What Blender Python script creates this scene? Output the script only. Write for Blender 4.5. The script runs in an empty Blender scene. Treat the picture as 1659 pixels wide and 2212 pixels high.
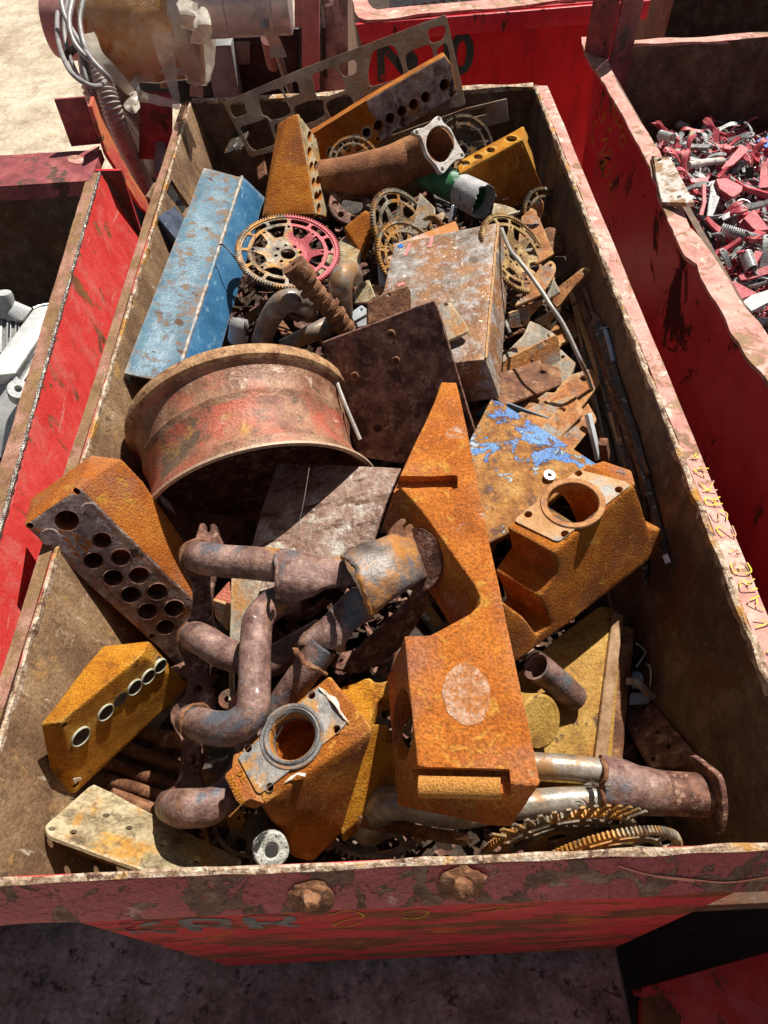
import bpy, bmesh, math, random
from mathutils import Vector as Vc, Matrix, noise
from mathutils.geometry import delaunay_2d_cdt
R = math.radians
SC = bpy.context.scene
COL = SC.collection

# ------------------------------------------------------------------ camera
RIM = 0.92                                   # height of the bin rims above the ground (m)
FPX = 1534.0                                 # focal length on a 1659 x 2212 picture
PITCH, YAW, ROLL = R(52.34553), R(0.09619), R(-2.4626)
CAM = Vc((0.0213, -0.2344, 2.0568))
_f = Vc((math.sin(YAW)*math.cos(PITCH), math.cos(YAW)*math.cos(PITCH), -math.sin(PITCH)))
_r0 = Vc((math.cos(YAW), -math.sin(YAW), 0)); _u0 = _r0.cross(_f)
_rt = _r0*math.cos(ROLL) + _u0*math.sin(ROLL); _up = _u0*math.cos(ROLL) - _r0*math.sin(ROLL)
cd = bpy.data.cameras.new('camera'); cam = bpy.data.objects.new('camera', cd); COL.objects.link(cam)
cam.matrix_world = Matrix(((_rt.x, _up.x, -_f.x, CAM.x), (_rt.y, _up.y, -_f.y, CAM.y), (_rt.z, _up.z, -_f.z, CAM.z), (0, 0, 0, 1)))
cd.sensor_fit = 'VERTICAL'; cd.sensor_height = 24; cd.lens = 24*FPX/2212; cd.clip_end = 500; cd.clip_start = .02
SC.camera = cam
# ------------------------------------------------------------------ light
SUN_AZ, SUN_EL = R(34), R(56)                # azimuth from +Y towards +X
SC.world = bpy.data.worlds.new('World'); SC.world.use_nodes = True
nt = SC.world.node_tree
bg = nt.nodes['Background']; sky = nt.nodes.new('ShaderNodeTexSky'); sky.sky_type = 'NISHITA'; sky.sun_disc = False
sky.sun_elevation = SUN_EL; sky.sun_rotation = SUN_AZ; sky.air_density = .8; sky.dust_density = 1.5
hs = nt.nodes.new('ShaderNodeHueSaturation'); hs.inputs['Saturation'].default_value = .55; nt.links.new(sky.outputs[0], hs.inputs['Color']); nt.links.new(hs.outputs[0], bg.inputs[0]); bg.inputs[1].default_value = .038
sl = bpy.data.lights.new('sun', 'SUN'); sl.energy = 5.0; sl.angle = R(.5); sl.color = (1, .94, .84)
so = bpy.data.objects.new('sun', sl); COL.objects.link(so)
SUN = Vc((math.sin(SUN_AZ)*math.cos(SUN_EL), math.cos(SUN_AZ)*math.cos(SUN_EL), math.sin(SUN_EL)))
so.rotation_euler = SUN.to_track_quat('Z', 'Y').to_euler(); so.location = (2, 4, 6)
SC.view_settings.view_transform = 'Standard'; SC.view_settings.look = 'None'
SC.view_settings.exposure = .5; SC.view_settings.gamma = 1

# ------------------------------------------------------------------ places
def ray(px, py): return _f + _rt*((px-829.5)/FPX) - _up*((py-1106)/FPX)
def W(px, py, h):
    """point of the yard that the photo shows at (px, py), h metres above the rims"""
    d = ray(px, py); return CAM + d*((RIM+h-CAM.z)/d.z)
def WX(px, py, x):
    d = ray(px, py); return CAM + d*((x-CAM.x)/d.x)
def WY(px, py, y):
    d = ray(px, py); return CAM + d*((y-CAM.y)/d.y)
def mpp(p): return (Vc(p)-CAM).dot(_f)/FPX
class PL:
    """plane through three places; n looks to the camera side"""
    def __init__(s, a, b, c):
        a, b, c = [W(*q) if not isinstance(q, Vc) else q for q in (a, b, c)]
        s.o = a; n = (b-a).cross(c-a).normalized()
        if n.dot(CAM-a) < 0: n = -n
        s.n = n; s.u = (b-a).normalized(); s.v = n.cross(s.u)
    def at(s, px, py):
        d = ray(px, py); return CAM + d*((s.o-CAM).dot(s.n)/d.dot(s.n))
    def uv(s, p): q = p-s.o; return (q.dot(s.u), q.dot(s.v))
    def xyz(s, a, b, z=0): return s.o + s.u*a + s.v*b + s.n*z
    def p2(s, px, py): return s.uv(s.at(px, py))
def hplane(h): return PL(W(600, 900, h), W(900, 900, h), W(700, 600, h))
def xplane(x):
    p = PL(Vc((x, 0, 0)), Vc((x, 1, 0)), Vc((x, 0, 1))); return p

# ------------------------------------------------------------------ things
class T:
    """one thing: an Empty that parents its parts, or a single mesh"""
    def __init__(s, name, label, cat, group=None):
        s.name, s.label, s.cat, s.group = name, label, cat, group; s.parts = []; s.root = None
    def add(s, name, geo, mat, parent=None, midx=None, ang=32, label=None, flat=False):
        """geo = (verts, faces) in world space; parent = index of another part"""
        s.parts.append((name, geo, mat, parent, midx, ang, label, flat)); return len(s.parts)-1
    def done(s):
        P = s.parts
        allv = [v for p in P for v in p[1][0]]
        lo = [min(v[k] for v in allv) for k in range(3)]; hi = [max(v[k] for v in allv) for k in range(3)]
        base = Vc(((lo[0]+hi[0])/2, (lo[1]+hi[1])/2, lo[2]))
        if len(P) == 1:
            root = mesh_obj(s.name, P[0][1], P[0][2], base, P[0][4], P[0][5], P[0][7])
        else:
            root = bpy.data.objects.new(s.name, None); COL.objects.link(root); root.empty_display_size = .05
            root.location = base
            obs = []
            for (n, g, m, par, mi, an, lb, fl) in P:
                o = mesh_obj(n, g, m, base, mi, an, fl)
                o.parent = root if par is None else obs[par]
                o.location = (0, 0, 0)
                if lb: o['label'] = lb
                obs.append(o)
        root['label'] = s.label; root['category'] = s.cat
        if s.group: root['group'] = s.group
        s.root = root; return root
def mesh_obj(name, geo, mat, base=Vc((0, 0, 0)), midx=None, ang=32, flat=False):
    V, F = geo; me = bpy.data.meshes.new(name)
    me.from_pydata([tuple(Vc(v)-base) for v in V], [], F)
    mats = mat if isinstance(mat, (list, tuple)) else [mat]
    for m in mats: me.materials.append(m)
    if midx:
        for p, i in zip(me.polygons, midx): p.material_index = i
    bm = bmesh.new(); bm.from_mesh(me); bmesh.ops.recalc_face_normals(bm, faces=bm.faces); bm.to_mesh(me); bm.free()
    if not flat:
        for p in me.polygons: p.use_smooth = True
        me.set_sharp_from_angle(angle=R(ang))
    o = bpy.data.objects.new(name, me); COL.objects.link(o); o.location = base; return o
def structure(name, geo, mat, kind='structure', **k):
    o = mesh_obj(name, geo, mat, **k); o['kind'] = kind; return o
def clone(o, parent=None):
    c = o.copy(); COL.objects.link(c); c.parent = parent
    for ch in o.children: clone(ch, c)
    return c

# ------------------------------------------------------------------ geometry: each returns (verts, faces)
def join(*gs):
    V, F = [], []
    for v, f in gs:
        n = len(V); V += list(v); F += [tuple(i+n for i in q) for q in f]
    return V, F
def from_bm(bm):
    bm.verts.ensure_lookup_table(); bm.verts.index_update()
    g = ([v.co.copy() for v in bm.verts], [tuple(v.index for v in f.verts) for f in bm.faces]); bm.free(); return g
def to_bm(g):
    bm = bmesh.new(); vs = [bm.verts.new(v) for v in g[0]]
    for f in g[1]:
        try: bm.faces.new([vs[i] for i in f])
        except ValueError: pass
    bmesh.ops.recalc_face_normals(bm, faces=bm.faces); return bm
def bevel(g, b, seg=2, ang=25):
    bm = to_bm(g); bmesh.ops.remove_doubles(bm, verts=bm.verts, dist=1e-5)
    es = [e for e in bm.edges if len(e.link_faces) == 2 and e.calc_face_angle(0) > R(ang)]
    bmesh.ops.bevel(bm, geom=es, offset=b, segments=seg, profile=.5, affect='EDGES', clamp_overlap=True)
    return from_bm(bm)
def rough(g, amp, scale, cuts=0):
    """dented surface: split faces, push the points about"""
    bm = to_bm(g)
    if cuts: bmesh.ops.subdivide_edges(bm, edges=bm.edges, cuts=cuts, use_grid_fill=True)
    for v in bm.verts: v.co += noise.noise_vector(v.co*scale)*amp
    return from_bm(bm)
def hull(pts):
    bm = bmesh.new()
    for p in pts: bm.verts.new(p)
    r = bmesh.ops.convex_hull(bm, input=bm.verts)
    junk = [e for e in r['geom_interior']+r['geom_unused'] if isinstance(e, bmesh.types.BMVert)]
    if junk: bmesh.ops.delete(bm, geom=list(set(junk)), context='VERTS')
    bmesh.ops.dissolve_limit(bm, angle_limit=R(6), verts=bm.verts, edges=bm.edges)
    return from_bm(bm)
def prism(top, vec):
    """polygon (world points) swept by one vector or to a second polygon"""
    n = len(top); bot = [p+vec for p in top] if isinstance(vec, Vc) else vec
    return list(top)+list(bot), [tuple(range(n)), tuple(range(2*n-1, n-1, -1))]+[(i, (i+1) % n, n+(i+1) % n, n+i) for i in range(n)]
def offset_loop(L, d):
    n = len(L); out = []
    A = sum(L[i][0]*L[(i+1) % n][1]-L[(i+1) % n][0]*L[i][1] for i in range(n)); s = 1 if A > 0 else -1
    for i in range(n):
        p0, p1, p2 = L[i-1], L[i], L[(i+1) % n]
        a = Vc((p1[0]-p0[0], p1[1]-p0[1])); b = Vc((p2[0]-p1[0], p2[1]-p1[1]))
        if a.length < 1e-7 or b.length < 1e-7: out.append(p1); continue
        a.normalize(); b.normalize()
        na, nb = Vc((-a.y, a.x)), Vc((-b.y, b.x)); m = na+nb
        if m.length < .3: out.append((p1[0]+na.x*d*s, p1[1]+na.y*d*s)); continue
        m.normalize(); k = min(1/max(m.dot(na), .4), 2.2)
        out.append((p1[0]+m.x*d*s*k, p1[1]+m.y*d*s*k))
    return out
def inside(p, L):
    c = False; n = len(L); x, y = p
    for i in range(n):
        (x1, y1), (x2, y2) = L[i-1], L[i]
        if (y1 > y) != (y2 > y) and x < (x2-x1)*(y-y1)/(y2-y1)+x1: c = not c
    return c
def cdt(outer, holes):
    V, E = [], []
    for L in [outer]+holes:
        n0 = len(V); V += [Vc(p) for p in L]; E += [(n0+i, n0+(i+1) % len(L)) for i in range(len(L))]
    v, e, f, _, _, _ = delaunay_2d_cdt(V, E, [], 0, 1e-8)
    v = [tuple(p) for p in v]; F = []
    for q in f:
        c = (sum(v[i][0] for i in q)/len(q), sum(v[i][1] for i in q)/len(q))
        if inside(c, outer) and not any(inside(c, h) for h in holes): F.append(tuple(q))
    return v, F
def plate2(pl, outer, holes, th, b=.0015, z0=0):
    """flat plate on plane pl (2-D loops), th thick below the plane, chamfered rims"""
    geo = []
    loops = [(outer, b)]+[(h, -b) for h in holes]
    for z, bb in ((z0, b), (z0-th, 0)):
        o = offset_loop(outer, bb) if bb else outer
        hs = [offset_loop(h, -bb) for h in holes] if bb else holes
        v, f = cdt(o, hs); geo.append(([pl.xyz(a, c, z) for a, c in v], f))
    for L, bb in loops:
        n = len(L); I = offset_loop(L, bb) if b else L
        rows = [[pl.xyz(a, c, z0) for a, c in I], [pl.xyz(a, c, z0-b) for a, c in L], [pl.xyz(a, c, z0-th) for a, c in L]]
        V = rows[0]+rows[1]+rows[2]
        F = [(k*n+i, k*n+(i+1) % n, (k+1)*n+(i+1) % n, (k+1)*n+i) for k in range(2) for i in range(n)]
        geo.append((V, F))
    bm = to_bm(join(*geo)); bmesh.ops.remove_doubles(bm, verts=bm.verts, dist=2e-6); return from_bm(bm)
def circ2(c, r, n=24, ry=None, rot=0):
    ry = ry or r
    return [(c[0]+r*math.cos(t)*math.cos(rot)-ry*math.sin(t)*math.sin(rot), c[1]+r*math.cos(t)*math.sin(rot)+ry*math.sin(t)*math.cos(rot)) for t in [2*math.pi*i/n for i in range(n)]]
def round2(L, r, seg=3):
    """2-D loop with rounded corners"""
    n = len(L); out = []
    for i in range(n):
        p0, p1, p2 = Vc(L[i-1]), Vc(L[i]), Vc(L[(i+1) % n]); a = p0-p1; b = p2-p1
        if a.length < 1e-6 or b.length < 1e-6: continue
        k = min(r, a.length*.45, b.length*.45); A = p1+a.normalized()*k; B = p1+b.normalized()*k
        for j in range(seg+1):
            t = j/seg; q = A*(1-t)**2+p1*(2*t*(1-t))+B*t*t; out.append((q.x, q.y))
    return out
def slab(pl, px, th, holes=(), rnd=.006, b=.0015, z0=0):
    """plate whose outline the photo shows; holes: (px, py, radius px) or lists of pixels"""
    o = [pl.p2(*p) for p in px]
    if rnd: o = round2(o, rnd)
    H = []
    for h in holes:
        if len(h) == 3 and not isinstance(h[0], (tuple, list)):
            c = pl.at(h[0], h[1]); H.append(circ2(pl.uv(c), h[2]*mpp(c), 20))
        else: H.append(round2([pl.p2(*p) for p in h], rnd or .004))
    return plate2(pl, o, H, th, b, z0)
def spline(P, n=6, closed=False):
    P = [Vc(p) for p in P]; out = []; N = len(P)
    for i in range(N-1):
        p0, p1, p2, p3 = P[max(i-1, 0)], P[i], P[i+1], P[min(i+2, N-1)]
        for j in range(n):
            t = j/n
            out.append(.5*((2*p1)+(p2-p0)*t+(2*p0-5*p1+4*p2-p3)*t*t+(3*p1-p0-3*p2+p3)*t**3))
    out.append(P[-1]); return out
def lerp_r(rs, n):
    if not isinstance(rs, (list, tuple)): return [rs]*n
    out = []
    for i in range(n):
        t = i/(n-1)*(len(rs)-1); k = min(int(t), len(rs)-2); t -= k; t = t*t*(3-2*t); out.append(rs[k]*(1-t)+rs[k+1]*t)
    return out
def tube(path, r, seg=14, caps=True, wall=0, flat=1, dent=0):
    """pipe along world points, r one radius or several; wall > 0 leaves the far end open"""
    n = len(path); rr = lerp_r(r, n); V, F = [], []
    t0 = (path[1]-path[0]).normalized(); a = t0.orthogonal().normalized()
    def ring(rad):
        nonlocal a
        aa = a.copy(); rows = []
        for i in range(n):
            t = (path[min(i+1, n-1)]-path[max(i-1, 0)]).normalized()
            aa = (aa-t*aa.dot(t)).normalized(); bb = t.cross(aa)
            for k in range(seg):
                w = 2*math.pi*k/seg; q = rad[i]
                p = path[i]+aa*(math.cos(w)*q)+bb*(math.sin(w)*q*flat)
                if dent: p = p+(p-path[i])*dent*noise.noise(p*14)
                rows.append(p)
        return rows
    V = ring(rr); F = [(i*seg+k, i*seg+(k+1) % seg, (i+1)*seg+(k+1) % seg, (i+1)*seg+k) for i in range(n-1) for k in range(seg)]
    if wall:
        m = len(V); V += ring([max(q-wall, .0005) for q in rr])
        F += [(m+i*seg+k, m+(i+1)*seg+k, m+(i+1)*seg+(k+1) % seg, m+i*seg+(k+1) % seg) for i in range(n-1) for k in range(seg)]
        e = (n-1)*seg
        F += [(k, m+k, m+(k+1) % seg, (k+1) % seg) for k in range(seg)]
        F += [(e+k, e+(k+1) % seg, m+e+(k+1) % seg, m+e+k) for k in range(seg)]
    elif caps: F += [tuple(range(seg-1, -1, -1)), tuple((n-1)*seg+k for k in range(seg))]
    return V, F
def lathe(prof, o, ax, seg=48, closed=False):
    """prof: (radius, along) pairs turned about the axis"""
    ax = ax.normalized(); a = ax.orthogonal().normalized(); b = ax.cross(a); V, F = [], []
    n = len(prof)
    for r, z in prof:
        for k in range(seg):
            w = 2*math.pi*k/seg; V.append(o+ax*z+a*(r*math.cos(w))+b*(r*math.sin(w)))
    for i in range(n if closed else n-1):
        j = (i+1) % n
        F += [(i*seg+k, i*seg+(k+1) % seg, j*seg+(k+1) % seg, j*seg+k) for k in range(seg)]
    if not closed:
        if prof[0][0] > 1e-6: F.append(tuple(range(seg-1, -1, -1)))
        if prof[-1][0] > 1e-6: F.append(tuple((n-1)*seg+k for k in range(seg)))
    return V, F
def box(c, u, v, w, su, sv, sw, b=0):
    """box about c with axes u, v, w and full sizes"""
    P = [c+u*(su/2*i)+v*(sv/2*j)+w*(sw/2*k) for k in (-1, 1) for j in (-1, 1) for i in (-1, 1)]
    g = (P, [(0, 1, 3, 2), (4, 6, 7, 5), (0, 4, 5, 1), (2, 3, 7, 6), (0, 2, 6, 4), (1, 5, 7, 3)])
    return bevel(g, b) if b else g
def bar(p, q, up, w, t, b=.001):
    """flat bar from p to q"""
    d = q-p; u = d.normalized(); v = (up-u*up.dot(u)).normalized(); s = u.cross(v)
    return box((p+q)/2, u, s, v, d.length, w, t, b)
def ring(pl, c, ro, ri, th, z0=0, n=40):
    return plate2(pl, circ2(c, ro, n), [circ2(c, ri, n)], th, min(.0015, th*.4), z0)
def sheet(c4, n=12, th=.004, bulge=0, bend=0, wob=0, ws=6):
    """bent sheet between four corners a b c d"""
    a, b, c, d = c4; nn = (b-a).cross(d-a).normalized()
    if nn.dot(CAM-a) < 0: nn = -nn
    top, F = [], []
    for j in range(n+1):
        for i in range(n+1):
            s, t = i/n, j/n
            p = a*(1-s)*(1-t)+b*s*(1-t)+c*s*t+d*(1-s)*t
            p = p+nn*(bulge*4*s*(1-s)+bend*4*t*(1-t)+wob*noise.noise(p*ws)); top.append(p)
    m = len(top); V = top+[p-nn*th for p in top]; w = n+1
    for j in range(n):
        for i in range(n):
            q = (j*w+i, j*w+i+1, (j+1)*w+i+1, (j+1)*w+i); F += [q, tuple(m+k for k in reversed(q))]
    ed = [i for i in range(w)]+[j*w+n for j in range(1, w)]+[n*w+i for i in range(n-1, -1, -1)]+[j*w for j in range(n-1, 0, -1)]
    F += [(ed[k], m+ed[k], m+ed[(k+1) % len(ed)], ed[(k+1) % len(ed)]) for k in range(len(ed))]
    return V, F
def ribbon(pts, w, n, z=.0015, t=.001):
    """painted stroke: a thin band along world points lying on a surface with normal n"""
    V, F = [], []; m = len(pts)
    for i in range(m):
        d = (pts[min(i+1, m-1)]-pts[max(i-1, 0)]).normalized(); s = n.cross(d).normalized()*(w/2)
        V += [pts[i]+s+n*z, pts[i]-s+n*z]
    F = [(2*i, 2*i+1, 2*i+3, 2*i+2) for i in range(m-1)]
    return V, F
GL = {'1': [[(.3, .8), (.5, 1), (.5, 0)]], '2': [[(0, .8), (.2, 1), (.6, 1), (.75, .75), (0, 0), (.8, 0)]], '5': [[(.75, 1), (.1, 1), (.05, .55), (.5, .6), (.75, .35), (.5, 0), (0, .05)]],
      'V': [[(0, 1), (.35, 0), (.7, 1)]], 'A': [[(0, 0), (.4, 1), (.8, 0)], [(.15, .35), (.65, .35)]], 'R': [[(0, 0), (0, 1), (.5, 1), (.65, .75), (.5, .5), (0, .5)], [(.3, .5), (.7, 0)]],
      'E': [[(.7, 1), (0, 1), (0, 0), (.7, 0)], [(0, .5), (.5, .5)]], 'K': [[(0, 0), (0, 1)], [(.65, 1), (0, .45), (.7, 0)]], ':': [[(.2, .2), (.25, .3)], [(.2, .65), (.25, .75)]],
      '4': [[(.5, 0), (.5, 1), (0, .35), (.75, .35)]], '*': [[(.1, .3), (.6, .8)], [(.1, .8), (.6, .3)], [(.35, .2), (.35, .9)]], 'N': [[(0, 0), (0, 1), (.7, 0), (.7, 1)]],
      'o': [[(.3, 0), (0, .25), (.1, .55), (.35, .6), (.6, .4), (.55, .1), (.3, 0)]], '0': [[(.35, 0), (.05, .2), (0, .75), (.3, 1), (.6, .85), (.7, .3), (.35, 0)]],
      '8': [[(.35, .5), (.05, .75), (.35, 1), (.65, .75), (.35, .5), (.05, .2), (.35, 0), (.65, .2), (.35, .5)]], ' ': [], '-': [[(.1, .5), (.5, .5)]]}
def letters(t, name, m, parent, *a, **k):
    """each character its own part"""
    txt = a[0]; adv = k.get('adv', .95); o, u, size = a[1], a[2], a[5]
    for i, ch in enumerate(txt):
        if GL[ch]: t.add(name, writing(ch, o+u*(i*adv*size), *a[2:], **k), m, parent, flat=True)
def writing(txt, o, u, v, n, size, w, adv=.95, jit=0.04, z=.0015, sub=4):
    gs = []; x = 0; rr = random.Random(len(txt)+ord(txt[0])+int(o.y*1000))
    for ch in txt:
        for st in GL[ch]:
            pts = [o+u*((x+a+rr.uniform(-jit, jit))*size)+v*((b+rr.uniform(-jit, jit))*size) for a, b in st]
            gs.append(ribbon(spline(pts, sub), w, n, z))
        x += adv
    return join(*gs)
def text_geo(txt, o, u, v, n, size, ext=.002, bold=0):
    c = bpy.data.curves.new('t', 'FONT'); c.body = txt; c.size = size; c.extrude = ext; c.bevel_depth = ext*.3; c.offset = bold; c.resolution_u = 3
    ob = bpy.data.objects.new('t', c); COL.objects.link(ob)
    dg = bpy.context.evaluated_depsgraph_get(); me = bpy.data.meshes.new_from_object(ob.evaluated_get(dg))
    V = [o+u*p.co.x+v*p.co.y+n*p.co.z for p in me.vertices]; F = [tuple(p.vertices) for p in me.polygons]
    bpy.data.objects.remove(ob); bpy.data.curves.remove(c); bpy.data.meshes.remove(me); return V, F
def dent(g, amp=.0012, scale=9, edge=.03, fine=0):
    """split long edges and let the faces undulate a little"""
    bm = to_bm(g); bmesh.ops.remove_doubles(bm, verts=bm.verts, dist=1e-6)
    bmesh.ops.triangulate(bm, faces=[f for f in bm.faces if len(f.verts) > 4])
    for _ in range(5):
        es = [e for e in bm.edges if e.calc_length() > edge]
        if not es or len(bm.verts) > 9000: break
        bmesh.ops.subdivide_edges(bm, edges=es, cuts=1, use_grid_fill=True)
        bmesh.ops.triangulate(bm, faces=[f for f in bm.faces if len(f.verts) > 4])
    for v in bm.verts: v.co += noise.noise_vector(v.co*scale)*amp+noise.noise_vector(v.co*scale*4)*(fine or amp*.35)
    return from_bm(bm)
def behind(p, pl, d=.01):
    """slide a point along its own sight line until it lies d behind the plane"""
    k = (p-pl.o).dot(pl.n)
    if k <= -d: return p
    r = (p-CAM).normalized(); return p+r*((-d-k)/r.dot(pl.n))
def cut(g, cutters):
    """g minus closed cutters"""
    me = [mesh_obj('a', g, [], flat=True)]+[mesh_obj('b', join(*[c for c in cutters]), [], flat=True)]
    a, b = me; m = a.modifiers.new('m', 'BOOLEAN'); m.operation = 'DIFFERENCE'; m.object = b; m.solver = 'EXACT'; m.use_self = True
    dg = bpy.context.evaluated_depsgraph_get(); e = a.evaluated_get(dg).to_mesh()
    V = [p.co.copy() for p in e.vertices]; F = [tuple(p.vertices) for p in e.polygons]
    a.evaluated_get(dg).to_mesh_clear()
    for o in me: d = o.data; bpy.data.objects.remove(o); bpy.data.meshes.remove(d)
    return V, F
def drill(pl, px, py, rpx, depth, n=24, up=.02, r=None):
    c = pl.at(px, py); r = r or rpx*mpp(c)
    a, b = pl.uv(c); L = circ2((a, b), r, n)
    return prism([pl.xyz(x, y, up) for x, y in L], pl.n*(-depth-up))
def gear_loop(r, nt, h, j=0):
    L = []
    for i in range(nt):
        a = 2*math.pi/nt
        for f, q in ((0, r), (.28, r), (.4, r+h), (.78, r+h)): L.append(((q)*math.cos(a*(i+f)), q*math.sin(a*(i+f))))
    return L
def sector(r0, r1, a0, a1, n=4):
    return [(r1*math.cos(a0+(a1-a0)*i/n), r1*math.sin(a0+(a1-a0)*i/n)) for i in range(n+1)]+[(r0*math.cos(a1-(a1-a0)*i/n), r0*math.sin(a1-(a1-a0)*i/n)) for i in range(n+1)]
class PN(PL):
    """plane by origin, normal and a direction in it"""
    def __init__(s, o, n, u=None):
        s.o = Vc(o); s.n = Vc(n).normalized(); u = u or s.n.orthogonal(); s.u = (u-s.n*u.dot(s.n)).normalized(); s.v = s.n.cross(s.u)
# ------------------------------------------------------------------ materials
def mat(name, tones, scale=6, layers=(), rough_=.75, metal=0, bump=.25, bscale=90, grain=0, gscale=350, stretch=(1, 1, 1), bdist=.004, spec=.4, edge=None):
    """tones: [(pos, colour)] over cloudy noise; layers: dicts col, scale, th, soft, [stretch, raise, rough, metal, detail]"""
    m = bpy.data.materials.new(name); m.use_nodes = True; t = m.node_tree; N = t.nodes; L = t.links
    metal *= .4; scale *= 1.7; grain = min(.5, grain*1.35); gscale *= .52; bump = min(1, bump*1.5); bscale *= .75
    tones = [(.5+(p-.5)*.62, c) for p, c in tones]
    b = N['Principled BSDF']; b.inputs['Metallic'].default_value = metal; b.inputs['Specular IOR Level'].default_value = spec
    tc = N.new('ShaderNodeTexCoord'); oi = N.new('ShaderNodeObjectInfo')
    ad = N.new('ShaderNodeVectorMath'); ad.operation = 'MULTIPLY_ADD'
    L.new(oi.outputs['Random'], ad.inputs[0]); ad.inputs[1].default_value = (9, 7, 5); L.new(tc.outputs['Object'], ad.inputs[2])
    def nz(sc, det=7, ro=.62, st=(1, 1, 1), dis=0):
        mp = N.new('ShaderNodeMapping'); mp.inputs['Scale'].default_value = st; L.new(ad.outputs[0], mp.inputs[0])
        n = N.new('ShaderNodeTexNoise'); n.inputs['Scale'].default_value = sc; n.inputs['Detail'].default_value = det
        n.inputs['Roughness'].default_value = ro; n.inputs['Distortion'].default_value = dis; L.new(mp.outputs[0], n.inputs[0]); return n.outputs['Fac']
    def math_(op, a, c):
        n = N.new('ShaderNodeMath'); n.operation = op
        for k, x in ((0, a), (1, c)):
            if isinstance(x, (int, float)): n.inputs[k].default_value = x
            else: L.new(x, n.inputs[k])
        return n.outputs[0]
    cr = N.new('ShaderNodeValToRGB'); el = cr.color_ramp.elements
    while len(el) < len(tones): el.new(.5)
    for e, (p, c) in zip(el, tones): e.position = p; e.color = (*c, 1)
    L.new(nz(scale, 10, .74, stretch), cr.inputs[0]); colr = cr.outputs[0]
    hgt = math_('MULTIPLY', nz(bscale, 5, .7), 1.0); rgh = None; met = None
    for y in layers:
        n = nz(y['scale']*1.25, y.get('detail', 10), y.get('frac', .68), y.get('stretch', (1, 1, 1)), y.get('dis', .3))
        mr = N.new('ShaderNodeMapRange'); mr.interpolation_type = 'SMOOTHSTEP'; L.new(n, mr.inputs[0])
        if 'grad' in y:
            d_ = N.new('ShaderNodeVectorMath'); d_.operation = 'DOT_PRODUCT'; d_.inputs[1].default_value = y['grad']; L.new(tc.outputs['Object'], d_.inputs[0])
            a_ = N.new('ShaderNodeMath'); a_.operation = 'ADD'; L.new(n, a_.inputs[0]); L.new(d_.outputs['Value'], a_.inputs[1]); L.new(a_.outputs[0], mr.inputs[0])
        s = y.get('soft', .02); th_ = .5+(y['th']-.5)*.78; mr.inputs[1].default_value = th_-s; mr.inputs[2].default_value = th_+s
        k = mr.outputs[0]
        if y.get('amt', 1) != 1: k = math_('MULTIPLY', k, y['amt'])
        mx = N.new('ShaderNodeMix'); mx.data_type = 'RGBA'; L.new(k, mx.inputs['Factor']); L.new(colr, mx.inputs['A'])
        c = y['col']
        if isinstance(c[0], (tuple, list)):
            r2 = N.new('ShaderNodeValToRGB'); r2.color_ramp.elements[0].position = .35; r2.color_ramp.elements[1].position = .68
            r2.color_ramp.elements[0].color = (*c[0], 1); r2.color_ramp.elements[1].color = (*c[1], 1); L.new(nz(y.get('cscale', 14), 6), r2.inputs[0]); L.new(r2.outputs[0], mx.inputs['B'])
        else: mx.inputs['B'].default_value = (*c, 1)
        colr = mx.outputs['Result']
        if y.get('raise'): hgt = math_('ADD', hgt, math_('MULTIPLY', k, y['raise']))
        if 'rough' in y:
            mm = N.new('ShaderNodeMix'); mm.data_type = 'FLOAT'; L.new(k, mm.inputs['Factor']); mm.inputs['B'].default_value = y['rough']
            if rgh is None: mm.inputs['A'].default_value = rough_
            else: L.new(rgh, mm.inputs['A'])
            rgh = mm.outputs['Result']
        if 'metal' in y:
            mm = N.new('ShaderNodeMix'); mm.data_type = 'FLOAT'; L.new(k, mm.inputs['Factor']); mm.inputs['B'].default_value = y['metal']; mm.inputs['A'].default_value = metal
            if met is not None: L.new(met, mm.inputs['A'])
            met = mm.outputs['Result']
    if edge:
        ge = N.new('ShaderNodeNewGeometry'); mr = N.new('ShaderNodeMapRange'); mr.interpolation_type = 'SMOOTHSTEP'
        a_ = N.new('ShaderNodeMath'); a_.operation = 'MULTIPLY_ADD'; L.new(nz(40, 5, .7), a_.inputs[0]); a_.inputs[1].default_value = .07; L.new(ge.outputs['Pointiness'], a_.inputs[2])
        L.new(a_.outputs[0], mr.inputs[0]); mr.inputs[1].default_value = .555; mr.inputs[2].default_value = .60
        k = math_('MULTIPLY', mr.outputs[0], .8); mx = N.new('ShaderNodeMix'); mx.data_type = 'RGBA'; L.new(k, mx.inputs['Factor']); L.new(colr, mx.inputs['A']); mx.inputs['B'].default_value = (*edge, 1); colr = mx.outputs['Result']
    if grain:
        g = nz(gscale, 2, .6); mr = N.new('ShaderNodeMapRange'); L.new(g, mr.inputs[0]); mr.inputs[1].default_value = .3; mr.inputs[2].default_value = .7
        mr.inputs[3].default_value = 1-grain; mr.inputs[4].default_value = 1+grain
        mx = N.new('ShaderNodeMix'); mx.data_type = 'RGBA'; mx.blend_type = 'MULTIPLY'; mx.inputs['Factor'].default_value = 1
        cb = N.new('ShaderNodeCombineColor'); [L.new(mr.outputs[0], cb.inputs[i]) for i in range(3)]
        L.new(colr, mx.inputs['A']); L.new(cb.outputs[0], mx.inputs['B']); colr = mx.outputs['Result']
        hgt = math_('ADD', hgt, math_('MULTIPLY', g, .8))
    L.new(colr, b.inputs['Base Color'])
    if rgh is None: b.inputs['Roughness'].default_value = rough_
    else: L.new(rgh, b.inputs['Roughness'])
    if met is not None: L.new(met, b.inputs['Metallic'])
    bp = N.new('ShaderNodeBump'); bp.inputs['Strength'].default_value = bump; bp.inputs['Distance'].default_value = bdist
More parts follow.
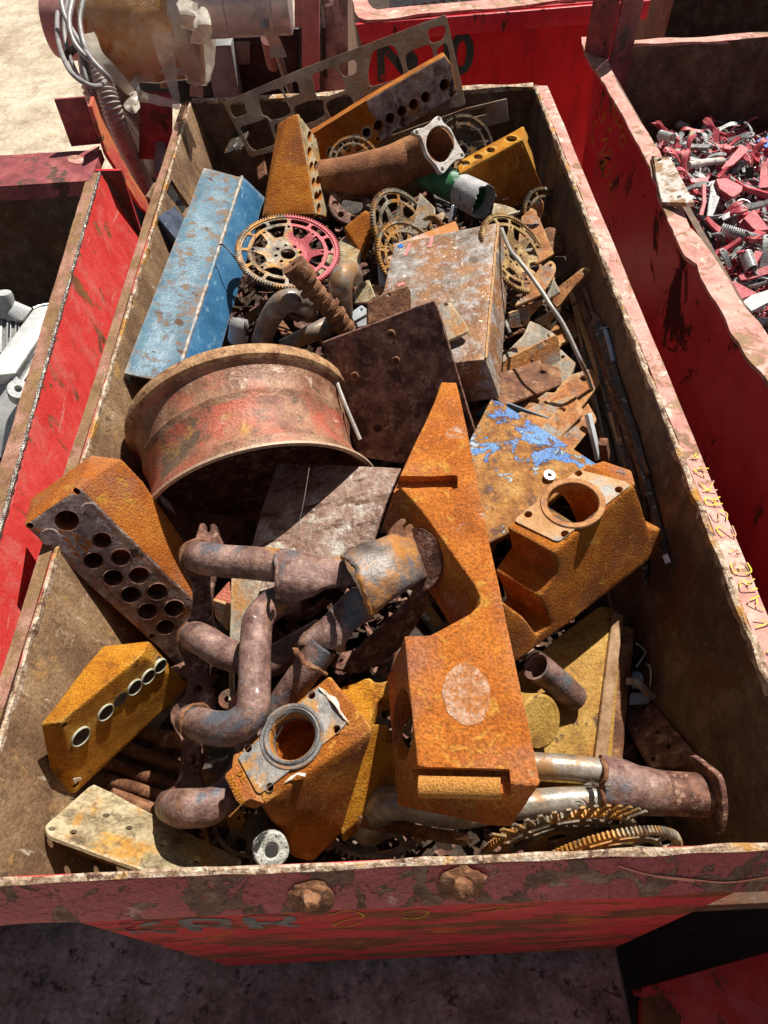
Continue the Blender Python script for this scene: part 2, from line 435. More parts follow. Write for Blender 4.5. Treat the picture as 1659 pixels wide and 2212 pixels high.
    L.new(hgt, bp.inputs['Height']); L.new(bp.outputs[0], b.inputs['Normal']); return m
O1, O2, O3 = (.25, .07, .012), (.40, .135, .018), (.10, .028, .009)
M = {}
M['cast'] = mat('orange_cast_rust', [(.3, (.33, .088, .010)), (.5, (.45, .138, .014)), (.7, (.53, .19, .02))], 7, [dict(col=(.30, .12, .055), scale=5, th=.6, soft=.1, amt=.7), dict(col=(.22, .06, .012), scale=3.5, th=.55, soft=.12, amt=.6), dict(col=(.56, .27, .05), scale=16, th=.64, soft=.05, dis=1.4, amt=.8)], .9, 0, .7, 260, .26, 560, spec=.2, edge=(.56, .27, .07))
M['castred'] = mat('reddish_cast_rust', [(.3, (.31, .084, .012)), (.5, (.43, .122, .016)), (.68, (.51, .168, .022))], 5, [dict(col=(.36, .15, .085), scale=4.5, th=.56, soft=.12, amt=.75), dict(col=(.5, .24, .04), scale=13, th=.64, soft=.05, dis=1.5), dict(col=(.55, .40, .32), scale=8, th=.73, soft=.04)], .88, 0, .6, 260, .24, 540, spec=.25, edge=(.54, .25, .09))
M['castyel'] = mat('yellow_cast_rust', [(.3, (.36, .125, .010)), (.52, (.48, .19, .014)), (.7, (.55, .255, .025))], 8, [dict(col=(.17, .05, .015), scale=14, th=.66, soft=.07)], .9, 0, .65, 260, .26, 560, spec=.2, edge=(.60, .34, .07))
M['castdark'] = mat('dark_scaled_casting', [(.3, (.14, .09, .083)), (.5, (.32, .235, .22)), (.7, (.52, .43, .40))], 14, [dict(col=(.04, .022, .018), scale=11, th=.6, soft=.04), dict(col=(.30, .11, .03), scale=6, th=.66, soft=.06)], .8, 0, .5, 130, .15, 300)
M['machined'] = mat('machined_face', [(.3, (.13, .12, .115)), (.5, (.24, .225, .21)), (.7, (.36, .34, .32))], 12, [dict(col=((.40, .17, .03), (.50, .28, .09)), scale=11, th=.58, soft=.05), dict(col=(.5, .48, .45), scale=20, th=.68, soft=.05)], .55, .25, .25, 120, .1, 300)
M['boreorange'] = mat('rusty_bore_ring', [(.3, (.28, .10, .03)), (.6, (.46, .22, .08))], 16, [dict(col=(.2, .19, .18), scale=12, th=.62, soft=.05)], .7, .1, .3, 150, .15)
M['boregrey'] = mat('grey_bore_ring', [(.3, (.06, .06, .062)), (.6, (.20, .19, .185))], 16, [dict(col=(.34, .17, .07), scale=12, th=.58, soft=.06)], .55, .2, .3, 150, .12)
M['ringsteel'] = mat('pale_ring_steel', [(.3, (.30, .31, .22)), (.6, (.5, .5, .4))], 20, [], .5, .3, .2)
M['rust'] = mat('brown_plate_rust', [(.3, (.085, .032, .018)), (.5, (.17, .07, .032)), (.7, (.30, .145, .07))], 11, [dict(col=(.36, .22, .15), scale=26, th=.66, soft=.05, amt=.7)], .78, .1, .4, 120, .22, 260)
M['rustdk'] = mat('dark_plate_rust', [(.3, (.06, .024, .017)), (.5, (.13, .055, .038)), (.7, (.26, .125, .085))], 16, [dict(col=(.42, .27, .20), scale=34, th=.60, soft=.04, amt=.7)], .7, .15, .45, 110, .2, 220)
M['rustor'] = mat('orange_brown_rust', [(.3, (.19, .06, .014)), (.5, (.34, .125, .03)), (.7, (.46, .22, .07))], 12, [dict(col=((.16, .155, .14), (.30, .285, .25)), scale=9, th=.56, soft=.07), dict(col=(.09, .03, .012), scale=18, th=.68, soft=.05)], .75, .1, .35, 110, .2, 260, edge=(.52, .30, .13))
M['mill'] = mat('grey_mill_scale', [(.3, (.14, .125, .105)), (.5, (.25, .225, .185)), (.7, (.36, .32, .26))], 10, [dict(col=((.30, .12, .03), (.42, .22, .07)), scale=8, th=.54, soft=.07), dict(col=(.55, .47, .38), scale=24, th=.68, soft=.03, amt=.7)], .6, .3, .3, 90, .14, 240, edge=(.50, .40, .26))
M['tan'] = mat('tan_plate', [(.3, (.16, .12, .07)), (.5, (.33, .265, .155)), (.7, (.48, .40, .26))], 16, [dict(col=((.38, .17, .03), (.48, .27, .06)), scale=8, th=.555, soft=.07), dict(col=(.10, .07, .04), scale=22, th=.64, soft=.05, amt=.8)], .62, .25, .3, 120, .2, 260, edge=(.56, .46, .30))
M['box'] = mat('weathered_steel_box', [(.3, (.10, .075, .055)), (.5, (.235, .20, .17)), (.68, (.37, .36, .345))], 9, [dict(col=((.19, .075, .026), (.38, .165, .05)), scale=7, th=.475, soft=.08, amt=.9), dict(col=(.42, .41, .42), scale=22, th=.60, soft=.07, amt=.7), dict(col=(.64, .55, .47), scale=34, th=.67, soft=.02)], .55, .3, .3, 70, .2, 220, edge=(.50, .38, .26))
M['header'] = mat('purple_brown_pipe_rust', [(.3, (.085, .042, .035)), (.5, (.20, .11, .09)), (.7, (.35, .225, .185))], 13, [dict(col=((.07, .08, .10), (.17, .18, .20)), scale=8, th=.60, soft=.05, rough=.4), dict(col=(.40, .18, .045), scale=9, th=.65, soft=.06), dict(col=(.62, .56, .55), scale=38, th=.73, soft=.03)], .58, .25, .3, 110, .15, 260)
M['collect'] = mat('scorched_collector', [(.3, (.075, .06, .055)), (.5, (.15, .125, .115)), (.7, (.25, .21, .19))], 10, [dict(col=((.34, .13, .025), (.44, .20, .05)), scale=6, th=.49, soft=.07, rough=.7), dict(col=(.10, .14, .19), scale=9, th=.63, soft=.05, rough=.4)], .45, .4, .35, 80, .12, 260)
M['pipesteel'] = mat('worn_steel_pipe', [(.3, (.16, .135, .11)), (.5, (.27, .24, .205)), (.7, (.42, .39, .35))], 9, [dict(col=((.28, .14, .05), (.36, .2, .09)), scale=7, th=.58, soft=.08, rough=.65)], .32, .6, .15, 90, .08, 260, stretch=(1, 1, 3))
M['pipebrown'] = mat('brown_flanged_pipe', [(.3, (.13, .047, .022)), (.5, (.22, .085, .037)), (.7, (.33, .15, .07))], 9, [dict(col=(.38, .17, .06), scale=5, th=.62, soft=.1)], .85, .05, .3, 140, .24, 330)
M['wheel'] = mat('rusty_red_wheel', [(.3, (.14, .052, .034)), (.5, (.26, .115, .07)), (.7, (.38, .21, .13))], 7, [dict(col=((.42, .09, .055), (.48, .14, .09)), scale=4, th=.53, soft=.08, stretch=(1, 1, 1), rough=.45), dict(col=((.09, .055, .035), (.18, .12, .08)), scale=6, th=.6, soft=.06), dict(col=(.58, .38, .30), scale=15, th=.72, soft=.05), dict(col=(.42, .23, .055), scale=9, th=.67, soft=.05)], .55, .2, .3, 110, .14, 300)
M['wheelrim'] = mat('tan_rusted_lip', [(.3, (.20, .09, .04)), (.5, (.38, .21, .10)), (.7, (.50, .32, .17))], 18, [dict(col=(.16, .06, .03), scale=26, th=.6, soft=.05)], .75, .1, .35, 140, .16)
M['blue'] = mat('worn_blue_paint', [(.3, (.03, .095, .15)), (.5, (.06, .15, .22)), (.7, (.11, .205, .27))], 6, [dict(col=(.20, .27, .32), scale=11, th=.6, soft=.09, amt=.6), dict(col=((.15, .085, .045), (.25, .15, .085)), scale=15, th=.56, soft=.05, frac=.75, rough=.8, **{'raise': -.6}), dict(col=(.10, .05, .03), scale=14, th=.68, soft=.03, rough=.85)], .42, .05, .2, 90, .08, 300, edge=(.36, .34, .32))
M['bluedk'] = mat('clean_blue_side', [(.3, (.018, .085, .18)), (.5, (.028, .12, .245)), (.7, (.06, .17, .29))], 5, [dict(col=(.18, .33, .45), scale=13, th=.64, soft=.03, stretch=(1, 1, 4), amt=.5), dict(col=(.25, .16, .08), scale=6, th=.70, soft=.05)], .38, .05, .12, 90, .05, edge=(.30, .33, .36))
M['bluechip'] = mat('flaking_blue_paint', [(.3, (.20, .07, .016)), (.5, (.36, .155, .03)), (.7, (.46, .25, .08))], 12, [dict(col=(.12, .05, .03), scale=10, th=.58, soft=.06), dict(col=((.045, .14, .42), (.12, .27, .52)), scale=11, th=.565, soft=.008, frac=.70, dis=.9, rough=.4, grad=(.33, .50, 0), **{'raise': 3.0}), dict(col=(.40, .47, .53), scale=22, th=.625, soft=.015, **{'raise': 1.5})], .75, .05, .5, 110, .18, 280)
M['navy'] = mat('navy_square_tube', [(.3, (.02, .03, .055)), (.6, (.075, .095, .15))], 9, [dict(col=(.2, .22, .25), scale=24, th=.68, soft=.04)], .35, .4, .15)
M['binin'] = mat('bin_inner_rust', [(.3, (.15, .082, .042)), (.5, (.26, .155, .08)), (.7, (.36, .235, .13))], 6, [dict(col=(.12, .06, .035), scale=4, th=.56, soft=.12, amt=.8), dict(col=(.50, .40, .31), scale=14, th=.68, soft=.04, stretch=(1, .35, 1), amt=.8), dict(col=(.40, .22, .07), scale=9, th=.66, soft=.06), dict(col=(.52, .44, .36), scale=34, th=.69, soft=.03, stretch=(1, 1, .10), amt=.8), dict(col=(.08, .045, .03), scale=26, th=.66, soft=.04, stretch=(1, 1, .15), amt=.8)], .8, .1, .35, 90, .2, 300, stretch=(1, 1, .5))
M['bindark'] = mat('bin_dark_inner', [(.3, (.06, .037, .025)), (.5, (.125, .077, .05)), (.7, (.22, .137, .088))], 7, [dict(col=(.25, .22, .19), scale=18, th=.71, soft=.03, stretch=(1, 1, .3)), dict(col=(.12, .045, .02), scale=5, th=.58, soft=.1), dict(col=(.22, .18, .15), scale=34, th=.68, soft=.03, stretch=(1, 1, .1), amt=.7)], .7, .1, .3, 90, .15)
M['red'] = mat('scuffed_red_paint', [(.3, (.54, .035, .032)), (.5, (.62, .05, .045)), (.7, (.66, .085, .07))], 5, [dict(col=((.10, .038, .018), (.24, .10, .03)), scale=9, th=.605, soft=.012, frac=.7, dis=.5, stretch=(1, 1, .55), rough=.85, **{'raise': -1.6}), dict(col=(.60, .16, .14), scale=12, th=.60, soft=.10, amt=.6), dict(col=(.62, .30, .26), scale=30, th=.68, soft=.03, stretch=(1, .12, 1), amt=.6)], .5, 0, .22, 70, .06, 300)
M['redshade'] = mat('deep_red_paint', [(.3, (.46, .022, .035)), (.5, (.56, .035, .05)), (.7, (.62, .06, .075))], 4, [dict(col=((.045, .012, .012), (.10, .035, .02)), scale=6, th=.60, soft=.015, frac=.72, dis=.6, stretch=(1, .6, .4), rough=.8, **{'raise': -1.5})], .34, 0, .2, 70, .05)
M['redfront'] = mat('streaky_red_front', [(.3, (.50, .03, .035)), (.5, (.60, .045, .05)), (.7, (.66, .07, .06))], 4, [dict(col=((.13, .042, .018), (.28, .09, .03)), scale=7, th=.525, soft=.02, frac=.74, dis=.5, stretch=(.4, 1, 1.6), rough=.85, **{'raise': -1.6}), dict(col=(.55, .12, .03), scale=5, th=.66, soft=.05)], .5, 0, .25, 70, .06)
M['pinkrim'] = mat('pink_faded_rim', [(.3, (.40, .16, .125)), (.5, (.55, .25, .205)), (.7, (.66, .38, .31))], 7, [dict(col=((.22, .12, .06), (.40, .26, .15)), scale=9, th=.57, soft=.03, frac=.72, dis=.6, rough=.8, **{'raise': -.8}), dict(col=(.7, .58, .48), scale=13, th=.66, soft=.05)], .6, 0, .3, 90, .08)
M['rimbrown'] = mat('brown_worn_rim', [(.3, (.24, .10, .065)), (.5, (.34, .17, .12)), (.7, (.44, .25, .19))], 12, [dict(col=((.16, .08, .035), (.30, .18, .08)), scale=12, th=.5, soft=.06, frac=.72, stretch=(1, .5, 1))], .75, .05, .4, 110, .15)
M['edge'] = mat('torn_bright_edge', [(.3, (.20, .11, .06)), (.5, (.44, .31, .21)), (.7, (.70, .60, .48))], 30, [dict(col=(.45, .22, .04), scale=8, th=.6, soft=.05), dict(col=(.12, .06, .04), scale=30, th=.6, soft=.04)], .6, .2, .6, 120, .15)
M['band'] = mat('peeling_front_band', [(.3, (.12, .06, .042)), (.5, (.20, .11, .078)), (.7, (.32, .20, .15))], 14, [dict(col=((.36, .055, .072), (.44, .10, .11)), scale=12, th=.465, soft=.006, frac=.66, dis=.8, rough=.4, cscale=8, **{'raise': 4.5}), dict(col=(.62, .33, .28), scale=9, th=.69, soft=.04), dict(col=(.03, .035, .045), scale=15, th=.72, soft=.02)], .7, .05, .65, 60, .12, 200, bdist=.005)
M['alloy'] = mat('pale_cast_aluminium', [(.3, (.38, .39, .39)), (.6, (.54, .54, .53))], 10, [dict(col=(.35, .37, .40), scale=5, th=.62, soft=.1)], .45, .35, .15, 160, .08, 400)
M['fin'] = mat('grey_fin_core', [(.3, (.16, .16, .155)), (.6, (.30, .30, .29))], 40, [], .6, .3, .6, 300, .3, 500)
M['lattice'] = mat('laser_cut_sheet', [(.3, (.17, .12, .085)), (.5, (.28, .205, .145)), (.7, (.37, .285, .21))], 5, [dict(col=((.22, .10, .05), (.32, .17, .09)), scale=4, th=.55, soft=.1)], .5, .3, .15, 90, .06)
M['gear'] = mat('rusty_flexplate', [(.3, (.07, .055, .04)), (.5, (.20, .165, .12)), (.7, (.36, .32, .25))], 14, [dict(col=((.34, .14, .022), (.46, .24, .05)), scale=12, th=.51, soft=.06), dict(col=(.06, .035, .02), scale=16, th=.62, soft=.05)], .5, .45, .3, 110, .2, 300)
M['gearyel'] = mat('tan_flexplate', [(.3, (.17, .09, .03)), (.5, (.33, .205, .075)), (.7, (.47, .34, .15))], 14, [dict(col=(.16, .07, .025), scale=12, th=.56, soft=.06)], .6, .25, .3, 110, .2, 300)
M['geardk'] = mat('blackened_flexplate', [(.3, (.045, .035, .028)), (.5, (.10, .075, .055)), (.7, (.22, .16, .10))], 11, [dict(col=((.30, .12, .02), (.40, .2, .04)), scale=8, th=.55, soft=.06), dict(col=(.42, .42, .38), scale=13, th=.68, soft=.04)], .5, .45, .3, 110, .15, 300)
M['gearred'] = mat('red_marked_flexplate', [(.3, (.44, .07, .09)), (.5, (.56, .13, .15)), (.7, (.60, .24, .24))], 10, [dict(col=(.32, .22, .15), scale=12, th=.6, soft=.04)], .5, .2, .25)
M['green'] = mat('green_painted_pipe', [(.3, (.015, .085, .03)), (.5, (.035, .16, .06)), (.7, (.07, .24, .11))], 8, [dict(col=((.30, .40, .36), (.42, .5, .48)), scale=11, th=.61, soft=.06)], .45, .05, .2)
M['greypaint'] = mat('grey_torn_collar', [(.3, (.30, .29, .30)), (.6, (.48, .47, .47))], 12, [dict(col=(.16, .12, .10), scale=14, th=.64, soft=.05)], .5, .2, .3)
M['zinc'] = mat('bright_zinc_plate', [(.3, (.52, .56, .62)), (.6, (.72, .76, .80))], 8, [], .3, .6, .1)
M['zincblue'] = mat('blue_grey_sheet', [(.3, (.20, .25, .36)), (.6, (.34, .40, .52))], 8, [], .4, .4, .1)
M['whitecast'] = mat('bare_pale_flange', [(.3, (.42, .37, .33)), (.5, (.60, .56, .52)), (.7, (.70, .67, .64))], 14, [dict(col=(.36, .20, .12), scale=10, th=.66, soft=.05)], .6, .2, .3, 140, .12)
M['rod'] = mat('grey_rod', [(.3, (.24, .23, .21)), (.6, (.42, .40, .37))], 12, [dict(col=(.25, .14, .07), scale=10, th=.64, soft=.06)], .45, .4, .2)
M['blackbar'] = mat('blackened_bar', [(.3, (.02, .018, .017)), (.6, (.07, .055, .045))], 12, [dict(col=(.34, .32, .30), scale=24, th=.64, soft=.04), dict(col=(.22, .09, .03), scale=9, th=.62, soft=.05)], .5, .3, .4)
M['concrete_end'] = mat('cracked_rubber_end', [(.3, (.20, .20, .18)), (.5, (.40, .40, .36)), (.7, (.58, .58, .53))], 22, [dict(col=(.03, .03, .028), scale=18, th=.63, soft=.02, dis=1)], .8, .0, .6, 90, .15)
M['rubber'] = mat('dark_rubber', [(.3, (.012, .012, .012)), (.6, (.035, .033, .03))], 14, [], .6, 0, .2)
M['tank'] = mat('ochre_rusty_tank', [(.3, (.24, .12, .025)), (.5, (.40, .225, .045)), (.7, (.48, .30, .08))], 10, [dict(col=(.36, .15, .03), scale=9, th=.60, soft=.08), dict(col=(.10, .055, .03), scale=22, th=.66, soft=.03)], .75, .05, .35, 150, .2, 330)
M['tankrib'] = mat('brown_tank_seam', [(.3, (.21, .11, .05)), (.6, (.40, .25, .14))], 14, [], .75, .1, .3)
M['whitebit'] = mat('pale_paint_flake', [(.3, (.55, .48, .40)), (.6, (.75, .70, .62))], 20, [], .8, 0, .3)
M['leaf'] = mat('dry_leaf', [(.3, (.40, .22, .10)), (.6, (.55, .34, .18))], 30, [], .7, 0, .3)
M['yellowpaint'] = mat('yellow_paint_marker', [(.3, (.60, .44, .01)), (.6, (.72, .56, .02))], 30, [dict(col=(.55, .27, .21), scale=26, th=.54, soft=.03)], .5, 0, .1)
M['ochrepaint'] = mat('faded_orange_marker', [(.3, (.42, .22, .015)), (.6, (.55, .30, .02))], 30, [], .6, 0, .1)
M['greenpaint'] = mat('dark_green_stencil', [(.3, (.012, .05, .04)), (.6, (.025, .085, .065))], 12, [dict(col=(.30, .03, .03), scale=16, th=.68, soft=.03)], .6, 0, .1)
M['greypaintold'] = mat('worn_grey_lettering', [(.3, (.10, .11, .11)), (.6, (.19, .20, .20))], 9, [dict(col=(.40, .05, .05), scale=11, th=.56, soft=.04)], .7, 0, .2)
M['pinkpaint'] = mat('pink_marker', [(.3, (.62, .16, .17)), (.6, (.70, .24, .24))], 30, [], .6, 0, .1)
M['orangeline'] = mat('orange_scratch', [(.3, (.6, .18, .12)), (.6, (.72, .30, .22))], 30, [], .6, 0, .1)
M['rusttrail'] = mat('orange_rusted_bracket', [(.3, (.38, .10, .03)), (.5, (.48, .13, .06)), (.7, (.5, .2, .04))], 8, [dict(col=(.45, .06, .05), scale=6, th=.52, soft=.05), dict(col=(.10, .05, .02), scale=10, th=.63, soft=.03)], .7, 0, .35)
M['maroon'] = mat('maroon_plate', [(.3, (.17, .035, .04)), (.5, (.26, .055, .06)), (.7, (.36, .10, .10))], 8, [dict(col=((.05, .03, .02), (.14, .07, .04)), scale=9, th=.6, soft=.03, **{'raise': -1}), dict(col=(.66, .42, .36), scale=5, th=.76, soft=.02)], .6, 0, .35)
M['pinkframe'] = mat('dusty_pink_frame', [(.3, (.34, .15, .14)), (.6, (.44, .22, .20))], 8, [dict(col=(.22, .12, .10), scale=10, th=.66, soft=.05)], .6, 0, .15)
M['stain'] = mat('oil_stained_panel', [(.3, (.12, .11, .10)), (.5, (.32, .30, .27)), (.7, (.50, .47, .43))], 5, [dict(col=(.05, .045, .04), scale=6, th=.56, soft=.1, stretch=(1, 1, .25))], .5, .2, .15)
M['motor'] = mat('silver_motor', [(.3, (.42, .36, .36)), (.6, (.62, .56, .56))], 8, [], .3, .6, .08)
M['drum'] = mat('orange_oiled_drum', [(.3, (.46, .19, .05)), (.5, (.60, .32, .12)), (.7, (.70, .48, .27))], 6, [dict(col=(.58, .40, .27), scale=5, th=.56, soft=.12, amt=.8), dict(col=(.5, .12, .03), scale=4, th=.66, soft=.04), dict(col=(.03, .03, .06), scale=9, th=.75, soft=.03)], .25, 0, .35, 30, .05, spec=.6)
M['film'] = mat('crumpled_film', [(.3, (.50, .44, .36)), (.6, (.70, .64, .55))], 12, [], .15, 0, .7, 40, spec=.8); M['film'].node_tree.nodes['Principled BSDF'].inputs['Alpha'].default_value = .55
M['hose'] = mat('dusty_hose', [(.3, (.25, .20, .18)), (.6, (.40, .34, .31))], 12, [], .45, 0, .2)
M['cable'] = mat('grey_cable', [(.3, (.16, .15, .15)), (.6, (.30, .29, .29))], 12, [], .45, 0, .1)
M['black'] = mat('black_panel', [(.3, (.008, .008, .008)), (.6, (.025, .024, .022))], 8, [], .4, .2, .1)
M['roller'] = mat('dusty_roller', [(.3, (.10, .09, .08)), (.6, (.20, .18, .15))], 10, [], .4, .4, .2)
M['wood'] = mat('tan_board', [(.3, (.36, .26, .15)), (.6, (.48, .37, .23))], 10, [], .7, 0, .2)
M['greyframe'] = mat('grey_frame', [(.3, (.16, .16, .17)), (.6, (.26, .26, .27))], 8, [], .5, .3, .1)
M['perf'] = mat('perforated_grey', [(.3, (.22, .22, .23)), (.6, (.36, .36, .37))], 8, [], .4, .5, .15)
M['bitred'] = mat('pink_red_powder_coat', [(.3, (.36, .035, .055)), (.5, (.48, .07, .09)), (.7, (.56, .14, .15))], 20, [dict(col=(.20, .12, .10), scale=40, th=.68, soft=.03)], .45, 0, .15, 150, .06)
M['bitgrey'] = mat('grey_lever_steel', [(.3, (.18, .185, .185)), (.6, (.38, .39, .39))], 30, [], .45, .3, .25, 150, .15)
M['bitblack'] = mat('black_bracket', [(.3, (.012, .012, .013)), (.6, (.05, .05, .05))], 30, [], .4, .2, .2)
M['spring'] = mat('bright_spring_wire', [(.3, (.45, .45, .45)), (.6, (.68, .68, .67))], 30, [], .25, .75, .05)
M['bitblue'] = mat('blue_plastic', [(.3, (.01, .12, .50)), (.6, (.02, .18, .60))], 20, [], .4, 0, .05)
M['ground'] = mat('pale_concrete', [(.3, (.34, .27, .19)), (.5, (.48, .40, .29)), (.7, (.60, .52, .41))], 2.2, [dict(col=(.27, .19, .12), scale=3, th=.60, soft=.07, stretch=(1, .35, 1), amt=.6), dict(col=(.22, .17, .13), scale=7, th=.68, soft=.012, stretch=(.12, 1, 1), amt=.7), dict(col=(.30, .22, .15), scale=38, th=.67, soft=.03, amt=.7), dict(col=(.66, .59, .49), scale=4, th=.6, soft=.1, amt=.6)], .85, 0, .35, 40, .14, 120, bdist=.01)
M['floor'] = mat('dark_worn_floor', [(.3, (.28, .165, .13)), (.5, (.42, .28, .24)), (.7, (.55, .40, .35))], 5, [dict(col=(.10, .055, .045), scale=22, th=.64, soft=.05), dict(col=(.07, .035, .03), scale=3, th=.56, soft=.1, amt=.7), dict(col=(.5, .42, .38), scale=60, th=.76, soft=.02)], .8, 0, .4, 50, .2, 150, bdist=.006)
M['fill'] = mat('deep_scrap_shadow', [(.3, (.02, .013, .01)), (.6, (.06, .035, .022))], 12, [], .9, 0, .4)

M['wheelbrown'] = mat('tan_brown_wheel', [(.3, (.15, .062, .035)), (.5, (.27, .135, .08)), (.7, (.38, .23, .145))], 9, [dict(col=((.38, .10, .06), (.44, .16, .10)), scale=5, th=.56, soft=.07), dict(col=(.55, .40, .30), scale=18, th=.70, soft=.05), dict(col=(.08, .05, .035), scale=9, th=.66, soft=.05)], .45, .2, .3, 110, .15, 300, edge=(.50, .36, .25))

M['weld'] = mat('shiny_weld_bead', [(.3, (.13, .115, .10)), (.6, (.34, .32, .29))], 40, [dict(col=(.25, .14, .08), scale=18, th=.62, soft=.05)], .25, 1.6, .5, 160)

M['yellowpaint'].node_tree.nodes['Principled BSDF'].inputs['Roughness'].default_value = .7
M['stud'] = mat('brown_speckled_plate', [(.3, (.10, .042, .03)), (.5, (.21, .098, .07)), (.7, (.35, .20, .145))], 16, [dict(col=(.45, .32, .25), scale=34, th=.62, soft=.04, amt=.7), dict(col=(.07, .03, .022), scale=12, th=.58, soft=.06)], .65, .15, .45, 110, .2, 220)
# ------------------------------------------------------------------ ground
def flat(x0, x1, y0, y1, z): return [(x0, y0, z), (x1, y0, z), (x1, y1, z), (x0, y1, z)], [(0, 1, 2, 3)]
structure('ground', flat(-60, 60, -60, 60, 0), M['ground'])
structure('floor', flat(-2.6, .542, -1.6, 1.9, .004), M['floor'])
structure('shade_floor', flat(.546, 3.2, -1.6, 3.2, .004), mat('shade_black_floor', [(.3, (.012, .010, .010)), (.6, (.035, .028, .026))], 6, [], .7, 0, .3))  # shade painted into the floor: near-black so sun barely shows

def sweep(path, side, prof, jit=0, js=9, up=Vc((0, 0, 1)), n=40):
    """profile (along side, along up) carried along a line with dents"""
    a, b = path; V, F = [], []; m = len(prof)
    for i in range(n+1):
        p = a.lerp(b, i/n)
        for k, (s, z) in enumerate(prof):
            q = p+side*s+up*z
            if jit: q = q+noise.noise_vector(q*js+Vc((k*.3, 0, 0)))*jit
            V.append(q)
    F = [(i*m+k, i*m+(k+1) % m, (i+1)*m+(k+1) % m, (i+1)*m+k) for i in range(n) for k in range(m)]
    F += [tuple(range(m-1, -1, -1)), tuple(n*m+k for k in range(m))]; return V, F
Z = Vc((0, 0, 1)); X = Vc((1, 0, 0)); Y = Vc((0, 1, 0))
def wall(tops, bots, out, th, inner, outer):
    """plate between a top and a bottom line; 'out' points to the outside"""
    a, b = tops; c, d = bots; o = out*th
    V = [a, b, d, c, a+o, b+o, d+o, c+o]
    F = [(0, 1, 2, 3), (4, 5, 6, 7), (0, 1, 5, 4), (1, 2, 6, 5), (2, 3, 7, 6), (3, 0, 4, 7)]
    return (V, F), [inner, outer], [0, 1, 1, 1, 1, 1]
L_ = 2.6; T_ = RIM-.006
# ------------------------------------------------------------------ main bin
mb = T('scrap_bin', 'red open-topped bin in the middle, heaped with rusty parts behind a peeling front rim', 'scrap bin')
c_in = {(-1, 0): (-.622, 0), (1, 0): (.652, 0), (-1, 1): (-.622, 2.6), (1, 1): (.652, 2.6)}
b_in = {(-1, 0): (-.395, -.03), (1, 0): (.525, -.03), (-1, 1): (-.395, 2.5), (1, 1): (.525, 2.5)}
tp = {k: Vc((*v, T_)) for k, v in c_in.items()}; bt = {k: Vc((*v, .06)) for k, v in b_in.items()}
mb.add('floor_plate', prism([bt[-1, 0], bt[1, 0], bt[1, 1], bt[-1, 1]], Z*-.02), M['bindark'])
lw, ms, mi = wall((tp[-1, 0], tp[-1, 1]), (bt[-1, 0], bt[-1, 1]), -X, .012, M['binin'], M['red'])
lpl = PL(tp[-1, 0], tp[-1, 1], bt[-1, 0])
slot = [lpl.at(*p) for p in ((367, 384), (409, 446), (398, 466), (353, 409))]
lw = cut(lw, [prism([p+lpl.n*.03 for p in slot], lpl.n*-.08)])
lw = dent(lw, .0035, 3.5, .09)
mi2 = []
for f in lw[1]:
    c = sum((lw[0][i] for i in f), Vc())/len(f); mi2.append(0 if (c-lpl.o).dot(lpl.n) > -.006 else 1)
mb.add('side_wall', lw, ms, midx=mi2)
g, ms, mi = wall((tp[1, 0], tp[1, 1]), (bt[1, 0], bt[1, 1]), X, .012, M['bindark'], M['red'])  # shade on the right inner wall put in as a darker tone
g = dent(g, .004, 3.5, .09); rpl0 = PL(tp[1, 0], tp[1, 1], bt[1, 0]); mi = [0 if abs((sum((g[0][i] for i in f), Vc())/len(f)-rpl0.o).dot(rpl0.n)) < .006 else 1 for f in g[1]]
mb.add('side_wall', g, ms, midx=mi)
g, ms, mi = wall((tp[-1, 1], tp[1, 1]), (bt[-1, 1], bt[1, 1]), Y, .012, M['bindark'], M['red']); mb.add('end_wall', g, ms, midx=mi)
g, ms, mi = wall((tp[-1, 0], tp[1, 0]), (bt[-1, 0], bt[1, 0]), -Y, .012, M['binin'], M['redfront']); fw = mb.add('end_wall', g, ms, midx=mi, label='red front wall with streaks of rust')
mb.add('slot_pocket', prism([p-lpl.n*.05+(p-slot[0])*.2 for p in slot], -lpl.n*.01), M['binin'])
mb.add('sun_blocker', bevel(box(Vc((.675, .68, RIM-.47)), X, Y, Z, .19, 1.40, .07), .004), M['bindark'])  # added, out of view: keeps sun off the floor beside the bin
# rims
mb.add('rim', sweep((Vc((-.634, -.012, RIM)), Vc((-.634, 2.612, RIM))), -X, [(0, .0), (.026, -.003), (.027, -.075), (.020, -.075), (.002, -.012)], .003, 6, n=90), M['rimbrown'])
mb.add('rim', sweep((Vc((-.622, 0, RIM)), Vc((-.622, 2.6, RIM))), -X, [(-.001, -.012), (.0, .001), (.003, .003), (.007, .002), (.009, -.012)], .0028, 31, n=320), M['edge'], label='torn bright upper edge')
mb.add('rim', sweep((Vc((.664, -.012, RIM)), Vc((.664, 2.612, RIM))), X, [(0, 0), (.038, -.002), (.040, -.08), (.032, -.08), (.0, -.014)], .003, 5, n=90), M['pinkrim'])
mb.add('rim', sweep((Vc((.652, 0, RIM)), Vc((.652, 2.6, RIM))), X, [(-.002, -.016), (-.002, .002), (.003, .005), (.010, .002), (.011, -.012)], .0048, 27, n=320), M['edge'], label='torn bright upper edge')
mb.add('rim', sweep((Vc((-.62, 2.6, RIM)), Vc((.65, 2.6, RIM))), Y, [(0, -.014), (-.002, .002), (.008, .006), (.022, .004), (.022, -.012)], .008, 7, n=90), M['edge'], label='pale worn edge of the back wall')
mb.add('rim', sweep((Vc((-.72, -.001, RIM)), Vc((.74, -.001, RIM))), -Y, [(-.001, -.012), (.0, .0), (.004, .001), (.0105, -.002), (.010, -.014)], .0028, 14, n=220), M['edge'], label='pale front edge')
bs, bz = .50, -.866
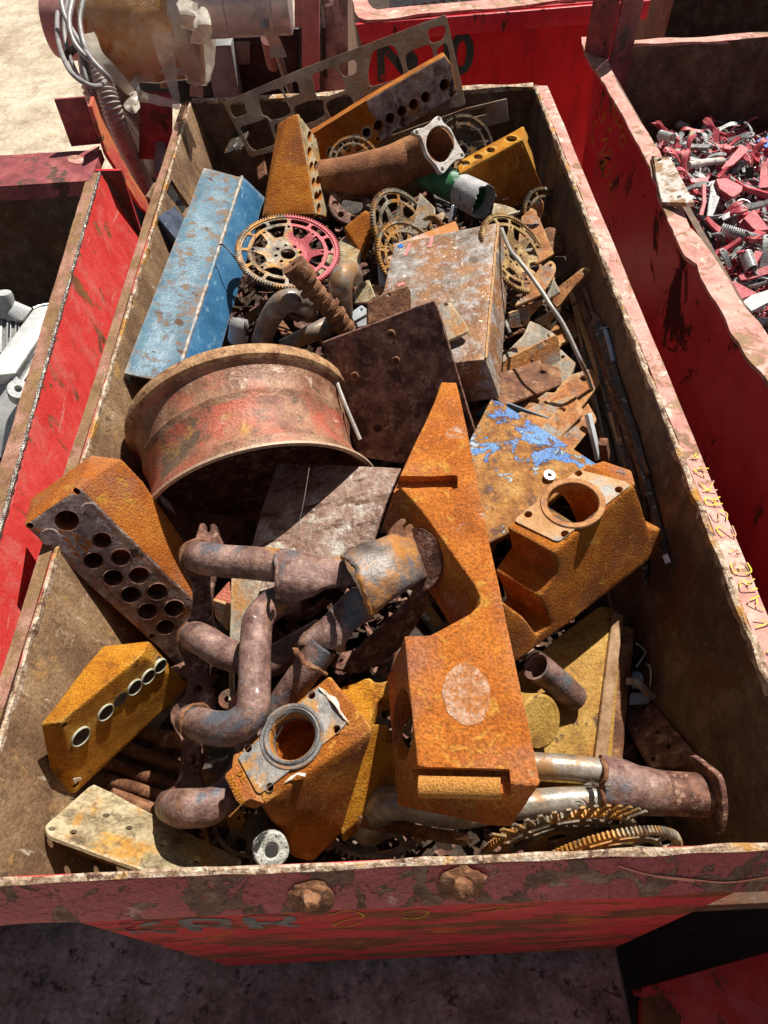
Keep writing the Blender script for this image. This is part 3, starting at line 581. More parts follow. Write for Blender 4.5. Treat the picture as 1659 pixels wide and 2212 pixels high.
bandg = sweep((Vc((-.78, -.0100, RIM-.003)), Vc((.80, -.0100, RIM-.003))), -Y, [(0, 0)]+[(k*bs+.0, k*bz) for k in (.004, .02, .035, .05, .065, .082)]+[(.084*bs, .084*bz-.006), (.078*bs-.006, .084*bz-.004), (0, -.03)], .0018, 14, n=170)
bd = mb.add('front_band', bandg, M['band'], label='peeling pinkish-red front band')
bn = Vc((0, -.866, .50)); bpl = PN(Vc((0, -.0100, RIM-.003)), bn, X)
for px, py in ((671, 1932), (997, 1903)):
    p = bpl.at(px, py)
    bm = bmesh.new(); bmesh.ops.create_icosphere(bm, subdivisions=4, radius=.031)
    tv = bn.cross(X)
    for v in bm.verts:
        q = v.co.copy(); k = 1+.26*noise.noise(q*36+p*9)+.20*noise.noise(q*85+p*5)
        v.co = p+X*(q.x*1.1*k)+tv*(q.y*(1.0)*k)+bn*(q.z*.34*k+.001)-tv*(.006 if q.y < 0 else 0)
    mb.add('weld_stud', from_bm(bm), M['rust'], bd)
    nut = lathe([(.001, -.006), (.015, -.004), (.016, .006), (.011, .014), (.005, .016), (.001, .015)], p+bn*.010+tv*.004, bn+X*.1, 14)
    mb.add('weld_stud', rough(nut, .0045, 75, 2), M['rust'], bd)
# writing on the front wall (below the band), the yellow marker on the right rim
fpl = PL(tp[-1, 0]-Y*.012, tp[1, 0]-Y*.012, bt[1, 0]-Y*.012)
fu = (tp[1, 0]-tp[-1, 0]).normalized(); fv = fpl.n.cross(fu).normalized()
if fv.z < 0: fv = -fv
letters(mb, 'painted_letter', M['greypaintold'], fw, 'KRR', fpl.at(300, 2016), fu, fv, fpl.n, .10, .024, adv=1.15, jit=.03, z=.001)
def strokes(pl, sts, w, z=.0012, sub=5): return join(*[ribbon(spline([pl.at(*p) for p in st], sub), w, pl.n, z) for st in sts])
for st in ([[(712, 1975), (745, 1966), (770, 1968), (785, 1978), (752, 1984), (722, 1998), (750, 2000), (780, 1990)], [(866, 1972), (905, 1965), (925, 1970), (900, 1983), (868, 1980)], [(868, 1984), (930, 1978)], [(1000, 1968), (1040, 1960), (1090, 1958), (1050, 1970)]]):
    mb.add('painted_letter', strokes(fpl, [st], .005), M['ochrepaint'], fw, flat=True)
rp = Vc((.664, 0, RIM))
u = Y; v = -X
r0, r1 = W(1622, 1360, 0), W(1468, 968, 0); r0.x = r1.x = .700
letters(mb, 'painted_letter', M['yellowpaint'], None, 'VARE:25RK4*', r0, Y, -X, Z, .029, .0027, adv=(r1-r0).length/11/.029, z=.004, jit=.09)
letters(mb, 'painted_letter', M['yellowpaint'], None, '21', Vc((.700, W(1659, 1480, 0).y, RIM)), Y, -X, Z, .029, .0027, adv=1.5, z=.004, jit=.09)
for st in ([[(1335, 1869), (1400, 1888), (1480, 1897), (1570, 1905), (1659, 1893)], [(1410, 1892), (1500, 1903)]]): mb.add('scratch', strokes(bpl, [st], .003), M['orangeline'], bd, flat=True)
mb.done()

# ------------------------------------------------------------------ left neighbour
A = W(217, 372, 0); B = W(0, 1150, 0); d = (B-A).normalized(); B = A+d*2.06; out = Vc((-d.y, d.x, 0))
if out.x < 0: out = -out
lb = T('scrap_bin', 'red bin on the left holding pale aluminium coolers, angle iron at its far corner', 'scrap bin')
def tz(p, z): return Vc((p.x, p.y, z))
g, ms, mi = wall((tz(A, T_)-out*.0, tz(B, T_)), (tz(A, .05)+out*.20, tz(B, .05)+out*.16), -out, .012, M['red'], M['bindark'])
g = dent(g, .004, 2.6, .12); rp_ = PL(tz(A, T_), tz(B, T_), tz(A, .05)+out*.20); mi = [0 if abs((sum((g[0][i] for i in f), Vc())/len(f)-rp_.o).dot(rp_.n)) < .007 else 1 for f in g[1]]
lb.add('side_wall', g, ms, midx=mi)
lb.add('rim', sweep((A, B), -out, [(0, -.010), (-.001, .0), (.0015, .003), (.0045, .003), (.006, -.010)], .0017, 70, n=420), M['weld'], label='polished weld line along the rim')
lb.add('rim', sweep((A-out*.006, B-out*.006), -out, [(0, .001), (.036, -.002), (.035, -.02), (.0, -.02)], .002, 12, n=70), M['rimbrown'])
C0 = W(-500, 372, 0); A2 = W(196, 365, 0); dd = (A2-C0).normalized(); C0 = A2-dd*1.5
g, ms, mi = wall((tz(C0, T_), tz(A2+dd*.1, T_)), (tz(C0, .05), tz(A2+dd*.1, .05)), Vc((0, 1, 0)), .012, M['bindark'], M['redshade'])
lb.add('end_wall', g, ms, midx=mi)
f0, f1 = W(-40, 404, 0), W(182, 391, 0); fd = (f1-f0).normalized(); w_ = (W(80, 336, 0)-W(80, 398, 0)).length
lb.add('rim', sweep((f0-fd*1.2, f1+fd*.02), Vc((-fd.y, fd.x, 0)), [(0, .0), (w_, .004), (w_, -.03), (.012, -.03), (.012, -.05), (0, -.05)], .002, 12, n=60), [M['maroon']], label='flat maroon rim of the back wall')
lb.add('end_wall', prism([tz(C0, T_)+d*1.5-out*0, tz(C0, T_), tz(C0, .05), tz(C0, .05)+d*1.5], -out*.012), M['bindark'])
pa, pb = W(154, 317, 0), W(217, 311, 0); top = WY(124, 215, pa.y).z-RIM; u_ = (pb-pa)
lb.add('corner_post', bevel(prism([pa, pb, pb+Z*top, pa+Z*top], Vc((-u_.y, u_.x, 0)).normalized()*.01), .0015), M['maroon'])
fr = Vc((u_.y, -u_.x, 0)).normalized(); q0 = pb+Z*-.22
nh = Vc((0, 0, 1))
poly = [x+out*(.03+.10*max(0, -(x.z-RIM))/.3) for x in (pb+Z*(top), pb+Z*(top)+fr*.075, pb+fr*.075-Z*.0, pb+fr*.10-Z*.18, pb+fr*.05-Z*.26, pb-Z*.20, pb-Z*.0)]
lb.add('corner_post', bevel(prism(poly, -u_.normalized()*.011), .0015), M['rusttrail'], label='orange rusted flank of the angle iron')
for (pts, s) in (([(145, 338), (162, 333), (181, 341), (183, 352), (165, 354), (148, 349)], 1), ([(190, 325), (203, 316), (216, 315), (214, 324), (205, 330), (203, 327)], 1)):
    P = PN(W(170, 345, .0045), Z)
    lb.add('bare_patch', slab(P, pts, .001, rnd=.004, b=0), M['pinkrim'])
lb.done()

# ------------------------------------------------------------------ right neighbour
rb = T('scrap_bin', 'red bin on the right full of small red and grey levers, dented pink rim', 'scrap bin')
outer = [(1256, 80), (1262, 112), (1275, 135), (1290, 156), (1300, 173), (1332, 226), (1360, 276), (1385, 323), (1403, 360), (1408, 379), (1417, 391), (1425, 432), (1441, 470), (1456, 508), (1459, 512), (1478, 554), (1503, 570), (1516, 601), (1553, 666), (1578, 710), (1603, 757), (1641, 798), (1659, 823), (1740, 950), (1850, 1130), (2060, 1500)]
inner = [(1304, 80), (1306, 98), (1310, 115), (1320, 146), (1331, 173), (1360, 226), (1394, 279), (1425, 326), (1440, 362), (1447, 382), (1453, 395), (1470, 432), (1481, 464), (1491, 490), (1496, 494), (1515, 516), (1535, 542), (1560, 583), (1590, 632), (1612, 668), (1635, 694), (1668, 738), (1690, 765), (1770, 890), (1890, 1080), (2110, 1450)]
hh = [.0]*len(outer); hh[13] = .012; hh[14] = .03; hh[15] = .022; hh[16] = .006
V, F = [], []; n = len(outer)
def dens(P, H, k=5):
    out = []; hs = []
    for i in range(len(P)-1):
        for j in range(k):
            t = j/k; out.append((P[i][0]*(1-t)+P[i+1][0]*t, P[i][1]*(1-t)+P[i+1][1]*t)); hs.append(H[i]*(1-t)+H[i+1]*t)
    return out+[P[-1]], hs+[H[-1]]
o2, h2 = dens(outer, hh); i2, _ = dens(inner, hh); n = len(o2)
rows = []
for i in range(n):
    p, q = W(*o2[i], h2[i]), W(*i2[i], h2[i]*.6)
    p = p+noise.noise_vector(p*16)*.005; q = q+noise.noise_vector(q*12)*.004
    m = (p+q)/2+Z*.002
    rows.append([p, m, q, q-Z*.016, m-Z*.013, p-Z*.012+X*.002])
V = [x for r in rows for x in r]; F = [(i*6+k, i*6+(k+1) % 6, (i+1)*6+(k+1) % 6, (i+1)*6+k) for i in range(n-1) for k in range(6)]+[(0, 1, 2, 3, 4, 5), tuple((n-1)*6+k for k in range(6))]
rb.add('rim', (V, F), M['pinkrim'], ang=25)
P0, P1 = W(1300, 173, 0), W(1659, 823, 0); dr = (P0-P1).normalized(); P0 = W(1268, 112, 0)+X*.03; P1 = P1-dr*1.3+X*.012
ro = Vc((-dr.y, dr.x, 0));
if ro.x > 0: ro = -ro
g, ms, mi = wall((tz(P0, T_-.004)+X*.015, tz(P1, T_-.004)+X*.015), (tz(P0, .05)+X*.06, tz(P1, .05)+X*.06), X, .02, M['redshade'], M['bindark'])
rw = rb.add('side_wall', g, ms, midx=mi, label='deep red outer wall with black scuffs')
rpl = PL(g[0][0], g[0][1], g[0][3])
# doubling plate on the wall
rb.add('patch_plate', slab(rpl, [(1455, 580), (1508, 578), (1700, 900), (1700, 1250), (1380, 900), (1420, 700)], .006, rnd=.004, z0=.006), M['redshade'], rw)
q0, q1 = W(1366, 97, 0), W(1900, 62, 0)
g, ms, mi = wall((tz(q0, T_), tz(q1, T_)), (tz(q0, .05), tz(q1, .05)), Y, .012, M['bindark'], M['redshade']); rb.add('end_wall', g, ms, midx=mi)
rb.add('rim', sweep((q0, q1), Y, [(0, -.012), (0, .0), (.018, .003), (.045, .001), (.045, -.014)], .010, 7, n=70), M['pinkrim'])
s0, s1 = W(1315, 128, 0), W(1362, 105, 0); ht = .42
u_ = (s1-s0).normalized(); w_ = Vc((-u_.y, u_.x, 0))
rb.add('corner_post', bevel(box((s0+s1)/2+Z*(ht/2-.2)+u_*.01, u_, w_, Z, (s1-s0).length, .012, ht+.4), .0015), M['maroon'])
rb.add('corner_post', bevel(box(s0+Z*(ht/2-.02)+w_*.06, u_, w_, Z, .012, .11, ht), .0015), M['maroon'])
rb.add('side_wall', prism([tz(q1, T_), tz(q1, .05), tz(q1, .05)-Y*3, tz(q1, T_)-Y*3], X*.012), M['redshade'])
scr = [[(1293, 190), (1287, 225), (1283, 240)], [(1302, 205), (1296, 250), (1301, 262), (1306, 240), (1303, 262), (1308, 250)], [(1319, 238), (1324, 228), (1330, 236), (1326, 252), (1334, 268)], [(1340, 252), (1332, 265), (1344, 272), (1350, 250), (1343, 285), (1352, 300), (1346, 320), (1338, 300), (1350, 290)], [(1320, 285), (1316, 278), (1324, 282)],
       [(1290, 262), (1283, 270), (1278, 300), (1284, 315), (1280, 290)], [(1300, 305), (1312, 300), (1308, 318), (1300, 330), (1312, 336), (1318, 322), (1322, 330), (1310, 352), (1302, 338)], [(1298, 328), (1292, 345), (1300, 360), (1310, 350), (1304, 375), (1312, 380), (1330, 352)], [(1318, 395), (1324, 385), (1316, 402), (1324, 400), (1322, 430), (1316, 448), (1312, 438), (1318, 410)]]
for st in scr: rb.add('painted_letter', strokes(rpl, [st], .0055), M['ochrepaint'], rw, flat=True)
rb.done()
t = T('steel_strap', 'pale rust-spotted steel strap lying on the dented pink rim of the right bin', 'steel plate')
sp = PL((1406, 337, .012), (1447, 338, .03), (1429, 437, .012))
g = slab(sp, [(1406, 336), (1448, 340), (1501, 439), (1429, 437)], .012, [(1423, 345, 4.5), (1466, 425, 4.5)], rnd=.004, b=.002)
t.add('steel_strap', g, mat('blotched_pale_strap', [(.3, (.50, .46, .41)), (.5, (.64, .60, .56)), (.7, (.70, .67, .63))], 10, [dict(col=((.24, .12, .05), (.42, .26, .13)), scale=14, th=.52, soft=.05)], .5, .2, .3)); t.done()

# ------------------------------------------------------------------ far bin with the stencilled number
fb = T('scrap_bin', 'bright red bin behind the middle one, dark green number stencilled on it', 'scrap bin')
F0, F1 = W(768, 46, 0), W(1408, -6, 0); fd = (F1-F0).normalized(); fn = Vc((fd.y, -fd.x, 0))
def fw_(a, h, o=0): return F0+fd*a+Z*h+fn*o
LW = (F1-F0).length
fmat = M['redshade']
fb.add('front_wall', prism([fw_(.03, -.01, -.03), fw_(LW-.02, -.01, -.03), fw_(LW-.06, -.90, -.03), fw_(.09, -.90, -.03)], -fn*.012), mat('vivid_red_paint', [(.3, (.50, .012, .022)), (.5, (.60, .018, .03)), (.7, (.64, .03, .04))], 3, [dict(col=(.05, .015, .015), scale=5, th=.68, soft=.02, stretch=(.5, 1, 1)), dict(col=(.40, .015, .02), scale=3, th=.56, soft=.1, stretch=(2.5, 1, .4))], .5, 0, .12))
fb.add('front_wall', bevel(prism([fw_(.0, -.012), fw_(LW, -.012), fw_(LW, -.085), fw_(.02, -.085)], -fn*.02), .003), M['redshade'], label='red lip under the rim')
fb.add('side_wall', prism([fw_(.02, -.01, -.035), fw_(.08, -.90, -.05), fw_(.08, -.90, -1.6), fw_(.02, -.01, -1.6)], fd*.012), M['pinkframe'])
fb.add('side_wall', prism([fw_(LW-.02, -.01, -.05), fw_(LW-.06, -.90, -.05), fw_(LW-.06, -.90, -1.6), fw_(LW-.02, -.01, -1.6)], -fd*.012), M['redshade'])
N_ = 60
o_, i_ = [], []
rimo = [(757, -60), (760, -10), (767, 22), (776, 38), (790, 43), (830, 39), (900, 32), (1030, 18), (1130, 12), (1200, 2), (1240, 0), (1320, -12), (1410, -20)]
rimi = [(785, -60), (790, -10), (797, 8), (805, 17), (815, 21), (835, 18), (900, 12), (1030, 1), (1130, -6), (1200, -14), (1240, -17), (1320, -26), (1410, -34)]
a_, _h = dens(rimo, [0]*len(rimo), 5); b_, _h = dens(rimi, [0]*len(rimi), 5)
V = []
for p, q in zip(a_, b_):
    p, q = W(*p, .0), W(*q, .0); p += noise.noise_vector(p*6)*.008; V += [p, q, q-Z*.012, p-Z*.012]
n = len(a_)
fb.add('rim', (V, [(i*4+k, i*4+(k+1) % 4, i*4+4+(k+1) % 4, i*4+4+k) for i in range(n-1) for k in range(4)]+[(0, 1, 2, 3), tuple((n-1)*4+k for k in range(4))]), M['pinkrim'], ang=25)
spl = PL(fw_(0, -.1, -.03), fw_(1, -.1, -.03), fw_(.05, -.8, -.03))
sv = (fw_(.5, -.1, -.03)-fw_(.5, -.5, -.03)).normalized()
g = text_geo('N', spl.at(811, 174), fd, sv, spl.n, .235, .0008, .006)
g2 = text_geo('o', spl.at(853, 160), fd, sv, spl.n, .20, .0008, .005)
g3 = text_geo('1', spl.at(938, 160), fd, sv, spl.n, .235, .0008, .006); g4 = text_geo('0', spl.at(968, 160), fd, sv, spl.n, .235, .0008, .006)
for q_ in (g, g2, g3, g4): fb.add('stencilled_letter', ([p+spl.n*.002 for p in q_[0]], q_[1]), M['greenpaint'], 0, flat=True)
fb.done()
# dark bin in the far corner
kb = T('scrap_bin', 'black-looking empty bin in the top right corner of the yard', 'scrap bin')
k0, k1 = W(1440, 62, -.35), W(2500, 12, -.35)
kb.add('front_wall', prism([tz(k0, .5), tz(k1, .5), tz(k1, .02), tz(k0, .02)], Y*.015), M['bindark'])
kb.add('back_wall', prism([tz(k0, 1.9)+Y*1.3, tz(k1, 1.9)+Y*1.3, tz(k1, .02)+Y*1.3, tz(k0, .02)+Y*1.3], Y*.015), M['bindark'])
kb.add('side_wall', prism([tz(k0, .9), tz(k0, .02), tz(k0, .02)+Y*1.3, tz(k0, 1.9)+Y*1.3], -X*.015), M['bindark'])
kb.add('floor_plate', prism([tz(k0, .03), tz(k1, .03), tz(k1, .03)+Y*1.3, tz(k0, .03)+Y*1.3], Z*-.02), M['black'])
kb.done()
# bin in the lower right corner
cb = T('scrap_bin', 'flat-lying red scuffed bin flank reaching in at the bottom right corner', 'scrap bin')
hb = -.80
cc = [W(1390, 2132, hb), W(1700, 2045, hb), W(1700, 2400, hb), W(1385, 2400, hb)]
cb.add('top_plate', bevel(prism(cc, Z*-.02), .003), M['red'])
cb.add('end_wall', prism([cc[0]-Z*.02+Y*-.01, cc[1]-Z*.02+Y*-.01, tz(cc[1], .02), tz(cc[0], .02)], -Y*.01), M['redshade'])
cb.add('side_wall', prism([cc[0]-Z*.022+X*.01-Y*.02, cc[3]-Z*.022+X*.01, tz(cc[3], .02)+X*.01, tz(cc[0], .02)+X*.01-Y*.02], X*.01), M['redshade'])
cb.done()
# ------------------------------------------------------------------ film-wrapped machine behind on the left
mc = T('wrapped_machine', 'discarded machine with an orange drum under torn film, silver motor and hanging hoses', 'machine')
def strip(pts, w0, w1, th=.0012, wob=.006):
    """strip of film along world points"""
    P = spline(pts, 5); n = len(P); V, F = [], []
    for i, p in enumerate(P):
        t = (P[min(i+1, n-1)]-P[max(i-1, 0)]).normalized(); s = t.cross((CAM-p).normalized()).normalized(); k = i/(n-1); w = (w0*(1-k)+w1*k)/2
        for j in range(5):
            q = p+s*(w*(j-2)/2); q = q+noise.noise_vector(q*28)*wob; V.append(q)
    m = len(V); V += [p-(CAM-p).normalized()*th for p in V]
    for i in range(n-1):
        for j in range(4): q = (i*5+j, i*5+j+1, i*5+6+j, i*5+5+j); F += [q, tuple(m+k for k in reversed(q))]
    ed = [i*5 for i in range(n)]+[(n-1)*5+j for j in range(1, 5)]+[i*5+4 for i in range(n-2, -1, -1)]+[j for j in range(3, 0, -1)]
    F += [(ed[k], m+ed[k], m+ed[(k+1) % len(ed)], ed[(k+1) % len(ed)]) for k in range(len(ed))]
    return V, F
YM = 3.25
def m1(x, y): return (86.4+.2188*x, .2188*y)      # pixel of an enlarged view
dc0, dc1 = W(203, 50, .16), W(424, 42, .16); dax = (dc1-dc0); dl = dax.length
dr_ = .195
prof = [(.05, 0), (dr_*.80, 0), (dr_*.93, .02), (dr_*.97, .06), (dr_*1.0, .1), (dr_*1.0, .17), (dr_*1.02, .2), (dr_*1.02, dl*.55), (dr_*1.0, dl*.6), (dr_*.98, dl*.85), (dr_*1.03, dl*.88), (dr_*1.03, dl*.97), (dr_*.8, dl), (.05, dl)]
dm = mc.add('drum', rough(lathe(prof, dc0, dax, 64), .008, 13), M['drum'])
mc.add('film_collar', rough(lathe([(dr_*1.04, dl*.86), (dr_*1.10, dl*.88), (dr_*1.12, dl*1.0), (dr_*1.02, dl*1.04)], dc0, dax, 48), .016, 22), M['film'], dm)
mc.add('end_cover', lathe([(.03, -.16), (dr_*.55, -.16), (dr_*.6, -.14), (dr_*.62, 0), (.02, 0)], dc0, dax, 32), M['pinkframe'])
# motor
mo0, mo1 = W(432, 2, .24), W(624, -8, .24); ax = mo1-mo0; ml = ax.length; r_ = .118
mo = mc.add('motor', lathe([(.03, -.1), (r_*.9, -.1), (r_, 0), (r_, ml*.29), (r_*.97, ml*.295), (r_*.97, ml*.305), (r_, ml*.31), (r_, ml*.76), (r_*1.03, ml*.77), (r_*1.03, ml*.80), (r_*.97, ml*.81), (r_*1.0, ml*.83), (r_*1.0, ml), (r_*.8, ml*1.02), (.03, ml*1.02)], mo0, ax, 48), M['motor'])
def vbox(px0, py0, px1, py1, y, th, bv=.003):
    a, b, c, d = WY(px0, py0, y), WY(px1, py0, y), WY(px1, py1, y), WY(px0, py1, y)
    return bevel(prism([a, b, c, d], Y*th), bv)
mc.add('bracket', vbox(440, 46, 622, 58, 3.18, .05), M['pinkframe'])
mc.add('bracket', vbox(440, 64, 545, 69, 3.22, .03), M['pinkframe'])
mc.add('panel', vbox(425, 62, 652, 230, 3.45, .03), M['black'])
mc.add('panel', vbox(280, 130, 442, 225, 3.46, .03), M['black'])
mc.add('bed_plate', box(Vc((-.62, 3.02, .38)), X, Y, Z, 1.15, .85, .02, .003), M['black'])
mc.add('panel', vbox(645, 60, 700, 215, 3.42, .02), M['black'])
pn = mc.add('inset_panel', vbox(452, 90, 540, 140, 3.435, .012), M['roller'])
mc.add('panel_button', lathe([(.001, .004), (.024, .004), (.026, 0)], WY(498, 115, 3.434), -Y, 24), M['black'], pn)
for i in range(9):
    y = 3.42-.075*i; h = -.5-.012*i
    mc.add('roller', lathe([(.005, 0), (.03, 0), (.03, .92), (.005, .92)], Vc((-1.13, y, RIM+h)), X, 20), M['roller'])
for (a, b) in (((555, 160), (583, 170)), ((535, 173), (610, 184)), ((515, 190), (600, 198)), ((500, 203), (570, 212))):
    g = box((W(*a, -.44)+W(*b, -.44))/2, X, Y, Z, .0+(W(b[0], b[1], -.44)-W(a[0], b[1], -.44)).length, .045, .05, .004); mc.add('board', g, M['wood'])
mc.add('board', prism([W(583, 158, -.43), W(603, 158, -.43), W(603, 180, -.43), W(583, 180, -.43)], Z*-.05), M['wood'])
# frame
mc.add('frame', vbox(652, -60, 690, 196, 3.05, .07), M['pinkframe'])
mc.add('frame', vbox(636, -60, 654, 60, 3.3, .05), M['pinkframe'])
mc.add('frame', bevel(prism([W(344, 205, -.1), W(364, 203, -.1), W(350, 372, -.25), W(331, 374, -.25)], Z*-.05), .003), M['greyframe'])
mc.add('side_panel', vbox(300, 200, 372, 345, 2.72, .012), M['maroon'])
mc.add('box_panel', vbox(345, 140, 362, 192, 3.0, .1), M['wood'])
mc.add('base_frame', box(Vc((-.85, 3.1, .12)), X, Y, Z, 1.3, .9, .16, .006), M['greyframe'])
mc.add('stand', box(Vc((-.62, 3.4, .5)), X, Y, Z, .12, .12, .7, .006), M['greyframe'])
mc.add('stand', box(Vc((-1.05, 3.25, .62)), X, Y, Z, .10, .12, .85, .006), M['greyframe'])
# rods
def rodp(pts, r, seg=10, n=6): return tube(spline(pts, n), r, seg)
mc.add('rod', rodp([W(568, 52, .2), W(595, 110, .0), W(628, 205, -.3)], .012), M['rod'])
mc.add('rod', rodp([W(574, 52, .2), W(600, 110, .0), W(634, 205, -.3)], .008), M['greyframe'])
mc.add('pipe', tube([W(578, 82, .05), W(590, 140, -.12)], .028, 18), M['pinkframe'])
mc.add('film_strip', strip([W(574, 62, .18), W(594, 92, .1), W(601, 125, .06)], .03, .07), M['film'])
# hoses with ribs
def hose(px, hs, r):
    n = len(px); P = spline([W(*m1(*p), h) for p, h in zip(px, hs)], 26)
    tot = len(P); rr = [r*(1+.09*(1 if i % 4 < 2 else -1)) for i in range(tot)]
    V, F = tube(P, [r]*tot, 16)
    k = 16
    for i in range(tot):
        for j in range(k): V[i*k+j] = P[i]+(V[i*k+j]-P[i])*(rr[i]/r)
    return V, F
mc.add('hose', hose([(470, 300), (480, 560), (520, 900), (640, 1100), (760, 1350), (850, 1700), (1000, 1950), (1090, 2010)], [.15, .1, .02, -.08, -.2, -.4, -.6, -.66], .034), M['hose'], ang=60)
mc.add('hose', hose([(560, 600), (640, 850), (720, 1100), (830, 1400), (950, 1650), (1080, 1900), (1100, 1960)], [.1, .05, -.02, -.15, -.32, -.5, -.55], .034), M['hose'], ang=60, label='hose bound in clear film')
mc.add('hose', hose([(700, 780), (770, 920), (900, 1100), (1050, 1350), (1110, 1600), (1130, 1740)], [0, -.05, -.15, -.3, -.45, -.55], .030), M['hose'], ang=60)
mc.add('hose', hose([(820, 1050), (930, 1400), (1040, 1700), (1080, 1800)], [-.3, -.45, -.6, -.65], .03), M['greyframe'], ang=60)
mc.add('hose', hose([(430, 420), (470, 700), (560, 1000), (640, 1250), (740, 1500), (860, 1800), (1000, 2020)], [.0, -.05, -.15, -.25, -.4, -.55, -.72], .03), M['hose'], ang=60)
mc.add('hose', hose([(620, 500), (700, 760), (800, 1000), (900, 1250), (1000, 1500), (1060, 1700)], [-.05, -.1, -.2, -.32, -.45, -.55], .03), M['hose'], ang=60)
mc.add('pipe', rodp([W(*m1(990, 1900), -.6), W(*m1(1030, 2050), -.75), W(*m1(1050, 2212), -.88)], .014), M['hose'])
def cab(px, h0, h1, r=.0085):
    n = len(px); return tube(spline([W(*m1(*p), h0+(h1-h0)*i/(n-1)) for i, p in enumerate(px)], 8), r, 10)
for px, a, b in (([(240, -40), (175, 130), (185, 420), (290, 690), (450, 825), (580, 850), (670, 780)], .25, .1), ([(200, -40), (250, 170), (370, 380), (520, 600), (660, 750), (700, 820)], .3, .1), ([(285, -40), (240, 220), (265, 480), (350, 700), (440, 830), (520, 960)], .28, .02),
                 ([(340, -40), (375, 300), (420, 600), (470, 830), (520, 960)], .22, 0), ([(440, -40), (395, 200), (440, 450), (530, 620), (650, 750)], .3, .12), ([(330, -30), (290, 200), (330, 400), (450, 560), (560, 640)], .3, .15)):
    mc.add('cable', cab(px, a, b), M['cable'])
mc.add('clamp', box(W(*m1(310, 500), .17), (W(*m1(360, 460), .17)-W(*m1(260, 550), .17)).normalized(), Z, Y, .09, .03, .03, .003), M['black'])
mc.add('cable', tube(spline([W(*m1(690, 585), -.3), W(*m1(780, 640), -.3), W(*m1(800, 760), -.35), W(*m1(760, 800), -.4)], 8), .016, 10), M['motor'])
mc.add('pipe', tube(spline([W(*m1(880, 620), -.4), W(*m1(860, 760), -.4), W(*m1(960, 860), -.5)], 6), .035, 14), M['rubber'])
# torn film
for px, a, b, w0, w1 in (([(470, 330), (560, 540), (700, 700), (830, 830), (900, 920)], .2, .03, .05, .035), ([(880, 860), (930, 960), (890, 1020), (870, 1060), (930, 1090), (955, 1020), (920, 960)], .03, .0, .03, .02), ([(930, 920), (1100, 980), (1250, 1010), (1380, 1030)], .02, .0, .035, .03),
                         ([(1190, 320), (1240, 520), (1290, 740), (1340, 980)], .22, .0, .075, .03), ([(1500, 540), (1530, 750), (1550, 960)], .1, -.05, .045, .05), ([(940, 620), (960, 760), (920, 860)], .05, .0, .04, .025), ([(1080, 640), (1280, 660), (1480, 640)], .06, .06, .04, .06), ([(1330, 640), (1345, 780)], .06, .0, .03, .02)):
    n = len(px); mc.add('film_strip', strip([W(*m1(*p), a+(b-a)*i/(n-1)) for i, p in enumerate(px)], w0, w1), M['film'])
for (a, b, w) in (((1440, -30), (1480, 300), .05), ((1560, 60), (1600, 420), .05)):
    mc.add('film_strip', strip([W(*m1(*a), .3), W(*m1((a[0]+b[0])/2+20, (a[1]+b[1])/2), .28), W(*m1(*b), .2)], w, w*1.3, wob=.02), M['film'])
mc.done()
t = T('machine_cabinet', 'oil-stained grey cabinet standing between the pink column and the far red bin', 'cabinet')
t.add('door', vbox(690, -60, 752, 215, 3.20, .5, .004), M['stain'])
t.add('handle', tube(spline([WY(703, -5, 3.18), WY(714, -2, 3.16), WY(716, 8, 3.16), WY(704, 12, 3.18)], 5), .007, 8), M['motor'])
t.add('hinge_rod', tube([WY(697, 12, 3.185), WY(701, 60, 3.185)], .006, 8), M['greyframe']); t.add('hinge_rod', tube([WY(698, 62, 3.185), WY(703, 165, 3.185)], .009, 8), M['black']); t.done()
# ------------------------------------------------------------------ pixel frames of the enlarged views
FR = {'a': (0, 0, .5), 'b': (829.5, 0, .5), '3': (172.8, 345.6, .4167), '4': (734.5, 345.6, .4167), '5': (0, 864, .5), '6': (777.7, 820.9, .4427), '7': (0, 1339.4, .5), '8': (734.5, 1339.3, .5573),
      'c': (501.2, 432, .2083), 'd': (777.7, 362.9, .1771), 'e': (1054.2, 432, .1953), 'f': (414.8, 0, .2292), 'g': (483.9, 198.7, .3646), 'h': (432, 0, .4167), 'i': (1209.7, 1339.3, .2083), 'j': (907.3, 1641.8, .4531), 'k': (432, 1382.6, .2604), 'l': (483.9, 1019.6, .2917), 'z': (0, 0, 1)}
def q(fr, *pts):
    ox, oy, s = FR[fr]; r = [(ox+s*x, oy+s*y) for x, y in pts]; return r if len(r) > 1 else r[0]
def qh(fr, x, y, r): ox, oy, s = FR[fr]; return (ox+s*x, oy+s*y, r*s)
def PNp(px, py, h, n): return PN(W(px, py, h), Vc(n))
W_raw = W
_wl = [(tp[-1, 0], lpl.n if lpl.n.x > 0 else -lpl.n), (tp[1, 0], ((tp[1, 1]-tp[1, 0]).cross(bt[1, 0]-tp[1, 0])).normalized()), (Vc((0, .006, 0)), Vc((0, 1, 0))), (Vc((0, 2.58, 0)), Vc((0, -1, 0)))]
_wl = [(o, n if n.dot(Vc((0, 1.3, RIM-.3))-o) > 0 else -n) for o, n in _wl]
def W(px, py, h):
    """like W_raw, but what lies below the rims stays inside the middle bin"""
    p = W_raw(px, py, h)
    if h >= 0: return p
    for o, n in _wl:
        k = (p-o).dot(n)
        if k < .008:
            r = (CAM-p).normalized()
            if r.dot(n) > .05: p = p+r*((.008-k)/r.dot(n))
    return p
def one(name, label, cat, geo, m, group=None, **k):
    t = T(name, label, cat, group); t.add(name, geo, m, **k); return t.done()
def P3(fr, pts): return [W(*q(fr, (x, y)), h) for x, y, h in pts]

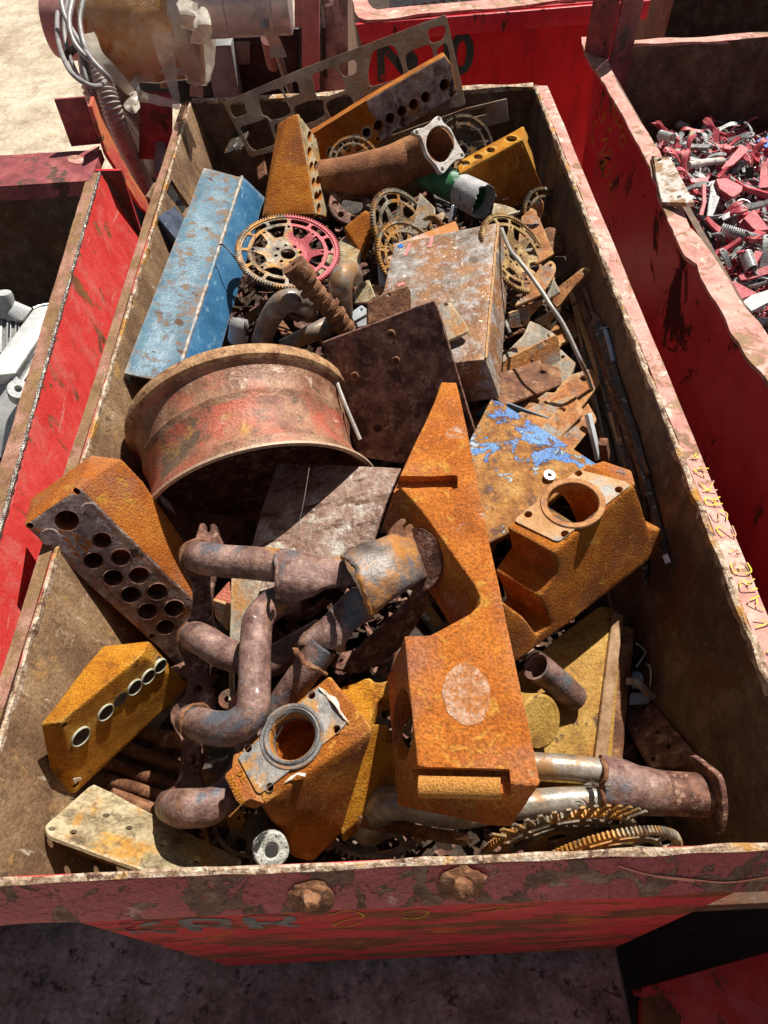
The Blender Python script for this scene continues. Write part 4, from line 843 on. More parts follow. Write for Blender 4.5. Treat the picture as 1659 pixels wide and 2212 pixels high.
# --- blue beam -------------------------------------------------
tp_ = [W(267, 805, -.06), W(440, 361, .02), W(552, 345, .02), W(400, 775, -.06)]
sd_ = [W(479, 722, -.10), W(589, 403, -.02)]
und = (tp_[0]-tp_[3]).cross(tp_[1]-tp_[0]).normalized()
if und.z > 0: und = -und
a0, a1 = tp_[0], tp_[1]; ax_ = (a1-a0).normalized(); ln = (a1-a0).length
sec = [tp_[0], tp_[3]-(tp_[3]-tp_[0]).normalized()*.012]
sv_ = (tp_[3]-tp_[0]); sv_ = sv_-ax_*sv_.dot(ax_); wv = sv_.normalized(); ww = sv_.length
e_ = sd_[1]-tp_[2]; e_ = e_-ax_*e_.dot(ax_)
e_ = wv*max(e_.dot(wv), .03)+und*max(e_.dot(und), .05)
prof_ = [Vc((0, 0, 0)), wv*(ww-.022)+und*.0, wv*(ww-.006)-und*.004, wv*(ww+.006)+und*.002, wv*ww+e_, wv*(ww*.8)+e_+und*.07, und*.13]
loop = [a0+p for p in prof_]; far_ = [a1+p+(wv*-.0) for p in prof_]
cen = sum(prof_, Vc())/len(prof_)
g = prism(loop, far_)
inn = [a0+cen+(p-cen)*.86-ax_*.02 for p in prof_]; inn2 = [x+ax_*(ln*.8) for x in inn]
g = dent(cut(bevel(g, .004, 2), [prism(inn, inn2)]), .0016, 7, .05)
mi = []
sn = e_.cross(ax_).normalized()
if sn.dot(wv) < 0: sn = -sn
for f in g[1]:
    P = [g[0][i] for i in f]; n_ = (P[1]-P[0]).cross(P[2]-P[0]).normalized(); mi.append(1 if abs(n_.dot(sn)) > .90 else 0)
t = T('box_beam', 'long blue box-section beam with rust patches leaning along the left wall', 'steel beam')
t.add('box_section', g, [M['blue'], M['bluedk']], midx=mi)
g = rough(dent(tube([loop[2].lerp(far_[2], .005+.99*i/60) for i in range(61)], .0062, 8), .0008, 40, .02), .0012, 60)
t.parts.append(('corner_weld', g, mat('worn_blue_ridge', [(.3, (.20, .13, .09)), (.5, (.38, .33, .29)), (.7, (.52, .48, .43))], 22, [dict(col=(.12, .22, .30), scale=12, th=.56, soft=.06)], .5, .2, .4), None, None, 60, None, False))
w0 = P3('3', [(720, 438, .012), (740, 440, .012), (765, 462, .01), (800, 505, -.005), (850, 577, -.05)])
t.done()
one('wire', 'thin dark wire bent over the right flank of the blue beam', 'wire', tube(spline(w0, 5), .0022, 6), M['blackbar'])
# --- navy tube in the wall slot ---------------------------------
tt = [W(339, 467, -.05), W(377, 444, -.05), W(425, 508, -.07), W(388, 530, -.07)]
t = T('square_tube', 'short navy square tube poking out between the left wall slot and the blue beam', 'steel tube')
t.add('square_tube', bevel(prism(tt, Z*-.055+X*-.004), .004), M['navy']); t.done()

# --- truck wheel -------------------------------------------------
wc = Vc((-.262, .81, RIM-.195)); wa = Vc((math.sin(.25)*math.cos(-.2), -math.cos(.25)*math.cos(-.2), math.sin(-.2)))
RW, LW_ = .283, .27
pr = [(RW, .0), (RW, -.006), (RW-.012, -.012), (RW-.022, -.02), (RW-.026, -.045), (RW-.030, -.06), (RW-.038, -.085), (RW-.036, -.12), (RW-.032, -.15), (RW-.026, -.165), (RW-.030, -.175), (RW-.026, -.205), (RW-.020, -.228), (RW-.008, -.236), (RW+.001, -.243), (RW+.002, -.252), (RW+.0, -.270), (RW-.006, -.276),
      (RW-.02, -.268), (RW-.030, -.24), (RW-.04, -.2), (RW-.05, -.13), (RW-.05, -.09), (RW-.040, -.05), (RW-.036, -.03), (RW-.014, -.004), (RW-.006, .003)]
t = T('wheel_rim', 'big rusty reddish truck wheel rim lying on its side beside the blue beam', 'wheel')
nP = len(pr); g = lathe(pr, wc, wa, 110, closed=True)
mi = [(1 if (k//110) in (13, 14, 15, 16, 17) else 0 if (k//110) in (4, 5, 6, 7) else 2) for k in range(len(g[1]))]
rimg = t.add('barrel', g, [M['wheel'], M['wheelrim'], M['wheelbrown']], midx=mi, ang=40)
dpl = PN(wc-wa*.13, wa)
hl = []
t.add('disc', plate2(dpl, circ2((0, 0), RW-.038, 64), hl, .014), M['rustdk']); t.done()
# --- curved shell below the wheel ---------------------------------
c4 = [W(520, 1290, -.16), W(800, 1200, -.11), W(866, 1012, -.04), W(600, 1000, -.14)]
one('bent_shell', 'bare brownish-grey curved steel shell partly under the wheel rim', 'steel sheet', sheet(c4, 16, .006, .0, .014, .004, 8), mat('bare_scaled_shell', [(.3, (.24, .135, .10)), (.5, (.37, .245, .195)), (.7, (.50, .39, .32))], 9, [dict(col=(.58, .53, .46), scale=14, th=.58, soft=.06), dict(col=(.16, .09, .065), scale=9, th=.6, soft=.05, stretch=(1, 3, 1))], .5, .35, .5, 70, .15, 200))
one('metal_offcut', 'white sliver of sheet showing between holed block and wheel', 'offcut', slab(PNp(385, 1080, -.16, (.2, -.3, .9)), [(338, 1062), (362, 1080), (382, 1113), (368, 1100), (352, 1090)], .002, rnd=0, b=0), M['whitebit'])

# --- casting with a grid of holes --------------------------------
fp = PL((51, 1135, .06), (170, 1053, .10), (395, 1449, -.36))
face = q('5', (103, 542), (340, 378), (835, 868), (800, 1172), (640, 1060), (210, 640))
fv3 = [fp.at(*p) for p in q('5', (103, 542), (340, 378), (838, 868), (790, 1170))]
back = [W(*q('5', (200, 395)), .10), W(*q('5', (395, 236)), .13), W(*q('5', (525, 252)), .13), W(*q('5', (615, 345)), .09), W(*q('5', (805, 615)), -.02), W(*q('5', (900, 760)), -.10)]
back = [behind(p, fp, .075) for p in back]
low = [p-fp.n*.12 for p in (fv3[0], fv3[3])]
g = bevel(hull(fv3+back+low), .004, 3)
holes = [(290, 523, 49), (440, 605, 42), (405, 693, 45), (522, 680, 45), (490, 768, 46), (602, 757, 46), (565, 840, 46), (680, 828, 46), (640, 912, 46), (752, 900, 46), (716, 980, 43)]
cs = [drill(fp, *qh('5', *h), .10) for h in holes]+[drill(fp, *qh('5', *h), .02, 16) for h in ((330, 398, 15), (130, 543, 14), (655, 1020, 13))]
g = cut(g, cs)
def by_plane(g, pl, tol=.004, a=1, b=0, dep=None):
    out = []
    for f in g[1]:
        c = sum((g[0][i] for i in f), Vc())/len(f); d = (c-pl.o).dot(pl.n)
        P = [g[0][i] for i in f]; nn = (P[1]-P[0]).cross(P[2]-P[0])
        if nn.length > 0: nn.normalize()
        flatf = abs(nn.dot(pl.n)) > .9
        out.append(a if (abs(d) < tol and flatf) else (2 if dep and d > -dep and not flatf and d < -tol and False else b))
    return out
t = T('holed_casting', 'rusty cast block tipped over the left rim with eleven round holes in its grey face', 'iron casting')
g = dent(g, .0012, 14, .025); t.add('body', g, [M['castred'], M['castdark']], midx=by_plane(g, fp, .006))
for h in ((385, 475, 36), (215, 590, 40)):
    c = fp.at(*q('5', h[:2])); t.add('plug', plate2(fp, circ2(fp.uv(c), h[2]*.5*mpp(c), 20), [], .003, .001, .0025), M['castdark'])
for h in holes[1:]:
    c = fp.at(*q('5', h[:2])); r_ = h[2]*.5*mpp(c); t.add('sleeve', ring(fp, fp.uv(c), r_*1.0, r_*.86, .03, .002, 28), M['rustdk'])
t.done()

# --- yellow casting with ringed holes -----------------------------
f4 = P3('7', [(262, 440, -.01), (612, 153, -.05)])+P3('7', [(815, 290, -.25), (325, 752, -.26)])
fp = PL(f4[0], f4[1], f4[3]); f4[2] = fp.at(*q('7', (815, 290)))
top = P3('7', [(175, 450, -.02), (378, 192, -.035), (445, 112, -.045), (645, 92, -.06)])
lowl = behind(W(*q('7', (235, 742)), -.31), fp, .03); top = [behind(p, fp, .02) for p in top]
g = bevel(hull(f4+top+[lowl, f4[2]-fp.n*.09]), .005, 3)
rings = [(348, 503, 44), (456, 398, 38), (520, 342, 36), (581, 290, 36), (640, 243, 34), (691, 198, 32)]
g = cut(g, [drill(fp, *qh('7', *h), .07) for h in rings]+[drill(fp, *qh('7', *h), .03, 14) for h in ((280, 455, 14), (330, 712, 16))])
t = T('holed_casting', 'yellow-orange cast bracket low by the left wall with a row of pale-ringed holes', 'iron casting')
g = dent(g, .0014, 14, .025); b_ = t.add('body', g, M['castyel'])
for k, h in enumerate(rings):
    if k == 2: continue
    c = fp.at(*q('7', h[:2])); r_ = h[2]*.5*mpp(c); t.add('ring_insert', ring(fp, fp.uv(c), r_*1.10, r_*.92, .006, .003, 32), M['ringsteel'], b_)
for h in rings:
    c = fp.at(*q('7', h[:2])); r_ = h[2]*.5*mpp(c); t.add('hole_shade', lathe([(r_*.93, .0015), (r_*.93, -.055), (.001, -.055)], c, fp.n, 28), M['fill'], b_)  # added near-black cups: shade inside the holes put into colour
t.add('paint_flake', slab(fp, q('7', (312, 682), (345, 676), (350, 684), (330, 692), (320, 705)), .001, rnd=0, b=0, z0=.003), M['whitebit'], b_)
t.done()

# --- exhaust manifold ---------------------------------------------
fl = PL((448, 1140, -.01), (470, 1350, -.07), (370, 1750, -.17))
FLO = [(428, 1142), (431, 1131), (438, 1129), (444, 1133), (444, 1147), (449, 1150), (454, 1146), (453, 1134), (460, 1130), (467, 1134), (470, 1150), (484, 1176), (480, 1215), (468, 1235), (460, 1262), (456, 1300), (458, 1335), (470, 1370), (468, 1410), (452, 1440), (450, 1475), (462, 1500), (458, 1545), (436, 1600), (430, 1640), (432, 1680), (448, 1712), (446, 1750), (420, 1775),
       (384, 1772), (366, 1768), (357, 1745), (358, 1718), (372, 1700), (386, 1680), (392, 1650), (390, 1595), (378, 1580), (366, 1555), (369, 1530), (386, 1518), (402, 1495), (406, 1465), (398, 1430), (384, 1405), (380, 1375), (392, 1350), (410, 1335), (416, 1300), (414, 1262), (398, 1240), (392, 1205), (400, 1180), (420, 1168)]
t = T('exhaust_manifold', 'purple-brown tubular exhaust manifold with four bent pipes into a crumpled collector', 'exhaust manifold')
t.add('flange', slab(fl, FLO, .013, [(405, 1204, 5), (437, 1293, 6), (419, 1420, 8), (427, 1487, 8), (412, 1641, 8), (362, 1733, 4)], rnd=.012, b=.002), M['rustdk'])
def tb(pts, r, seg=20, n=8, dent=0, **k):
    P = [W(x, y, h) for x, y, h in pts]; s = mpp(P[len(P)//2]); rr = [x*s for x in r] if isinstance(r, (list, tuple)) else r*s
    return tube(spline(P, n), rr, seg, dent=dent, **k)
t.add('pipe', tb([(420, 1198, -.04), (438, 1206, .03), (480, 1212, .045), (540, 1216, .05), (604, 1222, .055)], 36, dent=.05), M['header'])
t.add('pipe', tb([(640, 1292, .01), (600, 1300, .02), (560, 1335, .03), (551, 1400, .03), (549, 1480, .025), (542, 1540, .02), (500, 1573, .0), (450, 1570, -.03), (410, 1556, -.08)], [36, 36, 35, 35, 35, 36, 38, 37, 36], dent=.04), M['header'])
t.add('pipe', tb([(412, 1372, -.1), (440, 1384, -.02), (490, 1412, -.04), (570, 1430, -.07), (640, 1400, -.07), (700, 1365, -.06)], 34, dent=.05), M['header'])
t.add('pipe', tb([(370, 1740, -.2), (402, 1746, -.10), (460, 1738, -.09), (510, 1692, -.11), (560, 1600, -.10), (610, 1520, -.07), (660, 1450, -.02), (700, 1395, .01)], [37, 38, 37, 34, 33, 33, 33, 33, 33], dent=.05), M['header'])
def bead(a, b, r, m):
    ax = (b-a).normalized(); u = ax.orthogonal().normalized(); v = ax.cross(u)
    return rough(tube([a+u*(r*math.cos(2*math.pi*i/40))+v*(r*math.sin(2*math.pi*i/40)) for i in range(41)], m, 8), .0028, 65)
for (p0, p1, rr_) in (((428, 1203, .0), (446, 1208, .035), 38), ((425, 1560, -.06), (440, 1566, -.04), 38), ((420, 1376, -.07), (440, 1384, -.02), 36), ((384, 1743, -.15), (402, 1746, -.10), 39)):
    a_, b_ = W(*p0), W(*p1); t.add('weld_bead', bead(a_, b_, (rr_-1)*mpp(a_), .0035), M['rust'])
for x, y in ((419, 1420), (437, 1293), (412, 1641)):
    a_ = fl.at(x, y); t.add('bolt_head', lathe([(.001, .008), (.006, .008), (.0075, .005), (.0075, -.004), (.001, -.004)], a_, fl.n, 6), M['rust'], 0)
def wrap(ptsA, h, bow, seg=12, m=16):
    """crumpled sleeve between two edge lines"""
    n = len(ptsA); V, F = [], []
    rows = []
    for i, (xa, ya, xb, yb) in enumerate(ptsA):
        hh = h[i]; A_, B_ = W(xa, ya, hh), W(xb, yb, hh); c = (A_+B_)/2; r_ = (A_-B_).length/2; u = (A_-B_).normalized()
        v = (CAM-c).normalized(); v = (v-u*v.dot(u)).normalized()
        for k in range(m):
            w = 2*math.pi*k/m; rows.append(c+u*(r_*math.cos(w))+v*(r_*bow*math.sin(w)))
    V = rows; F = [(i*m+k, i*m+(k+1) % m, (i+1)*m+(k+1) % m, (i+1)*m+k) for i in range(n-1) for k in range(m)]+[tuple(range(m)), tuple((n-1)*m+k for k in range(m))]
    bm = to_bm((V, F))
    bmesh.ops.subdivide_edges(bm, edges=[e for e in bm.edges], cuts=2, use_grid_fill=True, smooth=.6)
    for v in bm.verts: v.co += noise.noise_vector(v.co*26)*.0045+noise.noise_vector(v.co*60)*.0016
    return from_bm(bm)
def lr(a, b): return [(x, y, u, v) for (x, y), (u, v) in zip(a, b)]
t.add('collector', wrap(lr(q('l', (380, 605), (470, 590), (600, 612), (760, 640), (880, 640), (960, 690)), q('l', (385, 930), (470, 965), (600, 930), (760, 870), (900, 850), (1010, 840))), [.055, .06, .06, .06, .06, .055], .62), M['header'], ang=50)
t.add('collector', wrap(lr(q('l', (545, 1275), (640, 1165), (770, 1040), (890, 930), (1000, 870)), q('l', (880, 1330), (895, 1270), (960, 1180), (1080, 1090), (1098, 1060))), [.0, .018, .03, .045, .06], .6), M['header'], ang=50)
cl = t.add('collector', wrap(lr(q('l', (880, 620), (960, 580), (1100, 530), (1240, 480), (1310, 490), (1400, 500)), q('l', (1095, 1050), (1150, 1010), (1250, 930), (1360, 860), (1440, 800), (1500, 760))), [.085, .09, .09, .085, .07, .055], .62), M['collect'], ang=50, label='scorched grey and orange outlet cone')
wl = [W(*q('l', (x, y)), h) for x, y, h in ((870, 628, .13), (940, 660, .15), (985, 730, .155), (1020, 820, .15), (1050, 930, .13), (1085, 1045, .10))]
t.add('weld_bead', rough(tube(spline(wl, 8), .0045, 8), .003, 70), M['collect'], cl)
wl = [W(*q('l', (x, y)), h) for x, y, h in ((385, 605, .085), (392, 680, .105), (388, 780, .108), (392, 880, .09), (390, 930, .07))]
t.add('weld_bead', rough(tube(spline(wl, 8), .004, 8), .003, 70), M['header'])
wl = [W(*q('k', (x, y)), h) for x, y, h in ((785, 75, -.01), (830, 135, .022), (880, 200, .032), (960, 240, .03), (1040, 280, .01))]
t.add('weld_bead', rough(tube(spline(wl, 8), .005, 8), .004, 70), M['rust'])
ep = PNp(*q('l', (1430, 600)), .06, (.42, -.25, .72))
t.add('outlet_flange', slab(ep, q('l', (1218, 480), (1240, 420), (1305, 348), (1345, 340), (1352, 375), (1325, 400), (1340, 445), (1356, 395), (1392, 378), (1542, 660), (1520, 725), (1470, 800), (1380, 800), (1300, 700)), .011, rnd=.004), M['rust'])
t.add('outlet_pipe', tube([W(*q('l', (1420, 650)), .05), W(*q('l', (1560, 640)), .01)], .058, 28), M['rustdk'])
t.done()

# --- big central bracket ------------------------------------------
TB = [(954, 826), (986, 827), (1008, 918), (1019, 976), (1032, 1051), (1083, 1290), (1119, 1453), (1166, 1690), (1163, 1697), (1113, 1694), (902, 1652), (874, 1373), (930, 1371), (957, 1358), (1016, 1326), (1036, 1305), (1036, 1287), (1025, 1263), (910, 1100), (869, 1056), (858, 1040), (870, 1016), (940, 866)]
bp = PL((874, 1372, .075), (1091, 1339, .10), (902, 1651, .055))
top = [bp.at(*p) for p in TB]
# the tip dips towards the pile
def dip(p):
    d = max(0, p.y-.62); return p+((CAM-p).normalized())*(-.16*d)
top = [dip(p) for p in top]
vec = (W(838, 1462, -.02)-top[11])
vec = vec.normalized()*.11
g = bevel(prism(top, vec), .006, 3)
# recessed slot across the arm, slot at the lower end
def cutbox(pl_pts, hs, dep, n): return prism([p+n*.03 for p in pl_pts], n*(-dep-.03))
sp_ = [dip(bp.at(*p)) for p in q('6', (150, 468), (462, 462), (476, 470), (474, 528), (440, 536), (150, 520))]
g = cut(g, [cutbox(sp_, 0, .022, bp.n)])
ec = [W(*q('8', (285, 560)), .05), W(*q('8', (655, 572)), .075)]
hc = PL(top[11], top[10], top[11]+vec)
def odr(pl, x, y, rx, ry, dep):
    L = [pl.p2(x+rx*math.cos(a), y+ry*math.sin(a)) for a in [2*math.pi*k/40 for k in range(40)]]
    return prism([pl.xyz(a, b, .02) for a, b in L], pl.n*(-dep-.02))
g = cut(g, [odr(hc, *q('8', (243, 405)), 21, 78, .07)])
slotv = [bp.at(*p) for p in q('8', (240, 566), (655, 578), (663, 640), (655, 700), (240, 690))]
lowv = [p-bp.n*.002 for p in slotv]
g = cut(g, [prism([p+bp.n*.02 for p in slotv], bp.n*-.042)])
g = dent(g, .0016, 11, .03)
t = T('cast_bracket', 'long tapering orange cast bracket in the middle, pale oval stain on its wide end', 'iron casting')
b_ = t.add('body', g, mat('stained_reddish_cast', [(.3, (.33, .09, .013)), (.5, (.44, .128, .018)), (.68, (.52, .172, .024))], 5, [dict(col=(.36, .15, .085), scale=4.5, th=.56, soft=.12, amt=.75), dict(col=(.5, .24, .04), scale=13, th=.63, soft=.05, dis=1.5), dict(col=(.55, .40, .32), scale=9, th=.71, soft=.035)], .88, 0, .45, 200, .28, 380, spec=.25))
rp0, rp1 = bp.at(*q('8', (300, 634))), bp.at(*q('8', (622, 640)))
t.add('rib', tube([rp0-bp.n*.022, rp1-bp.n*.022], .0165, 16), M['cast'], b_)
oc = bp.at(*q('8', (490, 285))); cu = bp.uv(oc)
stl = [(cu[0]+x, cu[1]+y) for x, y in [(.037*math.cos(a)*(1+.12*noise.noise(Vc((math.cos(a)*2, math.sin(a)*2, 0)))), .050*math.sin(a)*(1+.12*noise.noise(Vc((math.cos(a)*3, math.sin(a)*3, 5))))) for a in [2*math.pi*k/36 for k in range(36)]]]
t.add('pale_patch', plate2(bp, stl, [], .0008, 0, .0009), mat('pale_oval_residue', [(.35, (.38, .14, .04)), (.5, (.45, .22, .12)), (.62, (.53, .34, .24))], 30, [dict(col=(.40, .14, .03), scale=55, th=.58, soft=.04), dict(col=(.3, .09, .02), scale=24, th=.66, soft=.05)], .9, 0, .3, 150, .2), b_)
t.done()

# --- casting with bore on the right -------------------------------
FJ = q('6', (945, 840), (1150, 670), (1340, 510), (1395, 680), (1425, 772), (1440, 730), (1468, 722), (1498, 800), (1390, 900), (1130, 1105), (735, 1400), (690, 1250), (700, 1085), (800, 1160), (832, 1200), (868, 1245), (925, 1196), (905, 1120), (878, 1062), (960, 945))
jp = PL((1196, 1193, .03), (1371, 1047, .05), (1101, 1436, -.15))
f_ = [jp.at(*p) for p in FJ]
back = W(1094, 1137, .02)-f_[0]
tpj = PL((1196, 1193, .03), (1371, 1047, .05), (1094, 1137, .02))
g = bevel(prism(f_, back), .006, 3)
bump_ = [tpj.at(*p) for p in q('6', (1085, 425), (1190, 393), (1325, 438), (1345, 512), (1250, 500))]
g2 = bevel(hull(bump_+[p-tpj.n*.10 for p in bump_]), .004, 3)
bc = q('6', (1037, 605))
cavj = (lambda c0: prism([c0+tpj.u*(a)+tpj.v*(b)-tpj.n*.016 for a, b in circ2((0, 0), .074, 32)], tpj.n*-.085))(tpj.at(*bc))
g = cut(g, [drill(tpj, bc[0], bc[1], 54, .20, 48, r=.049)]+[drill(tpj, *qh('6', *h), .03, 16) for h in ((1064, 460, 17), (1262, 540, 17), (820, 660, 17), (1000, 756, 17))])
g2 = cut(g2, [drill(tpj, bc[0], bc[1], 54, .16, 48, r=.076)])
t = T('bored_casting', 'rusty cast housing on the right, big round bore and bolt holes in its top', 'iron casting')
g = dent(g, .0014, 12, .025); b_ = t.add('body', g, M['cast']); t.add('shoulder', dent(g2, .001, 14, .02), M['castred'], b_)
o = [tpj.p2(*p) for p in q('6', (745, 690), (1062, 440), (1300, 500), (1318, 520), (975, 790), (950, 790))]
cc_ = tpj.uv(tpj.at(*bc))
hh_ = [circ2(cc_, .0505, 48)]+[circ2(tpj.p2(*q('6', h[:2])), .0078, 16) for h in ((1064, 460), (1262, 540), (820, 660), (1000, 756))]
import itertools
t.add('machined_face', plate2(tpj, round2(o, .012), hh_, .003, .0008, .0035), mat('rusting_machined_top', [(.3, (.36, .16, .05)), (.5, (.46, .25, .10)), (.7, (.52, .34, .2))], 6, [dict(col=((.22, .21, .20), (.42, .40, .37)), scale=7, th=.55, soft=.06)], .65, .15, .25, 120, .12), b_)
t.add('bore_ring', ring(tpj, cc_, .062, .0495, .008, .0065, 56), M['boreorange'], b_)
lt = text_geo('J6R', tpj.at(*q('6', (1255, 447))), (tpj.at(*q('6', (1300, 470)))-tpj.at(*q('6', (1255, 447)))).normalized(), tpj.n.cross((tpj.at(*q('6', (1300, 470)))-tpj.at(*q('6', (1255, 447)))).normalized()), tpj.n, .012, .0012)
t.add('cast_lettering', lt, M['castdark'], b_); t.done()
one('washer', 'small bright washer lying on the flaking blue plate', 'washer', lathe([(.006, 0), (.0125, 0), (.013, .003), (.0125, .006), (.006, .006)], W(*q('6', (922, 470)), -.066), Vc((.1, -.1, 1)), 24, closed=True), M['zinc'])

# --- casting with bore in the lower middle ------------------------
hp = PL((712, 1458, .02), (504, 1633, -.01), (789, 1549, .02))
TK = q('k', (275, 955), (640, 640), (1075, 290), (1120, 310), (1375, 635), (1440, 725), (1430, 748), (980, 1040), (520, 1352), (420, 1320), (330, 1362), (300, 1330), (206, 1140), (210, 1110), (262, 1060))
tk = [hp.at(*p) for p in TK]
def lowk(x, y, h): return W(*q('k', (x, y)), h)
bodyp = [hp.at(*p) for p in q('k', (275, 955), (1075, 290), (1445, 735), (515, 1352))]
g = bevel(hull(bodyp+[behind(x_, hp, .02) for x_ in [lowk(1170, 1615, -.17), lowk(935, 1850, -.24), lowk(830, 1757, -.20), lowk(760, 1800, -.24), lowk(600, 900, -.2), lowk(1150, 500, -.2)]]), .006, 3)
g2 = bevel(prism([hp.at(*p)-hp.n*.0005 for p in q('k', (330, 900), (520, 1345), (510, 1352), (420, 1318), (330, 1362), (300, 1330), (206, 1140), (212, 1108), (262, 1062), (275, 960))], hp.n*-.045+X*.01), .004, 3)
kc = q('k', (765, 800))
rk = .036
ccK = hp.uv(hp.at(*kc))
bh = ((928, 463), (1135, 745), (402, 903), (582, 1225))
g = cut(g, [drill(hp, kc[0], kc[1], 40, .05, 48, r=.0375), prism([hp.at(*kc)+hp.u*a+hp.v*b-hp.n*.02 for a, b in circ2((0, 0), .058, 32)], hp.n*-.10)]+[drill(hp, *q('k', h), 9, .03, 16, r=.006) for h in bh])
wing = prism([W(*p, h) for p, h in zip(q('k', (1100, 420), (1190, 385), (1310, 345), (1370, 318), (1415, 312), (1450, 345), (1500, 350), (1600, 322), (1600, 455), (1500, 475), (1475, 500), (1420, 690), (1560, 700), (1640, 1050), (1640, 1230), (1400, 1440), (1170, 1615)), (-.02, -.02, -.03, -.03, -.03, -.03, -.03, -.03, -.04, -.04, -.04, -.05, -.08, -.16, -.17, -.18, -.175))], Z*-.06)
t = T('bored_casting', 'orange cast housing at the lower middle, grey flange face around its bore', 'iron casting')
g = dent(g, .0014, 12, .025); b_ = t.add('body', g, M['cast']); t.add('shoulder', g2, M['castred'], b_); t.add('wing', dent(bevel(wing, .004, 2, 20), .0012, 14, .025), M['castyel'], b_)
o = round2([hp.p2(*p) for p in q('k', (318, 978), (985, 392), (1222, 690), (1150, 770), (505, 1280), (470, 1265))], .004)
t.add('machined_face', plate2(hp, o, [circ2(ccK, .039, 48)]+[circ2(hp.p2(*q('k', h)), .0064, 16) for h in bh], .003, .0008, .0035), M['machined'], b_)
t.add('bore_ring', ring(hp, ccK, .0535, .047, .008, .0055, 56), M['boregrey'], b_)
t.add('bore_ring', lathe([(.0465, .002), (.0465, .006), (.044, .008), (.039, .003), (.0365, -.03), (.040, -.03)], hp.at(*kc), hp.n, 56, closed=True), M['boregrey'], b_)
u_ = (hp.at(*q('k', (335, 1335)))-hp.at(*q('k', (225, 1120)))).normalized(); v_ = hp.n.cross(u_)
lt = join(text_geo('R60481III', hp.at(*q('k', (228, 1150))), u_, v_, hp.n, .0125, .0012), text_geo('D.L', hp.at(*q('k', (308, 1100))), u_, v_, hp.n, .0125, .0012))
t.add('cast_lettering', lt, M['castyel'], b_)
fz = PL(bodyp[2], bodyp[3], lowk(1170, 1615, -.17))
for pts in ((985, 392, 1040, 425, 1085, 470, 1130, 480, 1160, 530, 1170, 590, 1245, 692, 1200, 660, 1120, 545, 1060, 480, 1000, 420), (700, 1190, 760, 1140, 830, 1112, 882, 1108, 878, 1142, 820, 1130, 760, 1160)):
    P = list(zip(pts[::2], pts[1::2])); V_ = [hp.at(*x)+hp.n*(.004+.004*(i % 3)) for i, x in enumerate(q('k', *P))]
    t.add('paint_flake', prism(V_, hp.n*-.003), M['whitebit'], b_)
t.done()

# --- flaking blue plate -------------------------------------------
kp = PL((1061, 861, -.06), (1291, 1003, -.06), (1060, 1170, -.09))
one('flaking_plate', 'rusty plate with flaking bright blue paint under the bored casting', 'steel plate', slab(kp, [(1061, 861), (1082, 868), (1293, 1004), (1262, 1022), (1108, 1146), (1050, 1176), (985, 1110), (1010, 960)], .02, rnd=.004, b=.002), M['bluechip'])
# --- weathered steel box ------------------------------------------
bx = [W(853, 525, .0), W(1076, 481, .05), W(1049, 775, .01), W(984, 783, -.01), W(836, 640, -.02)]
tpB = PL(bx[0], bx[1], bx[2])
Tq = [tpB.at(*p) for p in ((853, 525), (1076, 481), (1049, 775), (786, 806))]
dn = (W(1101, 560, -.055)-Tq[1]); dn2 = (W(1080, 860, -.085)-Tq[2])
Bq = [Tq[0]+Z*-.13, Tq[1]+dn, Tq[2]+dn2, Tq[3]+Z*-.12+dn2*.2]
g = dent(bevel(prism(Tq, Bq), .003, 2), .0022, 6, .03)
t = T('steel_box', 'large closed grey and rust steel box with pink marker strokes on top', 'steel box')
b_ = t.add('body', g, M['box'])
wl_ = [Tq[1].lerp(Tq[2], i/50)+tpB.n*.0005 for i in range(51)]
t.add('weld_bead', rough(tube(wl_, .0035, 7), .002, 70), M['rustor'], b_)
t.add('marker_stroke', strokes(tpB, [q('4', (365, 435), (352, 460), (338, 497)), q('4', (478, 395), (472, 430), (462, 452))], .009), M['pinkpaint'], b_, flat=True)
t.add('marker_stroke', strokes(tpB, [q('4', (306, 440), (316, 447), (318, 455))], .011), M['bitblue'], b_, flat=True)
t.add('marker_stroke', strokes(tpB, [q('4', (300, 655), (318, 643), (335, 645))], .01), M['pinkpaint'], b_, flat=True)
t.done()
# --- dark stud plate ----------------------------------------------
sp = PL((695, 740, .03), (937, 648, .13), (770, 975, -.20))
g = slab(sp, [(695, 740), (937, 648), (948, 668), (1027, 935), (1005, 985), (865, 1002), (772, 985), (705, 775)], .022, [], rnd=.004, b=.002)
t = T('stud_plate', 'dark brown rusted square plate standing steeply with round plug studs in its face', 'steel plate')
b_ = t.add('plate', dent(g, .0012, 8, .03), M['stud'])
for x, y, r in ((265, 902, 24), (290, 1040, 24), (78, 1120, 24), (20, 1240, 20)):
    c = sp.at(*q('4', (x, y))); rr_ = r*.4167*mpp(c)
    t.add('stud', lathe([(rr_, -.002), (rr_, .004), (rr_*.8, .007), (rr_*.45, .007), (rr_*.4, .002), (.001, .002)], c, sp.n, 20), M['rust'], b_)
for x, y, r in ((275, 168, 18), (85, 235, 20)):
    c = sp.at(*q('6', (x, y))); rr_ = r*.4427*mpp(c)
    t.add('stud', lathe([(rr_, -.002), (rr_, .003), (rr_*.7, .005), (rr_*.65, .0), (.001, .0)], c, sp.n, 20), M['rustdk'], b_)
t.done()
one('small_plate', 'small plain brown plate standing behind the dark stud plate', 'steel plate', slab(PL((794, 653, .10), (880, 617, .10), (888, 664, .06)), q('d', (95, 1640), (300, 1530), (580, 1435), (622, 1510), (626, 1740), (200, 1870), (95, 1900)), .008, [qh('d', 345, 1550, 20)], rnd=.003), M['rust'])
